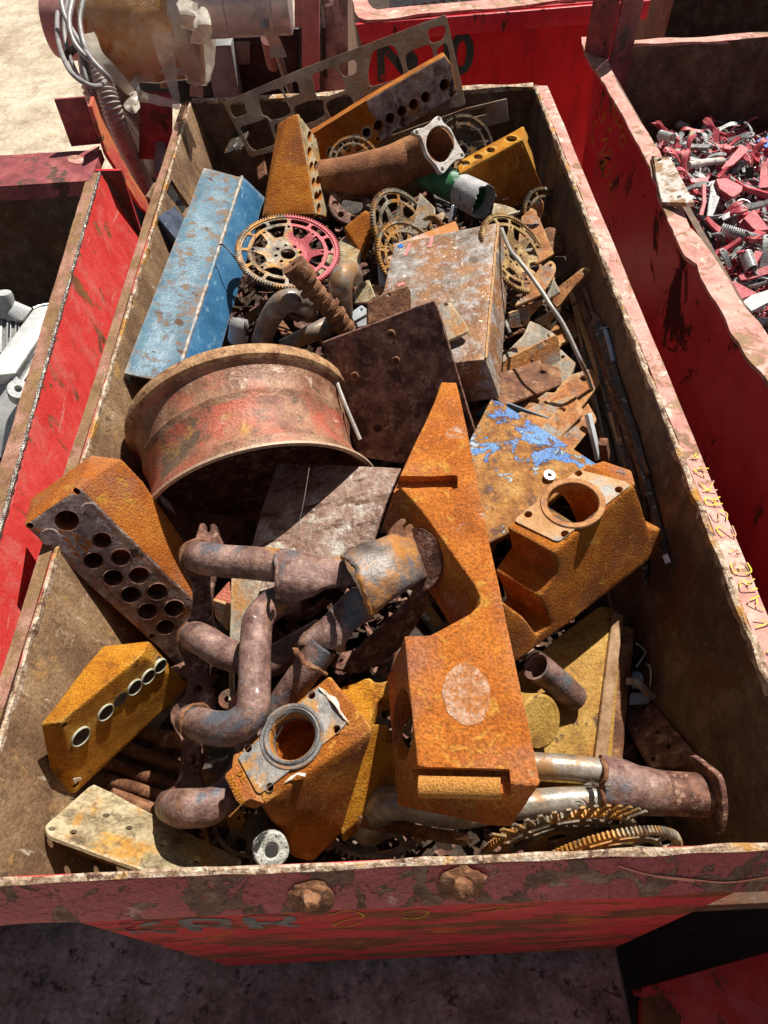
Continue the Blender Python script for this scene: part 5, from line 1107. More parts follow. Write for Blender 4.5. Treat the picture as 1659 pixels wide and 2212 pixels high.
one('small_plate', 'small grey plate with one hole lying on the steel box', 'steel plate', dent(slab(PL((938, 656, .045), (974, 652, .05), (1011, 708, .035)), [(925, 668), (937, 660), (974, 651), (1012, 708), (1011, 716), (968, 735), (950, 720)], .008, [(963, 658.5, 4.5)], rnd=.004), .0008, 12, .015), M['mill'])
one('sharp_rod', 'thin dull steel rod propped between wheel rim and dark stud plate', 'rod', tb([(714, 786, -.02), (740, 860, -.05), (778, 950, -.1)], 4.5, 8), M['rod'])
one('corner_plate', 'pinkish rusted plate with a hole tucked under the steel box at its upper left', 'steel plate', slab(PL((816, 539, -.01), (984, 477, .005), (843, 583, -.03)), [(816, 541), (984, 476), (990, 491), (1000, 520), (880, 600), (850, 600), (830, 565)], .012, [qh('4', 248, 520, 10)], rnd=.008), mat('pinkish_speckled_rust', [(.3, (.38, .15, .05)), (.5, (.46, .26, .17)), (.7, (.55, .42, .36))], 18, [dict(col=(.45, .16, .02), scale=9, th=.56, soft=.05)], .7, .1, .35))
# --- far casting with ten holes -----------------------------------
fp = PL(W(682, 283, .03), W(958, 117, .20), W(821.6, 306, -.03))
F_ = q('h', (440, 765), (600, 680), (858, 520), (1270, 284), (1300, 330), (1332, 480), (1290, 520), (938, 738), (630, 840), (470, 900))
fv = [fp.at(*p) for p in F_]
bk = Vc((-.03, .10, .0)); bk = bk-fp.n*bk.dot(fp.n)*.0
g = bevel(prism(fv, -fp.n*.0+ (W(*q('h', (1258, 268)), .21)-fv[3])+(fv[3]-CAM).normalized()*.12), .004, 2)
hs = [(683, 790), (743, 755), (803, 725), (864, 688), (926, 652), (986, 614), (1047, 577), (1108, 540), (1170, 503)]
g = cut(g, [drill(fp, *qh('h', x, y, 25), .10) for x, y in hs]+[drill(fp, *qh('h', 1268, 440, 27), .10), drill(fp, *qh('h', 1328, 478, 9), .03), drill(fp, *qh('h', 922, 720, 9), .03)])
t = T('holed_casting', 'long cast beam at the back with a row of ten round holes', 'iron casting')
b_ = t.add('body', dent(g, .001, 12, .025), M['cast'])
t.add('machined_face', slab(fp, q('h', (862, 525), (1268, 292), (1296, 332), (1326, 478), (1288, 515), (936, 734), (922, 690), (905, 600), (880, 580)), .002, [qh('h', x, y, 26) for x, y in hs[4:]]+[qh('h', 1268, 440, 28), qh('h', 1328, 478, 9), qh('h', 925, 715, 9)][:2], rnd=.003, z0=.002, b=.0005), M['castdark'], b_)
for x, y in hs[:4]:
    c = fp.at(*q('h', (x, y))); r_ = 25*.4167*mpp(c); t.add('sleeve', ring(fp, fp.uv(c), r_*1.12, r_*.92, .02, .003, 28), M['ringsteel'], b_)
c = fp.at(*q('h', (1232, 365))); t.add('plug', plate2(fp, circ2(fp.uv(c), 24*.4167*mpp(c), 24), [], .002, .0006, .004), M['header'], b_)
t.done()
# --- laser-cut skeleton sheet -------------------------------------
lp = PL(WY(540, 339, 2.40), WY(481, 222, 2.50), WY(963, 31, 2.575))
lo = q('f', (290, 968), (1000, 660))+q('h', (1275, 73), (1380, 545))+q('h', (1300, 560), (900, 640))+q('f', (800, 1420), (545, 1485), (430, 1240))
fw2 = lambda *p: q('f', *p)
hw = [fw2((352, 1003), (385, 970), (488, 955), (500, 985), (505, 1038), (525, 1058), (505, 1078), (405, 1112), (380, 1085)),
      fw2((445, 1198), (640, 1140), (705, 1100), (735, 1180), (782, 1335), (765, 1368), (600, 1424), (550, 1392)),
      fw2((612, 908), (660, 880), (820, 832), (848, 862), (880, 940), (940, 1062), (860, 1110), (740, 1135), (715, 1100), (660, 1085), (640, 1005)),
      fw2((850, 808), (985, 764), (1002, 800), (1005, 850), (1025, 876), (905, 922), (878, 888)),
      fw2((1130, 700), (1240, 660), (1320, 628), (1358, 662), (1410, 720), (1460, 835), (1420, 860), (1190, 935), (1160, 870)),
      fw2((955, 1005), (1100, 950), (1240, 935), (1235, 1010), (1260, 1080), (1160, 1140), (1000, 1190), (965, 1080)),
      fw2((1382, 612), (1528, 556), (1552, 590), (1550, 690), (1432, 724), (1405, 690)),
      q('h', (885, 300), (900, 260), (990, 232), (1015, 250), (1050, 350), (1058, 395), (960, 430), (880, 450), (870, 380)),
      q('h', (1062, 290), (1090, 265), (1190, 228), (1205, 262), (1215, 320), (1180, 360), (1075, 370)),
      q('h', (1180, 160), (1195, 145), (1262, 130), (1275, 148), (1262, 205), (1200, 226), (1185, 195)),
      q('h', (1225, 255), (1275, 216), (1290, 260), (1300, 320), (1240, 330)),
      fw2((765, 1180), (900, 1130), (960, 1250), (960, 1330), (830, 1400), (795, 1300)),
      q('h', (650, 545), (670, 520), (770, 485), (800, 530), (760, 600), (690, 640))]
one('skeleton_sheet', 'thin laser-cut sheet skeleton full of cut-outs leaning on the back wall', 'sheet metal', slab(lp, lo, .003, hw, rnd=.012, b=.0006), M['lattice'])
one('slotted_sheet', 'plain dull slotted sheet standing at the back wall, right of the skeleton sheet', 'sheet metal', slab(PL(WY(1095, 262, 2.47), WY(1000, 290, 2.47), WY(1094, 214, 2.49)), q('h', (800, 800), (940, 720), (1380, 560), (1590, 510), (1602, 630), (1380, 680), (1000, 900)), .003, [q('h', (1395, 585), (1410, 570), (1485, 553), (1490, 590), (1410, 610))], rnd=.004), M['lattice'])
# --- flanged pipe --------------------------------------------------
t = T('flanged_pipe', 'thick brown rusty pipe at the back ending in a pale four-lobed flange', 'pipe')
fn_ = Vc((.56, -.52, .64)).normalized(); fc_ = W(951, 312, .10)
pp = [W(700, 392, -.05), W(740, 386, -.03), W(790, 376, -.005), W(850, 360, .02), fc_-fn_*.10+Vc((-.03, 0, 0)), fc_-fn_*.05, fc_-fn_*.003]
s_ = mpp(pp[2])
t.add('pipe', tube(spline(pp, 8), [44*s_, 43*s_, 43*s_, 43*s_, 42*s_, 40*s_], 40, wall=.006), M['pipebrown'])
fpn = PN(fc_, fn_)
fo = q('g', (1268, 140), (1290, 150), (1300, 178), (1345, 215), (1385, 300), (1415, 350), (1430, 372), (1420, 395), (1380, 400), (1345, 430), (1318, 465), (1300, 485), (1278, 475), (1262, 440), (1205, 375), (1180, 300), (1165, 262), (1125, 245), (1122, 228), (1150, 215), (1185, 210), (1240, 170), (1250, 150))
ov = [fpn.p2(*q('g', (1281+86*math.cos(a)*.96-22*math.sin(a)*0, 308+108*math.sin(a)))) for a in [2*math.pi*k/32 for k in range(32)]]
hol = [ov]+[circ2(fpn.p2(*q('g', p)), .0058, 12) for p in ((1274, 160), (1410, 375), (1295, 458), (1143, 240))]
t.add('flange', plate2(fpn, round2([fpn.p2(*p) for p in fo], .006), hol, .014, .0015), M['whitecast']); t.done()
# --- tower casting -------------------------------------------------
tw = [W(620, 254, .15), W(644, 244, .16), W(683, 297, .05)]
bt_ = [W(566, 470, -.04), W(682, 462, -.03), W(709, 470, -.10)]
pf = PL(tw[1], tw[2], bt_[1])
g = hull(tw[:1]+[tw[1], tw[2], bt_[1], pf.at(709, 470)]+[behind(x_, pf, .01) for x_ in [bt_[0], W(600, 268, .12), tw[0]+Y*.07-Z*.1, bt_[0]+Y*.12, tw[2]+Y*.05-Z*.12, bt_[2]+Y*.1]]); g = bevel(g, .004, 2)

hs = [(1107, 1285), (1108, 1432), (1128, 1575), (1170, 1568), (1148, 1722), (1190, 1710), (1172, 1855), (1208, 1840), (1195, 1965)]
def odrill(pl, x, y, rx, ry, dep):
    L = [pl.p2(x+rx*math.cos(a), y+ry*math.sin(a)) for a in [2*math.pi*k/24 for k in range(24)]]
    return prism([pl.xyz(a, b, .02) for a, b in L], pl.n*(-dep-.02))
g = cut(g, [odrill(pf, *q('f', h), 4.6, 12.5, .05) for h in hs]+[odrill(pf, *q('f', h), 2, 5, .03) for h in ((1022, 1105), (1160, 1290))])
t = T('holed_casting', 'upright wedge-shaped orange casting at the back, pierced by paired oval holes', 'iron casting')
g = dent(g, .001, 12, .02); t.add('body', g, [M['cast'], M['tan']], midx=by_plane(g, pf, .006)); t.done()
# --- casting at the far right --------------------------------------
a_ = P3('b', [(300, 742, .03), (602, 545, .07), (585, 603, .065), (325, 752, .03)])
d0 = W(*q('b', (330, 748)), .03); d1 = W(*q('b', (582, 606)), .062)
d_ = [d0, d1, None, WY(*q('b', (575, 888)), (d0.y+d1.y)/2+.03)]
tq = PL(a_[0], a_[1], a_[2])
t = T('holed_casting', 'orange cast bracket in the far right corner with five oval holes along its top edge', 'iron casting')
g = bevel(prism([tq.at(*p) for p in q('b', (315, 705), (330, 692), (598, 546), (606, 560), (600, 601), (326, 749))], -tq.n*.012), .003)
g = cut(g, [odrill(tq, *q('b', (x, y)), rx*.5, ry*.5, .04) for x, y, rx, ry in ((352, 704, 20, 11), (407, 677, 20, 11), (461, 648, 19, 11), (551, 599, 25, 13))])
b_ = t.add('body', dent(g, .0008, 12, .02), M['castyel'])
fq = PL(d_[0], d_[1], d_[3])
g = slab(fq, q('b', (322, 756), (600, 602), (692, 830), (572, 892), (430, 890)), .012, [q('b', (588, 690), (594, 690), (640, 832), (632, 830))], rnd=.004)
t.add('front_plate', dent(g, .0008, 12, .02), M['cast'], b_)
t.add('side_plate', slab(PL(W(*q('b', (602, 545)), .07), W(*q('b', (662, 768)), -.10), W(*q('b', (590, 610)), .06)), q('b', (603, 545), (624, 590), (620, 612), (640, 660), (664, 768), (655, 735), (600, 640), (592, 612)), .01, rnd=.003), M['castyel'], b_)
t.done()
# --- green can -----------------------------------------------------
ga, gb = W(930, 378, -.02), W(1044, 436, -.02); gd = (gb-ga); s_ = mpp(gb)
t = T('pipe_stub', 'short green painted pipe with a torn grey collar at its open end', 'pipe')
c_ = t.add('pipe', tube([ga-gd*.25, ga+gd*.3, ga+gd*.86], 33*s_, 32, wall=.004), M['green'])
col_ = tube([ga+gd*.60, ga+gd*.75, ga+gd*.9, gb+gd*.03], [35*s_, 35.5*s_, 36*s_, 36*s_], 40, wall=.003)
bm = to_bm(col_)
for v in bm.verts:
    k = (v.co-ga).dot(gd.normalized())/gd.length
    if k > .95: v.co -= gd*(.09*abs(noise.noise(v.co*45))+.04*noise.noise(v.co*120))
t.add('collar', from_bm(bm), M['greypaint'], c_); t.done()

# --- flexplates ----------------------------------------------------
def gear(name, label, c, n, r, m, spokes=8, rot=0, nt=100, hub=True, tabs=False, teeth=None, m2=None, sector2=None, group=None, win=12):
    t = T(name, label, 'flexplate', group); pl = PN(c, n, Vc((1, 0, 0)))
    c_, s_ = math.cos(rot), math.sin(rot)
    rt2 = lambda L: [(a*c_-b*s_, a*s_+b*c_) for a, b in L]
    t.add('ring_gear', plate2(pl, gear_loop(r*.955, nt, r*.045), [circ2((0, 0), r*.905, 80)], .011, .0008, .003), teeth or m)
    H = []
    for k in range(win):
        a = 2*math.pi*k/win; w = 2*math.pi/win
        H.append(rt2(round2(sector(r*.76, r*.875, a+w*.08, a+w*.92), r*.04)))
    for k in range(spokes):
        a = 2*math.pi*(k+.5)/spokes; w = 2*math.pi/spokes
        H.append(rt2(round2([(r*.46*math.cos(a+x*w*.22), r*.46*math.sin(a+x*w*.22)) for x in (-1, 1)]+[(r*.69*math.cos(a+x*w*.38), r*.69*math.sin(a+x*w*.38)) for x in (1, 0, -1)], r*.03)))
    for k in range(spokes): a = 2*math.pi*k/spokes; H.append(rt2(circ2((r*.66*math.cos(a), r*.66*math.sin(a)), r*.03, 10)))
    if hub:
        for k in range(8): a = 2*math.pi*(k+.3)/8; H.append(rt2(circ2((r*.235*math.cos(a), r*.235*math.sin(a)), r*.035, 12)))
        H.append(circ2((0, 0), r*.14, 28))
    web = plate2(pl, circ2((0, 0), r*.91, 80), H, .0045, .0006)
    # pressed web: shallow dish and raised ring
    bm = to_bm(web); bmesh.ops.subdivide_edges(bm, edges=[e for e in bm.edges if e.calc_length() > r*.12], cuts=2)
    bmesh.ops.triangulate(bm, faces=bm.faces)
    for v in bm.verts:
        d = ((v.co-c)-pl.n*(v.co-c).dot(pl.n)).length/r; v.co -= pl.n*(.012*max(0, min(1, (.62-d)/.25)))
    web = from_bm(bm)
    wi = t.add('web', web, m2 or m, ang=25)
    if tabs:
        for k in range(14):
            a = rot+math.pi*(.22+.56*k/13)
            t.add('tab', box(pl.xyz(r*1.09*math.cos(a), r*1.09*math.sin(a), .0), (pl.u*math.cos(a)+pl.v*math.sin(a)), (pl.v*math.cos(a)-pl.u*math.sin(a)), pl.n, .036, .0085, .004, .0006), M['gear'], 0)
    return t.done()
def sector_mat(base, name, col, vec, th):
    """flexplate steel with sprayed paint over one part of the plate"""
    m = M[base].copy(); m.name = name; t = m.node_tree; N = t.nodes; b = N['Principled BSDF']; l = b.inputs['Base Color'].links[0].from_socket
    tc = N.new('ShaderNodeTexCoord'); d = N.new('ShaderNodeVectorMath'); d.operation = 'DOT_PRODUCT'; d.inputs[1].default_value = vec; t.links.new(tc.outputs['Object'], d.inputs[0])
    nz = N.new('ShaderNodeTexNoise'); nz.inputs['Scale'].default_value = 22; nz.inputs['Detail'].default_value = 5; t.links.new(tc.outputs['Object'], nz.inputs[0])
    ad = N.new('ShaderNodeMath'); ad.operation = 'MULTIPLY_ADD'; t.links.new(nz.outputs['Fac'], ad.inputs[0]); ad.inputs[1].default_value = .10; t.links.new(d.outputs['Value'], ad.inputs[2])
    mr = N.new('ShaderNodeMapRange'); t.links.new(ad.outputs[0], mr.inputs[0]); mr.inputs[1].default_value = th; mr.inputs[2].default_value = th+.012
    mx = N.new('ShaderNodeMix'); mx.data_type = 'RGBA'; t.links.new(mr.outputs[0], mx.inputs['Factor']); t.links.new(l, mx.inputs['A']); mx.inputs['B'].default_value = (*col, 1)
    t.links.new(mx.outputs['Result'], b.inputs['Base Color']); return m
rm = sector_mat('gear', 'part_red_flexplate', (.38, .065, .08), (1, .25, 0), .075)
gear('flexplate', 'big flexplate half sprayed pinkish red beside the blue beam', W(622, 541, .0), (.10, -.16, .98), .149, rm, nt=112, teeth=rm)
gear('flexplate', 'blackened flexplate standing left of the green pipe stub', W(877, 503, -.02), (.66, -.34, .66), .135, M['gear'], nt=90, rot=.2)
gear('flexplate', 'smaller flexplate edge tucked under the larger upright one by the steel box', W(888, 560, -.04), (.55, -.38, .74), .120, M['gear'], nt=90, rot=.5)
gear('flexplate', 'tan flexplate standing against the right end of the steel box', W(1115, 546, -.02), (.52, -.28, .80), .128, M['gearyel'], nt=96, rot=.1)
gear('flexplate', 'dull dark flexplate in shade behind the pale pipe flange', W(1003, 322, -.10), (.25, -.75, .6), .115, M['geardk'], nt=80, rot=.3)
gear('flexplate', 'flexplate with only its toothed top showing above the flanged pipe', W(765, 352, .0), (.1, -.7, .7), .085, M['gear'], nt=70)
gear('flexplate', 'dark toothed flexplate deep by the right wall under the bent grey rod', W(1218, 735, -.25), (.6, -.5, .62), .13, M['geardk'], nt=64, rot=.2)
gear('flexplate', 'shaded dark flexplate behind the tan one, close to the right wall', W(1185, 475, -.16), (.5, -.5, .7), .11, M['geardk'], nt=80)
def stand(px, py, h, n, r): pl = PN(W(px, py, h), Vc(n)); upv = (Z-pl.n*pl.n.z).normalized(); return W(px, py, h)-upv*r
gear('flexplate', 'flexplate with bent tabs standing upright just inside the front wall', stand(1235, 1762, -.075, (.10, -.99, .10), .14), (.10, -.99, .10), .14, M['geardk'], nt=110, tabs=True, win=14, teeth=M['gear'])
gear('flexplate', 'plain upright flexplate nearest the front wall, right of the tabbed one', stand(1335, 1802, -.035, (.13, -.98, .12), .135), (.13, -.98, .12), .135, M['geardk'], nt=110, win=14, rot=.2, teeth=M['gear'])
gear('flexplate', 'dark rusty flexplate lying deep under the lower middle housing', Vc((-.02, .20, RIM-.26)), (.05, -.1, 1), .15, M['geardk'], nt=80, rot=.4)
gear('flexplate', 'orange-toothed flexplate edge beside the cracked roller end', W(545, 1760, -.30), (.4, -.3, .8), .10, M['geardk'], nt=60)
# --- pipes and camshaft in the middle -------------------------------
def tq_(fr, pts, r, seg=20, **k):
    P = [W(*q(fr, (x, y)), h) for x, y, h in pts]; s = mpp(P[len(P)//2])*FR[fr][2]; rr = [x*s for x in r] if isinstance(r, (list, tuple)) else r*s
    return tube(spline(P, 8), rr, seg, **k)
t = T('bent_pipe', 'worn steel pipe bend on a dark forked flange, right of the camshaft', 'pipe')
t.add('flange', slab(PL(W(*q('c', (1060, 760)), .03), W(*q('c', (1400, 700)), .01), W(*q('c', (1270, 960)), -.02)), q('c', (1000, 900), (1050, 720), (1110, 655), (1200, 640), (1260, 660), (1300, 680), (1360, 645), (1400, 650), (1415, 680), (1350, 700), (1345, 730), (1425, 715), (1430, 740), (1350, 800), (1320, 880), (1270, 960), (1200, 980), (1040, 990)), .012, rnd=.006), M['rustdk'])
t.add('pipe', tq_('c', [(1260, 800, .015), (1215, 745, .06), (1160, 770, .085), (1135, 880, .075), (1132, 1010, .04), (1150, 1180, -.03)], [105, 116, 118, 118, 116, 110], 24), M['pipesteel']); t.done()
t = T('bent_pipe', 'worn steel elbow pipe with a weld seam, left of the camshaft', 'pipe')
t.add('pipe', tq_('c', [(300, 1480, -.10), (345, 1340, -.05), (420, 1190, .01), (520, 1070, .05), (640, 1040, .05), (740, 1090, -.01), (790, 1170, -.08)], [108, 112, 115, 120, 122, 120, 115], 24), M['pipesteel'])
t.add('flange', slab(PNp(*q('c', (665, 1060)), .0, (.75, -.2, .5)), q('c', (590, 920), (660, 950), (690, 1000), (700, 1100), (770, 1150), (800, 1230), (700, 1260), (610, 1180), (560, 1000)), .010, rnd=.004), M['rustdk']); t.done()
one('bent_pipe', 'straight dull pipe lying behind the wheel rim under the camshaft', 'pipe', tq_('c', [(520, 1520, -.10), (700, 1440, -.08), (860, 1370, -.06), (990, 1310, -.06)], [75, 85, 95, 100], 20), M['pipesteel'])
one('pipe_end', 'bright cut pipe end with a serrated rim beside the blue beam', 'pipe', tq_('c', [(80, 1230, -.03), (70, 1330, -.05), (60, 1430, -.09)], [85, 100, 105], 20), M['alloy'])
one('pipe_clamp', 'dark serrated clamp band behind the bright pipe end', 'clamp', tq_('c', [(60, 1225, -.035), (120, 1260, -.03), (150, 1330, -.04), (155, 1400, -.06)], [18, 22, 22, 20], 10), M['blackbar'])
# camshaft
ca, cb = W(*q('c', (632, 668)), .16), W(*q('c', (1215, 1370)), -.02); ax = (cb-ca); cl_ = ax.length; ax.normalize()
rc_ = 138*.2083*mpp(ca)*.98
t = T('camshaft', 'brown rusty camshaft with a drilled end face and egg-shaped lobes', 'camshaft')
u_ = ax.orthogonal().normalized()
jp_ = PN(ca, -ax)
b_ = lathe([(.001, 0), (rc_*.97, 0), (rc_, .003), (rc_, cl_*.17), (rc_*.93, cl_*.175), (rc_*.93, cl_*.205), (rc_*.98, cl_*.21), (rc_*.98, cl_*.245), (rc_*.72, cl_*.25), (rc_*.70, cl_*.995), (.001, cl_)], ca, ax, 36)
b_ = cut(b_, [drill(jp_, *q('c', p), 10, .03, 16, r=r_*rc_) for p, r_ in (((632, 670), .27), ((655, 600), .13), ((602, 742), .13))])
bi = t.add('shaft', b_, M['rust'])
for k, (z_, an) in enumerate(((.30, .2), (.39, 1.9), (.50, .9), (.60, 2.9), (.70, 4.4), (.80, .4), (.90, 2.0))):
    e0 = an; v_ = ax.cross(u_); L = []
    for i in range(28):
        a = 2*math.pi*i/28; r_ = rc_*(.80+.33*max(0, math.cos(a-e0))**3); L.append(ca+ax*(cl_*z_)+u_*(r_*math.cos(a))+v_*(r_*math.sin(a)))
    t.add('lobe', bevel(prism(L, ax*(cl_*.055)), .0015, 1, 40), M['rust'])
t.done()
# --- small plates in the middle ------------------------------------
def pl3(fr, a, b, c): return PL(*[W(*q(fr, p[:2]), p[2]) for p in (a, b, c)])
GP = 'flat rusty cut plates scattered in the middle bin'
def pz(label, fr, pts, hs, m, th=.008, holes=(), rnd=.004, cat='steel plate', name='cut_plate', group=GP):
    pl = pl3(fr, *[(pts[i][0], pts[i][1], h) for i, h in hs])
    one(name, label, cat, dent(slab(pl, q(fr, *pts), th, [qh(fr, *h) for h in holes], rnd=rnd), .0009, 11, .018), M[m], group)
pz('tan plate lying under the red-sprayed flexplate', 'c', [(1060, 470), (1160, 385), (1342, 408), (1320, 662), (1200, 760), (1100, 840), (890, 830), (880, 720)], ((1, -.05), (3, -.05), (6, -.08)), 'tan')
pz('tan and grey triangular plate right of the steel pipe bend', 'c', [(1300, 850), (1420, 828), (1485, 1000), (1412, 1060), (1260, 1070)], ((0, -.03), (2, -.04), (4, -.06)), 'tan')
pz('bright bluish-white plate with a hole below the steel pipe bend', 'c', [(1220, 1170), (1340, 1085), (1405, 1135), (1400, 1180), (1260, 1260)], ((1, -.04), (2, -.04), (4, -.06)), 'zinc', .01, [(1340, 1135, 16)])
pz('bright white sheet scrap under the bluish-white holed plate', 'c', [(1240, 1270), (1404, 1185), (1404, 1300), (1260, 1330)], ((0, -.08), (1, -.08), (2, -.10)), 'zinc', .003)
t = T('wedge_block', 'orange rusty wedge block leaning behind the red-sprayed flexplate', 'iron casting')
t.add('wedge_block', dent(bevel(hull(P3('c', [(1160, 285, -.02), (1378, 105, .02), (1490, 148, .02), (1500, 190, .0), (1345, 560, -.05), (1300, 420, -.05), (1180, 395, -.05), (1480, 300, -.10), (1380, 640, -.14)])), .003), .001, 14, .02), M['cast']); t.done()
one('hub_disc', 'dark rusty hub disc with a ring of holes in shade below the flanged pipe', 'hub', plate2(PNp(*q('g', (760, 662)), -.06, (.1, -.4, .9)), circ2((0, 0), .075, 36), [circ2((0, 0), .035, 24)]+[circ2((.055*math.cos(a), .055*math.sin(a)), .010, 12) for a in [2*math.pi*k/8 for k in range(8)]], .012), M['rustdk'])
pz('grey-brown pointed plate standing between upright flexplate and green pipe', 'd', [(725, 295), (910, 480), (915, 560), (760, 790), (640, 820), (665, 600)], ((0, .02), (1, .01), (4, -.04)), 'mill', .006)
t = T('hook_bracket', 'pale worn hook-shaped bracket behind the steel box', 'bracket')
t.add('hook_bracket', slab(pl3('d', (755, 630, .0), (990, 700, .0), (860, 570, .02)), q('d', (752, 630), (790, 600), (850, 572), (910, 580), (970, 630), (992, 690), (985, 715), (940, 700), (905, 655), (850, 640), (790, 648)), .012, rnd=.002), M['gearyel']); t.done()
pz('narrow light grey strip standing behind the steel box', 'd', [(1115, 448), (1150, 450), (1110, 660), (1070, 665)], ((0, .02), (1, .02), (3, -.02)), 'zinc', .006)
pz('thin dark navy strip beside the light grey strip', 'd', [(1150, 470), (1180, 475), (1155, 640), (1122, 650)], ((0, .01), (1, .01), (3, -.03)), 'navy', .006)
pz('small round-ended grey tab near the hook-shaped bracket', 'd', [(930, 570), (1015, 532), (1038, 560), (1025, 620), (985, 645)], ((0, -.01), (2, -.01), (4, -.02)), 'mill', .006)
pz('white bent sheet between the upright flexplates and the steel box', 'd', [(215, 1130), (240, 1105), (262, 1180), (350, 1340), (330, 1450), (235, 1440)], ((0, -.04), (3, -.07), (5, -.08)), 'zinc', .004)
pz('small toothed rust fragment at the left foot of the steel box', 'd', [(130, 1430), (215, 1425), (300, 1480), (280, 1510), (180, 1500)], ((0, -.08), (2, -.08), (4, -.09)), 'rustor', .01)
# --- right-hand group of cut plates ---------------------------------
pz('orange plate with clipped corner under the tan flexplate', 'e', [(370, 180), (480, 85), (532, 112), (730, 590), (540, 705), (300, 700)], ((1, -.03), (3, -.05), (5, -.07)), 'rustor')
pz('pointed plate tip with a hole, furthest back near the right wall', 'e', [(400, 100), (450, 78), (520, 15), (570, -15), (605, 30), (602, 120), (585, 200), (545, 185), (530, 110), (480, 85)], ((1, .0), (4, .02), (6, -.02)), 'rustor', .008, [(566, 12, 18)])
pz('tan plate corner below the green pipe stub', 'e', [(65, 30), (190, 55), (280, 85), (345, 130), (200, 180), (30, 225), (40, 150)], ((0, -.02), (3, -.02), (5, -.04)), 'tan')
one('short_rod', 'short pale rod lying at the back end of the steel box', 'rod', tq_('e', [(30, 218, .0), (180, 175, .0), (350, 130, .0)], [14, 15, 12], 10), M['rod'])
pz('rusty bracket plate with one round-eared end behind the bent rod', 'e', [(560, 760), (690, 664), (735, 690), (752, 730), (748, 780), (720, 850), (640, 980), (590, 1045), (288, 1178), (350, 1080), (430, 960), (485, 890)], ((1, -.05), (4, -.055), (8, -.09)), 'rustor', .008, [(690, 722, 17)], rnd=.01)
pz('small olive-grey plate corner beside the round-eared bracket', 'e', [(720, 862), (797, 1012), (600, 1140), (560, 1100), (640, 1010)], ((0, -.08), (1, -.085), (3, -.11)), 'mill')
pz('long tapering rusty arm with a hooked tip reaching to the right wall', 'e', [(640, 1060), (790, 950), (1040, 755), (1085, 742), (1130, 745), (1142, 775), (1118, 790), (1085, 770), (1050, 778), (1042, 800), (1065, 812), (1110, 800), (960, 950), (790, 1165), (760, 1190), (700, 1120)], ((0, -.12), (3, -.06), (14, -.13)), 'rustor', .012, (), .003)
pz('rusty plate with one hole and a cut-away corner next to the steel box side', 'e', [(238, 1250), (400, 1185), (585, 1108), (582, 1150), (545, 1215), (470, 1290), (468, 1325), (425, 1395), (380, 1405), (262, 1420), (222, 1385)], ((0, -.10), (2, -.10), (9, -.14)), 'rustor', .008, [(384, 1360, 17)])
pz('grey plate with a concave edge under the bent rod', 'e', [(520, 1332), (705, 1232), (745, 1290), (700, 1340), (690, 1400), (650, 1425), (655, 1380), (600, 1390)], ((0, -.16), (1, -.15), (4, -.19)), 'mill')
pz('olive plate with ragged bolt hole behind the three-holed plate', 'e', [(172, 1720), (300, 1590), (400, 1490), (470, 1332), (560, 1370), (735, 1478), (742, 1500), (500, 1620), (170, 1795)], ((1, -.13), (3, -.13), (6, -.17)), 'mill', .008, [(672, 1503, 18)])
one('bolt_bar', 'short rusty bolt lying beside the steel box', 'bolt', join(tq_('e', [(190, 1530, -.09), (330, 1465, -.09)], [15, 15], 10), tq_('e', [(335, 1460, -.09), (400, 1440, -.09)], [24, 24], 6)), M['rust'])
pz('long orange plate with three holes in a row, right of the steel box', 'e', [(165, 1775), (745, 1492), (775, 1505), (785, 1540), (806, 1755), (800, 1775), (180, 2085), (165, 2060)], ((0, -.13), (2, -.13), (5, -.18)), 'rustor', .007, [(630, 1575, 19), (490, 1790, 19), (232, 1908, 19)])
pz('dark grey plate with sloping edges under the three-holed plate', 'e', [(800, 1645), (968, 1800), (960, 1830), (815, 2190), (560, 2320), (440, 2330), (440, 2180), (480, 2020)], ((0, -.19), (1, -.19), (5, -.24)), 'mill', .02, [(825, 1735, 20), (515, 2170, 20)])
one('bent_rod', 'long grey bent rod curving down from the steel box to the right wall', 'rod', tq_('e', [(150, 320, .04), (240, 540, .05), (350, 680, .05), (480, 850, .04), (600, 1020, .03), (700, 1180, .02), (810, 1340, .0), (900, 1510, -.02), (1000, 1730, -.05), (1060, 1860, -.08), (1130, 2040, -.14), (1200, 2260, -.2), (1290, 2650, -.3)], [24]*12, 12), M['rod'])
one('bent_rod', 'short stub of pale rod by the steel box side', 'rod', tq_('e', [(200, 1330, -.07), (215, 1400, -.07), (240, 1470, -.08)], [16, 18, 22], 10), M['rod'])
GB = 'long bars standing along the right wall'
for (p, w, tk, m, lb) in (([(1250, 640, -.13), (1290, 745, -.17), (1330, 860, -.22), (1400, 1060, -.26)], .018, .008, 'rust', 'rust-edged flat bar standing along the right wall, furthest from it'), ([(1283, 690, -.10), (1320, 800, -.14), (1370, 930, -.18), (1442, 1215, -.22)], .016, .010, 'blackbar', 'long black bar with a worn bright lower end along the right wall'),
                      ([(1297, 700, -.09), (1325, 790, -.12), (1350, 865, -.16), (1405, 1070, -.20)], .012, .008, 'blackbar', 'black bar nearest the right wall behind the blue bolt'), ([(1225, 690, -.25), (1262, 850, -.3), (1300, 960, -.33)], .02, .01, 'blackbar', 'dark flat bar deep beside the grey bent rod'),
                      ([(1412, 1140, -.20), (1444, 1216, -.22)], .012, .012, 'zinc', 'bright bar end showing beside the bored casting')):
    P = [W(*x) for x in p]
    one('flat_bar', lb, 'steel bar', join(*[bar(P[i], P[i+1]+(P[i+1]-P[i])*.02, Vc((-.5, -.1, .8)), w, tk, .001) for i in range(len(P)-1)]), M[m], GB)
one('flat_bar', 'dark bar standing by the right wall near the tank', 'steel bar', join(bar(W(1395, 1075, -.22), W(1392, 1260, -.34), X, .014, .01, .001)), M['blackbar'], GB)
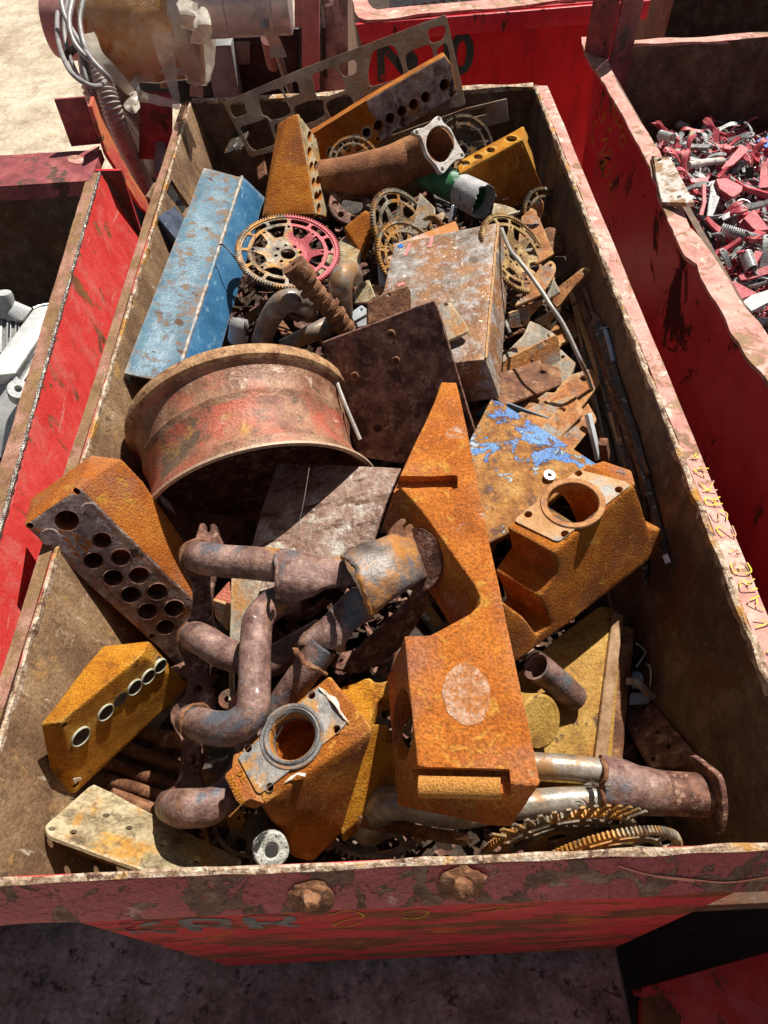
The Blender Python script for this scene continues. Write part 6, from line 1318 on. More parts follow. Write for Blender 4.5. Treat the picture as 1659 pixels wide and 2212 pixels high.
one('bolt', 'blue-grey bolt with a round flat head against the right wall', 'bolt', join(tube(spline([W(*q('e', (1295, 1425)), -.12), W(*q('e', (1345, 1600)), -.14), W(*q('e', (1390, 1780)), -.17)], 4), .0065, 12), lathe([(.001, 0), (.013, 0), (.012, .003), (.001, .003)], W(*q('e', (1293, 1415)), -.118), Vc((-.15, .5, .6)), 20)), M['zincblue'])
one('flat_bar', 'pale grey bar end beside the flaking blue plate', 'steel bar', bar(W(*q('6', (1112, 165)), -.14), W(*q('6', (1165, 390)), -.22), Vc((.6, -.3, .7)), .018, .012, .0015), M['zinc'], GB)
one('flat_bar', 'square bar end with rusted flank beside the flaking blue plate', 'steel bar', bar(W(*q('6', (1185, 300)), -.12), W(*q('6', (1215, 480)), -.26), Vc((.6, -.3, .7)), .024, .02, .002), M['rust'], GB)
one('round_plate', 'round brown plate edge in shade near the right wall', 'steel plate', plate2(PNp(1195, 520, -.13, (.4, -.5, .8)), circ2((0, 0), .045, 32), [], .008), M['rust'])
pz('blue scrap sheet peeking out above the flaking plate', '6', [(560, 170), (640, 100), (720, 112), (935, 190), (930, 250), (800, 240), (600, 240)], ((0, -.18), (3, -.16), (5, -.2)), 'bluedk', .004)
pz('dark grey plate leaning on the right wall behind the hooked arm', 'e', [(740, 620), (850, 620), (880, 720), (940, 800), (820, 900), (720, 860)], ((0, -.12), (2, -.12), (4, -.16)), 'blackbar')
# --- tank and its neighbours ------------------------------------------
tkp = PL((1130, 1440, -.29), (1310, 1316, -.29), (1300, 1645, -.36))
t = T('tank', 'ochre rusty tank with a raised seam and a cut pipe stub, lower right', 'tank')
fc = [tkp.at(*p) for p in ((1090, 1480), (1200, 1380), (1300, 1306), (1330, 1312), (1348, 1330), (1325, 1640), (1290, 1700), (1120, 1690))]
b_ = t.add('body', bevel(prism(fc, -tkp.n*.14+X*.02), .012, 3), M['tank'])
s0, s1 = tkp.at(1332, 1328), tkp.at(1291, 1660)
t.add('seam', bevel(box((s0+s1)/2+tkp.n*.004, (s1-s0).normalized(), tkp.n.cross((s1-s0).normalized()), tkp.n, (s1-s0).length, .026, .016), .004, 3), M['tankrib'], b_)
s0, s1 = tkp.at(1350, 1350), tkp.at(1318, 1660)
t.add('side_rim', bevel(box((s0+s1)/2-tkp.n*.05+X*.012, (s1-s0).normalized(), tkp.n.cross((s1-s0).normalized()), tkp.n, (s1-s0).length, .04, .08), .01, 3), M['rust'], b_)
t.add('pipe_stub', tube([W(1240, 1508, -.31), W(1200, 1472, -.25), W(1158, 1438, -.19)], 31*mpp(W(1200, 1470, -.25)), 32, wall=.0045), M['header'], b_)
t.done()
one('round_canister', 'ochre round canister end below the cut pipe stub', 'canister', lathe([(.001, .0), (.05, .0), (.055, -.004), (.056, -.10), (.001, -.10)], W(1166, 1560, -.24), Vc((.45, -.5, .7)), 36), M['tank'])
t = T('y_pipe', 'two worn pipes merging into a rusty collector with a dark flange, lower right', 'exhaust pipe')
t.add('pipe', tb([(1060, 1646, -.13), (1160, 1654, -.12), (1250, 1660, -.12), (1320, 1672, -.13)], 28, 24), M['pipesteel'])
t.add('pipe', tb([(796, 1790, -.26), (822, 1742, -.18), (880, 1738, -.15), (980, 1758, -.15), (1100, 1742, -.14), (1220, 1730, -.14), (1310, 1726, -.14)], [42, 40, 34, 31, 30, 30, 30], 24), M['pipesteel'])
co = [W(1298, 1696, -.135), W(1340, 1700, -.135), W(1390, 1708, -.14), W(1430, 1712, -.145)]; s_ = mpp(co[0])
V, F = tube(spline(co, 8), [61*s_, 58*s_, 50*s_, 46*s_], 40, flat=1)
t.add('collector', rough((V, F), .004, 22), M['header'])
t.add('outlet_pipe', tube([W(1420, 1712, -.145), W(1520, 1718, -.16)], 46*s_, 36), M['rustdk'])
t.add('flange', plate2(PNp(1518, 1716, -.16, (-.9, -.1, .1)), round2([(-.056, -.045), (.0, -.058), (.056, -.045), (.056, .045), (0, .058), (-.056, .045)], .02), [], .010), M['rustdk'])
wl = P3('j', [(868, -5, -.07), (885, 40, -.065), (880, 90, -.07), (860, 130, -.09)]); t.add('weld_bead', rough(tube(spline(wl, 8), .005, 8), .003, 60), M['rust'])
wl = P3('j', [(858, 130, -.09), (876, 180, -.08), (880, 230, -.10)]); t.add('weld_bead', rough(tube(spline(wl, 8), .004, 8), .003, 60), M['rust'])
t.done()
one('dry_leaf', 'cluster of pale dry debris caught between the two merging pipes', 'leaf litter', rough(join(*[prism(P3('j', [(x, y, -.085), (x+34, y-10, -.08), (x+40, y+8, -.085)]), Z*-.001) for x, y in ((785, 118), (815, 112), (845, 108), (870, 122), (800, 128), (835, 122))]), .004, 50, 2), M['whitebit'])
one('dry_leaf', 'single dry curled leaf lying left of the tabbed flexplate', 'leaf', rough(prism(P3('j', [(160, 375, -.1), (195, 372, -.095), (228, 348, -.09), (232, 375, -.095), (248, 388, -.1), (225, 396, -.1), (205, 382, -.098), (190, 380, -.1)]), Z*-.0008), .003, 60, 1), M['leaf'])
pz('dark rust-brown plate with three holes low by the right wall', 'i', [(700, 890), (960, 862), (1490, 1485), (1480, 1510), (940, 1535), (900, 1500), (690, 1110)], ((1, -.36), (2, -.31), (4, -.33)), 'rustdk', .008, [(1010, 1160, 22), (1125, 1315, 24), (960, 1440, 26)])
pz('bluish sheet corner showing right of the tank', 'i', [(720, 880), (735, 755), (850, 752), (930, 810), (948, 855), (900, 872)], ((0, -.36), (2, -.36), (4, -.38)), 'zincblue', .004)
pz('small rounded bluish sheet right of the tank seam', 'i', [(740, 620), (752, 530), (810, 528), (850, 555), (872, 610), (840, 700), (740, 705)], ((0, -.38), (2, -.38), (4, -.40)), 'zincblue', .004)
one('bent_pipe', 'small shiny bent pipe end right of the tank', 'pipe', tq_('i', [(700, 640, -.33), (780, 635, -.32), (850, 690, -.32), (910, 760, -.33), (960, 790, -.34)], [38, 40, 40, 40, 42], 16), M['pipesteel'])
one('wire', 'thin pale wire hooked in the gap right of the tank', 'wire', tq_('i', [(780, 238, -.34), (830, 270, -.34), (885, 330, -.34), (850, 400, -.35), (790, 490, -.36)], [8, 8], 6), M['spring'])
one('wire', 'thin pale upright wire nearest the right wall beside the tank', 'wire', tq_('i', [(890, 455, -.34), (930, 480, -.34), (942, 560, -.35), (935, 690, -.36)], [8, 8], 6), M['spring'])
# --- lower left -------------------------------------------------------
lp2 = pl3('7', (195, 890, -.20), (400, 710, -.22), (860, 1055, -.17))
one('holed_plate', 'tan rust-blotched plate with six bolt holes lying at the lower left', 'steel plate', dent(slab(lp2, q('7', (192, 888), (400, 706), (480, 742), (740, 880), (1000, 1010), (1045, 1035), (1040, 1052), (1000, 1090), (650, 1090), (205, 928)), .008, [qh('7', *h) for h in ((225, 898, 14), (318, 912, 16), (460, 840, 15), (558, 895, 15), (703, 967, 15), (850, 1033, 15))], rnd=.008), .001, 9, .02), M['tan'])
one('under_plate', 'brown plate edge lying under the tan six-holed plate', 'steel plate', slab(pl3('7', (330, 980, -.225), (620, 1060, -.215), (340, 1020, -.24)), q('7', (332, 975), (700, 1040), (640, 1110), (325, 1012)), .015, rnd=.003), M['rust'])
ra = W(*q('7', (1172, 998)), -.075); rd = Vc((.28, -.42, .86)).normalized(); rr_ = 78*.5*mpp(ra)
t = T('roller_end', 'grey cracked roller end with a dark centre hole against the front wall', 'roller')
g = plate2(PN(ra, rd), circ2((0, 0), rr_, 40), [circ2((0, .0), rr_*.36, 24)], .02, .003)
t.add('end_ring', rough(g, .002, 60), M['concrete_end'])
t.add('roller_body', lathe([(rr_*.34, -.001), (rr_*.99, -.018), (rr_*.98, -.16), (rr_*.3, -.16), (rr_*.34, -.02)], ra, rd, 40), M['rubber']); t.done()
na = W(*q('7', (983, 343)), -.03); t = T('bushing', 'small pinkish rusted bushing hanging on a strap behind the manifold pipe', 'bushing')
t.add('bushing', lathe([(.006, .0), (.0155, .0), (.0165, -.003), (.0165, -.03), (.006, -.03)], na, Vc((.1, -.45, .87)), 24, closed=True), M['wheel']); t.done()
pz('olive strap plate seen between flange and upright pipe of the manifold', '5', [(1000, 760), (1140, 770), (1130, 790), (1010, 1150), (1015, 1330), (985, 1330), (990, 1100)], ((0, -.10), (1, -.10), (5, -.17)), 'mill', .006)
for i, (a, b, dz) in enumerate((((250, 1560, -.42), (520, 1660, -.38), 0), ((230, 1600, -.42), (500, 1700, -.38), 0), ((215, 1640, -.42), (470, 1735, -.38), 0), ((230, 1685, -.40), (420, 1745, -.36), 0), ((235, 1715, -.36), (380, 1768, -.33), 0))):
    one('grille_bar', ['uppermost dark rusty bar of the five deep behind the yellow ringed casting', 'second dark rusty bar from the top behind the yellow ringed casting', 'middle one of five dark rusty bars behind the yellow ringed casting', 'fourth rusty bar down, partly sunlit, beside the manifold flange', 'lowest of the five rusty bars, just above the tan six-holed plate'][i], 'steel bar', tube(spline([W(*a), W((a[0]+b[0])/2, (a[1]+b[1])/2, (a[2]+b[2])/2+.006), W(*b)], 4), .014, 12), M['rust'], 'rusty bars deep at the lower left')
pz('orange scrap corner between holed block and manifold', '5', [(915, 860), (1000, 890), (985, 1000), (930, 940)], ((0, -.16), (1, -.15), (3, -.19)), 'rustor')
pz('pinkish rust scrap beside the manifold flange', '5', [(920, 860), (990, 780), (1005, 900), (960, 880)], ((0, -.19), (1, -.18), (2, -.2)), 'wheel')
pz('dark lever plate with a round eye below the scorched collector', 'l', [(1390, 960), (1430, 870), (1480, 850), (1520, 880), (1525, 960), (1440, 1120), (1290, 1330), (1000, 1500), (900, 1480), (1000, 1330)], ((0, -.08), (3, -.08), (7, -.2)), 'rustdk', .01, [(1457, 910, 36)], .012, 'lever')
pz('curved olive strip showing behind the lowest manifold pipe', 'k', [(690, 290), (700, 330), (640, 450), (560, 530), (580, 450), (650, 380)], ((0, -.1), (2, -.14), (3, -.17)), 'tan', .004)
t = T('flat_strip', 'rust strip with one sunlit end lying under the wide end of the cast bracket', 'steel bar')
t.add('flat_strip', bar(W(768, 1772, -.18), W(1010, 1815, -.22), Vc((.1, -.8, .6)), .022, .008, .001), M['rust']); t.done()
one('thin_wire', 'hair-thin wire hanging across the curved shell', 'wire', tb([(668, 1010, .1), (655, 1090, .06), (640, 1155, .02)], .8, 5), M['rod'])
# --- loose filling deep in the bin ---------------------------------------
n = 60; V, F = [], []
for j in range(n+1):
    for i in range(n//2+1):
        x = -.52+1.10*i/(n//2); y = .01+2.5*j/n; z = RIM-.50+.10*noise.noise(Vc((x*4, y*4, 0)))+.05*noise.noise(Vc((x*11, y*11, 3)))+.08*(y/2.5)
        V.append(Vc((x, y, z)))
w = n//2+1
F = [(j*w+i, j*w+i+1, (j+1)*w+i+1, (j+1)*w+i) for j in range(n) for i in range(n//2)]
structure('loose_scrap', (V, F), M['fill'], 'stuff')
rg = random.Random(5); SV, SF, SM = [], [], []
for _ in range(5200):
    x = rg.uniform(-.5, .55); y = rg.uniform(.03, 2.45); z = RIM-.50+.10*noise.noise(Vc((x*4, y*4, 0)))+.05*noise.noise(Vc((x*11, y*11, 3)))+.08*(y/2.5)+rg.uniform(0, .05)
    p = Vc((x, y, z)); a = Vc((rg.uniform(-1, 1), rg.uniform(-1, 1), rg.uniform(-.6, .6))).normalized(); b = a.cross(Vc((rg.uniform(-.6, .6), rg.uniform(-.6, .6), 1))).normalized(); L = rg.uniform(.02, .10); w_ = rg.uniform(.006, .03); n0 = len(SV); c = a.cross(b)*w_*rg.uniform(.2, .8)
    SV += [p-a*L/2-b*w_/2, p-a*L/2+b*w_/2, p+b*w_/2+c, p-b*w_/2+c, p+a*L/2-b*w_*.4, p+a*L/2+b*w_*.4]
    SF += [(n0, n0+1, n0+2, n0+3), (n0+3, n0+2, n0+5, n0+4)]; k = rg.choice((0, 0, 0, 1, 1, 2)); SM += [k, k]
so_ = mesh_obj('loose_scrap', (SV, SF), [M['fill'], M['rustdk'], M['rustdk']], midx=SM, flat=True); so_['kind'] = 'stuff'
rg = random.Random(7); GD = 'dark scrap pieces deep in the middle bin'
protos = []
for k in range(4):
    L = [(-.09, -.03), (.06, -.035), (.09, .0), (.05, .03), (-.08, .035)] if k < 2 else [(-.12, -.015), (.12, -.012), (.12, .012), (-.12, .016)]
    pl = PN(Vc((0, 0, 0)), Z, X)
    g = plate2(pl, round2([(a*(1+.2*k), b*(1+.15*k)) for a, b in L], .01), [circ2((.055, 0), .008, 12)] if k < 2 else [], .008)
    protos.append(g)
spots = [(1240, 760), (1270, 900), (1320, 1010), (1350, 1120), (1260, 620), (1225, 560), (1195, 420), (1080, 330), (880, 440), (760, 450), (600, 690), (520, 700), (655, 665), (960, 440), (1000, 1290), (930, 1330), (780, 1420), (860, 1450), (300, 1600), (330, 1500), (450, 1420), (480, 1640), (560, 1780), (760, 1800), (700, 1560), (440, 300), (560, 330), (470, 650), (1215, 660)]
for i, (x, y) in enumerate(spots):
    g = protos[i % 4]; p = W(x, y, -.30-.1*rg.random()+(.08 if y < 700 else 0))
    if abs(p.x) > .50: p.x = .46*(1 if p.x > 0 else -1)
    E_ = Matrix.Rotation(rg.uniform(0, 6.28), 4, 'Z') @ Matrix.Rotation(rg.uniform(-.6, .6), 4, 'X') @ Matrix.Rotation(rg.uniform(-.5, .5), 4, 'Y')
    one('dark_scrap', 'dark rusty scrap plate lying in the gaps deep between the big pieces', 'scrap piece', ([p+(E_ @ v) for v in g[0]], g[1]), M[['rustdk', 'blackbar', 'rust', 'geardk'][i % 4]], GD)

G2 = 'rusty plates stacked right of the steel box'
for i in range(16):
    x, y = rg.uniform(1100, 1250), rg.uniform(575, 930); g = protos[i % 2]; p = W(x, y, rg.uniform(-.24, -.15))
    E_ = Matrix.Rotation(rg.uniform(.2, 1.1), 4, 'Z') @ Matrix.Rotation(rg.uniform(-.25, .25), 4, 'X') @ Matrix.Rotation(rg.uniform(-.25, .25), 4, 'Y')
    one('stacked_plate', 'rust-brown plate with one hole, half buried under the plates right of the steel box', 'steel plate', dent(([p+(E_ @ (v*1.3)) for v in g[0]], g[1]), .0008, 12, .02), M[['rustor', 'rustor', 'rust'][i % 3]], G2)

for i in range(11):
    x0, y0 = rg.uniform(1215, 1290), rg.uniform(600, 720); x1, y1 = x0+rg.uniform(70, 135), y0+rg.uniform(260, 480); h = rg.uniform(-.30, -.12)
    P = [W(x0, y0, h), W((x0+x1)/2+rg.uniform(-6, 6), (y0+y1)/2, h-.05), W(x1, y1, h-.10)]
    one('thin_strip', 'thin dark rusty strip in the packed row standing along the right wall', 'steel strip', join(*[bar(P[k], P[k+1]+(P[k+1]-P[k])*.02, Vc((-.5, -.1, .8)), rg.uniform(.008, .016), .006, .001) for k in range(2)]), M[['blackbar', 'rust', 'rustdk', 'rustor'][i % 4]], 'thin strips packed along the right wall')
W = W_raw
# ------------------------------------------------------------------ aluminium coolers in the left bin
zl = lambda x, y: (x*.2114, 604.9+.2114*y)    # enlarged view of the left edge
def Z4(pts): return [W(*zl(x, y), h) for x, y, h in pts]
t = T('aluminium_cooler', 'pale cast aluminium cooler with a slatted core, upper one in the left bin', 'cooler')
b_ = t.add('end_tank', bevel(hull(Z4([(-250, 120, -.14), (0, 150, -.16), (85, 175, -.16), (340, 285, -.18), (230, 440, -.2), (0, 380, -.2), (-250, 350, -.2), (-250, 300, -.28), (300, 420, -.28)])), .008, 3), M['alloy'])
t.add('tank_neck', lathe([(.001, .01), (.022, .01), (.025, .0), (.024, -.04), (.001, -.04)], W(*zl(45, 160), -.145), Vc((.1, .2, 1)), 28), M['alloy'], b_)
cp = PL(W(*zl(-200, 390), -.2), W(*zl(230, 440), -.21), W(*zl(0, 740), -.24))
t.add('fin_core', slab(cp, [zl(*p) for p in ((-300, 380), (0, 392), (225, 440), (40, 740), (-300, 760))], .03, rnd=0, z0=-.004), M['fin'])
for x in (-130, -60, 0, 90, 175):
    t.add('core_bar', slab(cp, [zl(*p) for p in ((x-20, 390), (x+26, 400), (x+18, 745), (x-28, 745))], .012, rnd=.001, z0=.003), M['alloy'])
t.done()
t = T('aluminium_cooler', 'matt aluminium cooler with a round boss and narrow slots, lower one in the left bin', 'cooler')
tp2 = PL(W(*zl(0, 740), -.13), W(*zl(350, 290), -.13), W(*zl(160, 950), -.15))
b_ = t.add('end_tank', bevel(prism([tp2.at(*zl(*p)) for p in ((340, 290), (470, 235), (570, 215), (700, 230), (470, 490), (160, 955), (0, 970), (-200, 980), (-200, 950), (0, 745))], -tp2.n*.04), .006, 3), M['alloy'])
t.add('seam_bead', rough(tube(spline([tp2.at(*zl(*p))+tp2.n*.001 for p in ((340, 292), (420, 262), (500, 250), (600, 225))], 6), .004, 8), .002, 80), M['zinc'], b_)
cp = PL(W(*zl(165, 950), -.165), W(*zl(470, 480), -.155), W(*zl(270, 1150), -.2))
t.add('fin_core', slab(cp, [zl(*p) for p in ((165, 950), (480, 470), (640, 300), (640, 600), (270, 1150), (200, 1050))], .03, rnd=0, z0=-.005), M['fin'])
for k in range(3):
    f = lambda s, k=k: zl(165+k*38+s*(300), 955+k*75-s*460)
    a, b = f(0), f(1.3); w = 5.2
    t.add('core_bar', slab(cp, [a, b, (b[0]+w, b[1]+w*1.3), (a[0]+w, a[1]+w*1.3)], .012, rnd=.001, z0=.002), M['alloy'])
bd = W(*zl(190, 1130), -.13); bx_ = Vc((.35, -.35, .87)).normalized()
t.add('side_tank', bevel(hull(Z4([(95, 1000, -.17), (165, 955, -.155), (270, 1150, -.17), (260, 1250, -.18), (160, 1450, -.22), (100, 1650, -.26), (0, 1850, -.28), (-250, 1800, -.28), (-250, 980, -.2), (0, 975, -.17), (240, 1180, -.3), (-100, 1700, -.4)])), .012, 3), M['alloy'], b_)
t.add('boss', lathe([(.008, .008), (.010, .012), (.026, .012), (.028, .008), (.029, -.03), (.008, -.03)], bd, bx_, 32, closed=True), M['alloy'], b_)
t.done()
t = T('aluminium_cooler', 'rounded pale casting corner at the left edge below the other coolers', 'cooler')
t.add('end_tank', bevel(hull(Z4([(-100, 1850, -.2), (0, 1865, -.2), (45, 1890, -.21), (50, 1920, -.22), (0, 2010, -.26), (-150, 2050, -.3), (-150, 1850, -.3)])), .006, 3), M['alloy'])
t.add('pipe', tube(spline(Z4([(-40, 1960, -.24), (10, 2080, -.27), (18, 2200, -.3)]), 5), .006, 10), M['motor']); t.done()
# dark filling of the left bin
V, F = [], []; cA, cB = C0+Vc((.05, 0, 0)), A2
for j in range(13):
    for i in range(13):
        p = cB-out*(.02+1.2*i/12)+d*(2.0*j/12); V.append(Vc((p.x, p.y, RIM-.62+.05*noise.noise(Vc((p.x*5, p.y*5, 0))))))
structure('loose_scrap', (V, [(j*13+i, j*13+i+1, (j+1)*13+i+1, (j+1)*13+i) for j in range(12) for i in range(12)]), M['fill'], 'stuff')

# ------------------------------------------------------------------ heap of small parts in the right bin
def heap_z(p): return -.17+.055*noise.noise(Vc((p.x*5, p.y*5, 2)))+.07*max(0, 1-abs(p.y-1.7))-.10*max(0, (p.y-2.35)/.3)
def rcoord(px, py):
    h = -.15
    for _ in range(5): h = heap_z(W(px, py, h))
    return W(px, py, h)
n = 40; V = []
for j in range(n+1):
    for i in range(n+1):
        x = .70+2.0*i/n; y = .2+2.85*j/n; p = Vc((x, y, 0)); V.append(Vc((x, y, RIM+heap_z(p)-.055+.02*noise.noise(p*20))))
F = [(j*(n+1)+i, j*(n+1)+i+1, (j+1)*(n+1)+i+1, (j+1)*(n+1)+i) for j in range(n) for i in range(n)]
keep = [f for f in F if all((V[i]-P1).to_2d().cross((P0-P1).to_2d()) > .04 and V[i].y < 2.97 for i in f)]
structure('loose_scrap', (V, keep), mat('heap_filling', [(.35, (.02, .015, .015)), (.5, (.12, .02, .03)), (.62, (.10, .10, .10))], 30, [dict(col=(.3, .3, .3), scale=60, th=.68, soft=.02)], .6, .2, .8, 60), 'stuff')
pz0 = PN(Vc((0, 0, 0)), Z, X)
def chan(L, w, hgt, th=.0025, taper=.6):
    """pressed lever: U-section that tapers and bends"""
    P = []
    for s in range(9):
        k = s/8; x = (k-.5)*L; wd = w*(1-(1-taper)*k)/2; zz = .35*L*max(0, k-.62)**1.3
        hh = hgt*(1-.5*k); P.append([(x, -wd, zz-hh), (x, -wd, zz), (x, wd, zz), (x, wd, zz-hh)])
    V, F = [], []
    for r in P: V += [Vc(p) for p in r]
    m = len(V); V += [v+Vc((0, (th if v.y < 0 else -th), -th)) for v in V[:m]]
    for s in range(8):
        for k in range(3): a = s*4+k; F += [(a, a+1, a+5, a+4), (m+a, m+a+4, m+a+5, m+a+1)]
        F += [(s*4, s*4+4, m+s*4+4, m+s*4), (s*4+3, m+s*4+3, m+s*4+7, s*4+7)]
    F += [(0, m, m+1, 1), (1, m+1, m+2, 2), (2, m+2, m+3, 3)]; e = 32; F += [(e, e+1, m+e+1, m+e), (e+1, e+2, m+e+2, m+e+1), (e+2, e+3, m+e+3, m+e+2)]
    return V, F
def lever2(L, w, th, hook):
    o = [(-L/2, -w*.3), (-L*.2, -w*.5), (L*.1, -w*.35), (L*.35, -w*.7), (L/2, -w*.4), (L/2, w*.35), (L*.3, w*.5), (0, w*.45), (-L*.3, w*.55), (-L/2, w*.3)]
    g = plate2(pz0, round2(o, w*.2), [circ2((-L*.42, 0), w*.14, 10), circ2((L*.42, -w*.05), w*.14, 10)], th)
    bm = to_bm(g)
    bmesh.ops.subdivide_edges(bm, edges=[e for e in bm.edges if e.calc_length() > L*.12], cuts=2); bmesh.ops.triangulate(bm, faces=bm.faces)
    for v in bm.verts: v.co.z += hook*math.sin(v.co.x/L*5)*.5+.3*hook*(v.co.x/L)
    return from_bm(bm)
def coil(r, L, turns, wr):
    n_ = turns*14; return tube([Vc((r*math.cos(2*math.pi*i/14), r*math.sin(2*math.pi*i/14), L*i/n_-L/2)) for i in range(n_+1)], wr, 6)
def angle_(a, b, w, th=.003): return bevel(join(prism([Vc((0, 0, 0)), Vc((a, 0, 0)), Vc((a, w, 0)), Vc((0, w, 0))], Vc((0, 0, th))), prism([Vc((0, 0, 0)), Vc((0, w, 0)), Vc((0, w, b)), Vc((0, 0, b))], Vc((th, 0, 0)))), .0008, 1)
def hookw(r): return tube(spline([Vc((-r*2, 0, 0)), Vc((-r, .3*r, .2*r)), Vc((0, 0, .4*r)), Vc((r, r*.2, .3*r)), Vc((r*1.4, r, 0)), Vc((r*.8, r*1.5, -.1*r)), Vc((.2*r, r*1.1, 0))], 5), .003, 7)
kinds = [('pressed_lever', 'small pinkish-red pressed lever lying in the heap of the right bin', 'lever', chan(.115, .028, .016), 'bitred', 'red pressed levers heaped in the right bin', .8),
         ('pressed_lever', 'small grey pressed lever lying in the heap of the right bin', 'lever', chan(.10, .022, .012, taper=.8), 'bitgrey', 'grey pressed levers heaped in the right bin', .7),
         ('flat_lever', 'flat grey bent lever with two pin holes in the heap of the right bin', 'lever', lever2(.13, .024, .005, .022), 'bitgrey', 'flat grey levers heaped in the right bin', .5),
         ('flat_lever', 'flat pinkish-red lever with two pin holes in the heap of the right bin', 'lever', lever2(.11, .022, .004, .03), 'bitred', 'flat red levers heaped in the right bin', .8),
         ('coil_spring', 'small bright coil spring lying in the heap of the right bin', 'spring', coil(.013, .05, 8, .0018), 'spring', 'coil springs heaped in the right bin', .9),
         ('angle_bracket', 'small black angle bracket lying in the heap of the right bin', 'bracket', angle_(.06, .028, .024), 'bitblack', 'black brackets heaped in the right bin', .8),
         ('angle_bracket', 'small pinkish-red angle bracket lying in the heap of the right bin', 'bracket', angle_(.045, .03, .025), 'bitred', 'red brackets heaped in the right bin', .6),
         ('wire_hook', 'thin bright wire hook lying in the heap of the right bin', 'hook', hookw(.022), 'spring', 'wire hooks heaped in the right bin', .35)]
rg = random.Random(23); pts = []
lim = lambda y: 1410+(y-300)*.0 if y < 320 else (1448+(y-340)*.37 if y < 520 else 1530+(y-530)*.64)
tries = 0
while len(pts) < 285 and tries < 9000:
    tries += 1; x, y = rg.uniform(1415, 1675), rg.uniform(255, 775)
    if x < lim(y)+4: continue
    if y < 300 and x < 1420+(300-y)*3.2: continue
    md = 11.5+ (y-255)*.018
    if any((x-a)**2+(y-b)**2 < md*md for a, b in pts): continue
    pts.append((x, y))
first = {}
wsum = sum(k[6] for k in kinds)
for x, y in pts:
    r_ = rg.uniform(0, wsum); ki = 0
    while r_ > kinds[ki][6]: r_ -= kinds[ki][6]; ki += 1
    nm, lb, ct, g, m, gr, _ = kinds[ki]
    p = rcoord(x, y)+Z*rg.uniform(-.012, .022)
    if ki in first:
        o = clone(first[ki])
    else:
        t = T(nm, lb, ct, gr); t.add(nm, g, M[m], ang=40); o = t.done(); first[ki] = o
        # origin to the middle so that copies can turn about it
    o.location = p
    o.rotation_euler = (rg.uniform(-.7, .7), rg.uniform(-.6, .6), rg.uniform(0, 6.28)) if ki != 4 else (rg.uniform(.6, 2.2), rg.uniform(-.6, .6), rg.uniform(0, 6.28))
    s = rg.uniform(.7, 1.15); o.scale = (s, s, s)
# the small shreds between them, too many to count
SV, SF, SM = [], [], []
for i_ in range(16000):
    if i_ < 10000:
        x, y = rg.uniform(1405, 1700), rg.uniform(250, 800)
        if x < lim(y)+2 or (y < 300 and x < 1420+(300-y)*3.2): continue
        p = rcoord(x, y)
    else:
        p = Vc((rg.uniform(.9, 2.6), rg.uniform(.2, 2.9), 0))
        if (p-P1).to_2d().cross((P0-P1).to_2d()) < .07: continue
        p.z = RIM+heap_z(p)-.02
    p = p+Z*rg.uniform(-.035, .012); a = Vc((rg.uniform(-1, 1), rg.uniform(-1, 1), rg.uniform(-.6, .6))).normalized(); b = a.cross(Vc((rg.uniform(-.6, .6), rg.uniform(-.6, .6), 1))).normalized(); L = rg.uniform(.012, .05); w_ = rg.uniform(.003, .011); n0 = len(SV)
    c = a.cross(b)*w_*rg.uniform(.3, 1)
    SV += [p-a*L/2-b*w_/2, p-a*L/2+b*w_/2, p+b*w_/2+c, p-b*w_/2+c, p+a*L/2-b*w_*.3, p+a*L/2+b*w_*.3]
    SF += [(n0, n0+1, n0+2, n0+3), (n0+3, n0+2, n0+5, n0+4)]; k = rg.choice((0, 0, 0, 1, 1, 2, 3)); SM += [k, k]
so_ = mesh_obj('loose_scrap', (SV, SF), [M['bitred'], M['bitgrey'], M['bitblack'], M['spring']], midx=SM, flat=True); so_['kind'] = 'stuff'
# pieces one can tell apart
zr = lambda x, y: (1382.5+.1953*x, 259.2+.1953*y)   # enlarged view of the heap
def hp_(pts, dz): return [zr(*p) for p in pts]
def big(name, label, cat, pts, m, th=.006, up=.05, holes=(), n=(.1, -.3, .95)):
    c = (sum(p[0] for p in pts)/len(pts), sum(p[1] for p in pts)/len(pts)); pc = rcoord(*zr(*c))+Z*(up+.03)
    pl = PN(pc, Vc(n)); t = T(name, label, cat); t.add(name, slab(pl, [zr(*p) for p in pts], th, [(*zr(h[0], h[1]), h[2]*.1953) for h in holes], rnd=.004), M[m]); t.done()
big('long_lever', 'long grey flat lever with a ridge, biggest in the heap of the right bin', 'lever', [(770, 680), (830, 660), (880, 740), (860, 790), (895, 830), (850, 960), (800, 1080), (740, 1065), (760, 900), (775, 800)], 'bitgrey', .008, .05)
big('black_bracket', 'black cast bracket hanging below the long grey lever in the right bin', 'bracket', [(700, 1090), (760, 1075), (850, 1150), (858, 1220), (835, 1290), (845, 1450), (780, 1380), (775, 1290), (720, 1200), (745, 1180)], 'bitblack', .012, .05)
big('red_lever', 'narrow red lever standing beside the long grey lever', 'lever', [(690, 705), (730, 700), (740, 900), (700, 1060), (650, 1140), (622, 1135), (690, 920)], 'bitred', .006, .05, [(652, 1108, 12)])
big('grey_channel', 'grey rectangular channel lying right of the long lever', 'channel', [(860, 1080), (1140, 925), (1185, 985), (1170, 1005), (920, 1110)], 'bitgrey', .012, .04)
big('blue_part', 'bright blue plastic part with an oval hole at the right edge of the heap', 'plastic part', [(1285, 230), (1420, 150), (1560, 180), (1560, 330), (1400, 310)], 'bitblue', .01, .03, [(1375, 250, 26)])
big('white_part', 'white moulded part among red levers at the right edge of the heap', 'plastic part', [(1130, 2010), (1240, 1930), (1440, 1870), (1640, 1870), (1640, 1960), (1440, 2010), (1230, 2120), (1200, 2080)], 'alloy', .02, .05)
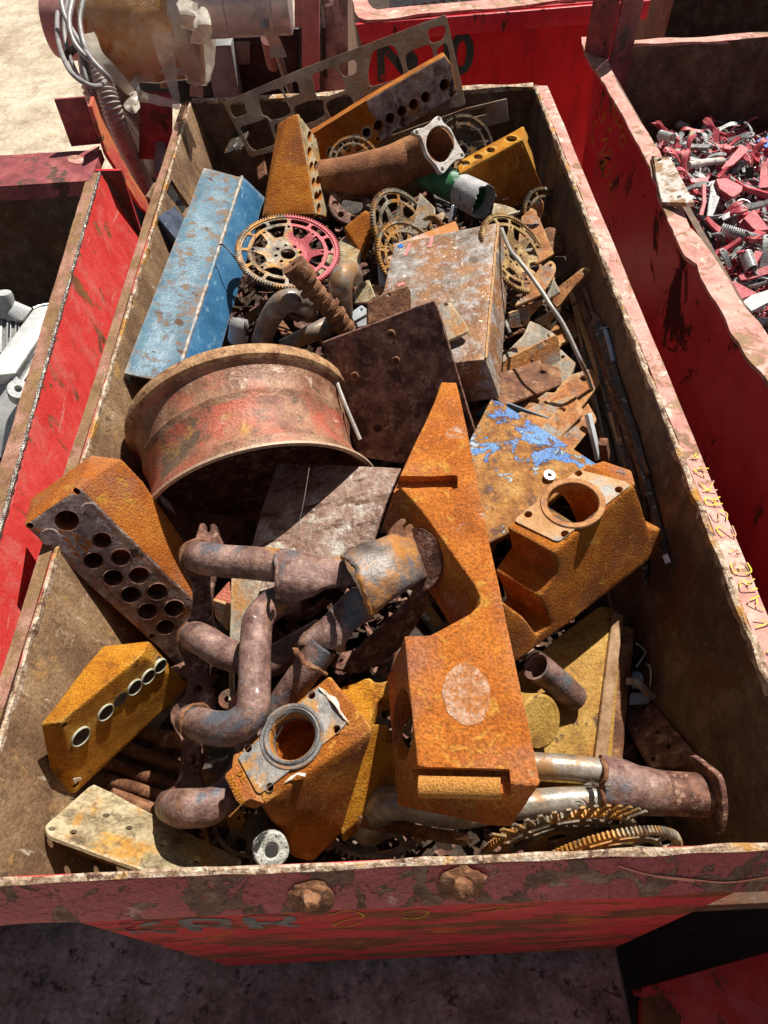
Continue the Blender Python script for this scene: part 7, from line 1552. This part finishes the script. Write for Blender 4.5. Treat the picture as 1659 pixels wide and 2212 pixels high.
big('red_channel', 'long red channel lever lying across the top of the heap', 'lever', [(900, 530), (1120, 265), (1200, 310), (1190, 350), (1030, 500), (905, 545)], 'bitred', .02, .05)
big('red_bracket', 'large folded red bracket at the right side of the heap', 'bracket', [(1145, 1085), (1260, 985), (1310, 1040), (1440, 1210), (1300, 1230), (1250, 1200), (1195, 1140)], 'bitred', .03, .05)
big('red_box', 'big red box-shaped lever head beside the curved orange strap', 'lever', [(840, 650), (960, 640), (1140, 730), (1130, 790), (1040, 850), (1010, 850), (880, 760)], 'bitred', .03, .05)
big('red_sheet', 'wide dark red triangular sheet low in the heap of the right bin', 'sheet metal', [(1005, 1790), (1040, 1775), (1310, 1915), (1210, 1950), (1100, 1990)], 'bitred', .006, .05)
t = T('pale_tube', 'pale cream tube lying across the middle of the heap', 'tube'); t.add('pale_tube', tube([rcoord(*zr(500, 600))+Z*.03, rcoord(*zr(700, 580))+Z*.035, rcoord(*zr(880, 545))+Z*.03], .0125, 14), M['whitecast']); t.done()
t = T('wood_stick', 'short brown wooden stick upright in the heap', 'stick'); t.add('wood_stick', tube([rcoord(*zr(495, 430)), rcoord(*zr(530, 280))+Z*.05], .0085, 10), M['wood']); t.done()
for i, (a, b, lb) in enumerate((((850, 1330), (1130, 1400), 'long dark coil spring lying across the heap, left of the other long spring'), ((1100, 1420), (1440, 1480), 'long coil spring at the right edge of the heap'), ((1115, 1600), (1190, 1760), 'upright bright coil spring near the dented rim'), ((200, 270), (340, 300), 'bright coil spring at the back left corner of the heap'))):
    A_, B_ = rcoord(*zr(*a))+Z*.035, rcoord(*zr(*b))+Z*.03; dv = B_-A_; Lc = dv.length; g = coil(.016, Lc, 12, .0026); R_ = dv.to_track_quat('Z', 'Y').to_matrix()
    t = T('long_spring', lb, 'spring'); t.add('long_spring', ([(A_+B_)/2+(R_ @ v) for v in g[0]], g[1]), M['spring' if i > 1 else 'bitgrey'], ang=60); t.done()
# perforated part in the far bin
o_ = W(845, 20, -.03); u_ = (W(1015, 2, -.03)-o_); Lp = u_.length; u_.normalize()
pf_ = PN(o_+u_*(Lp/2), Vc((.05, -.85, .5)), u_)
t = T('perforated_panel', 'grey perforated metal panel sticking out of the far red bin', 'sheet metal')
t.add('perforated_panel', plate2(pf_, [(-Lp/2, -.06), (Lp/2, -.06), (Lp/2, .25), (-Lp/2, .25)], [circ2((-Lp/2+.03+k*.042, .0), .013, 14) for k in range(int(Lp/.042))]+[circ2((-Lp/2+.05+k*.042, .045), .009, 12) for k in range(int(Lp/.042)-1)], .03), M['perf']); t.done()
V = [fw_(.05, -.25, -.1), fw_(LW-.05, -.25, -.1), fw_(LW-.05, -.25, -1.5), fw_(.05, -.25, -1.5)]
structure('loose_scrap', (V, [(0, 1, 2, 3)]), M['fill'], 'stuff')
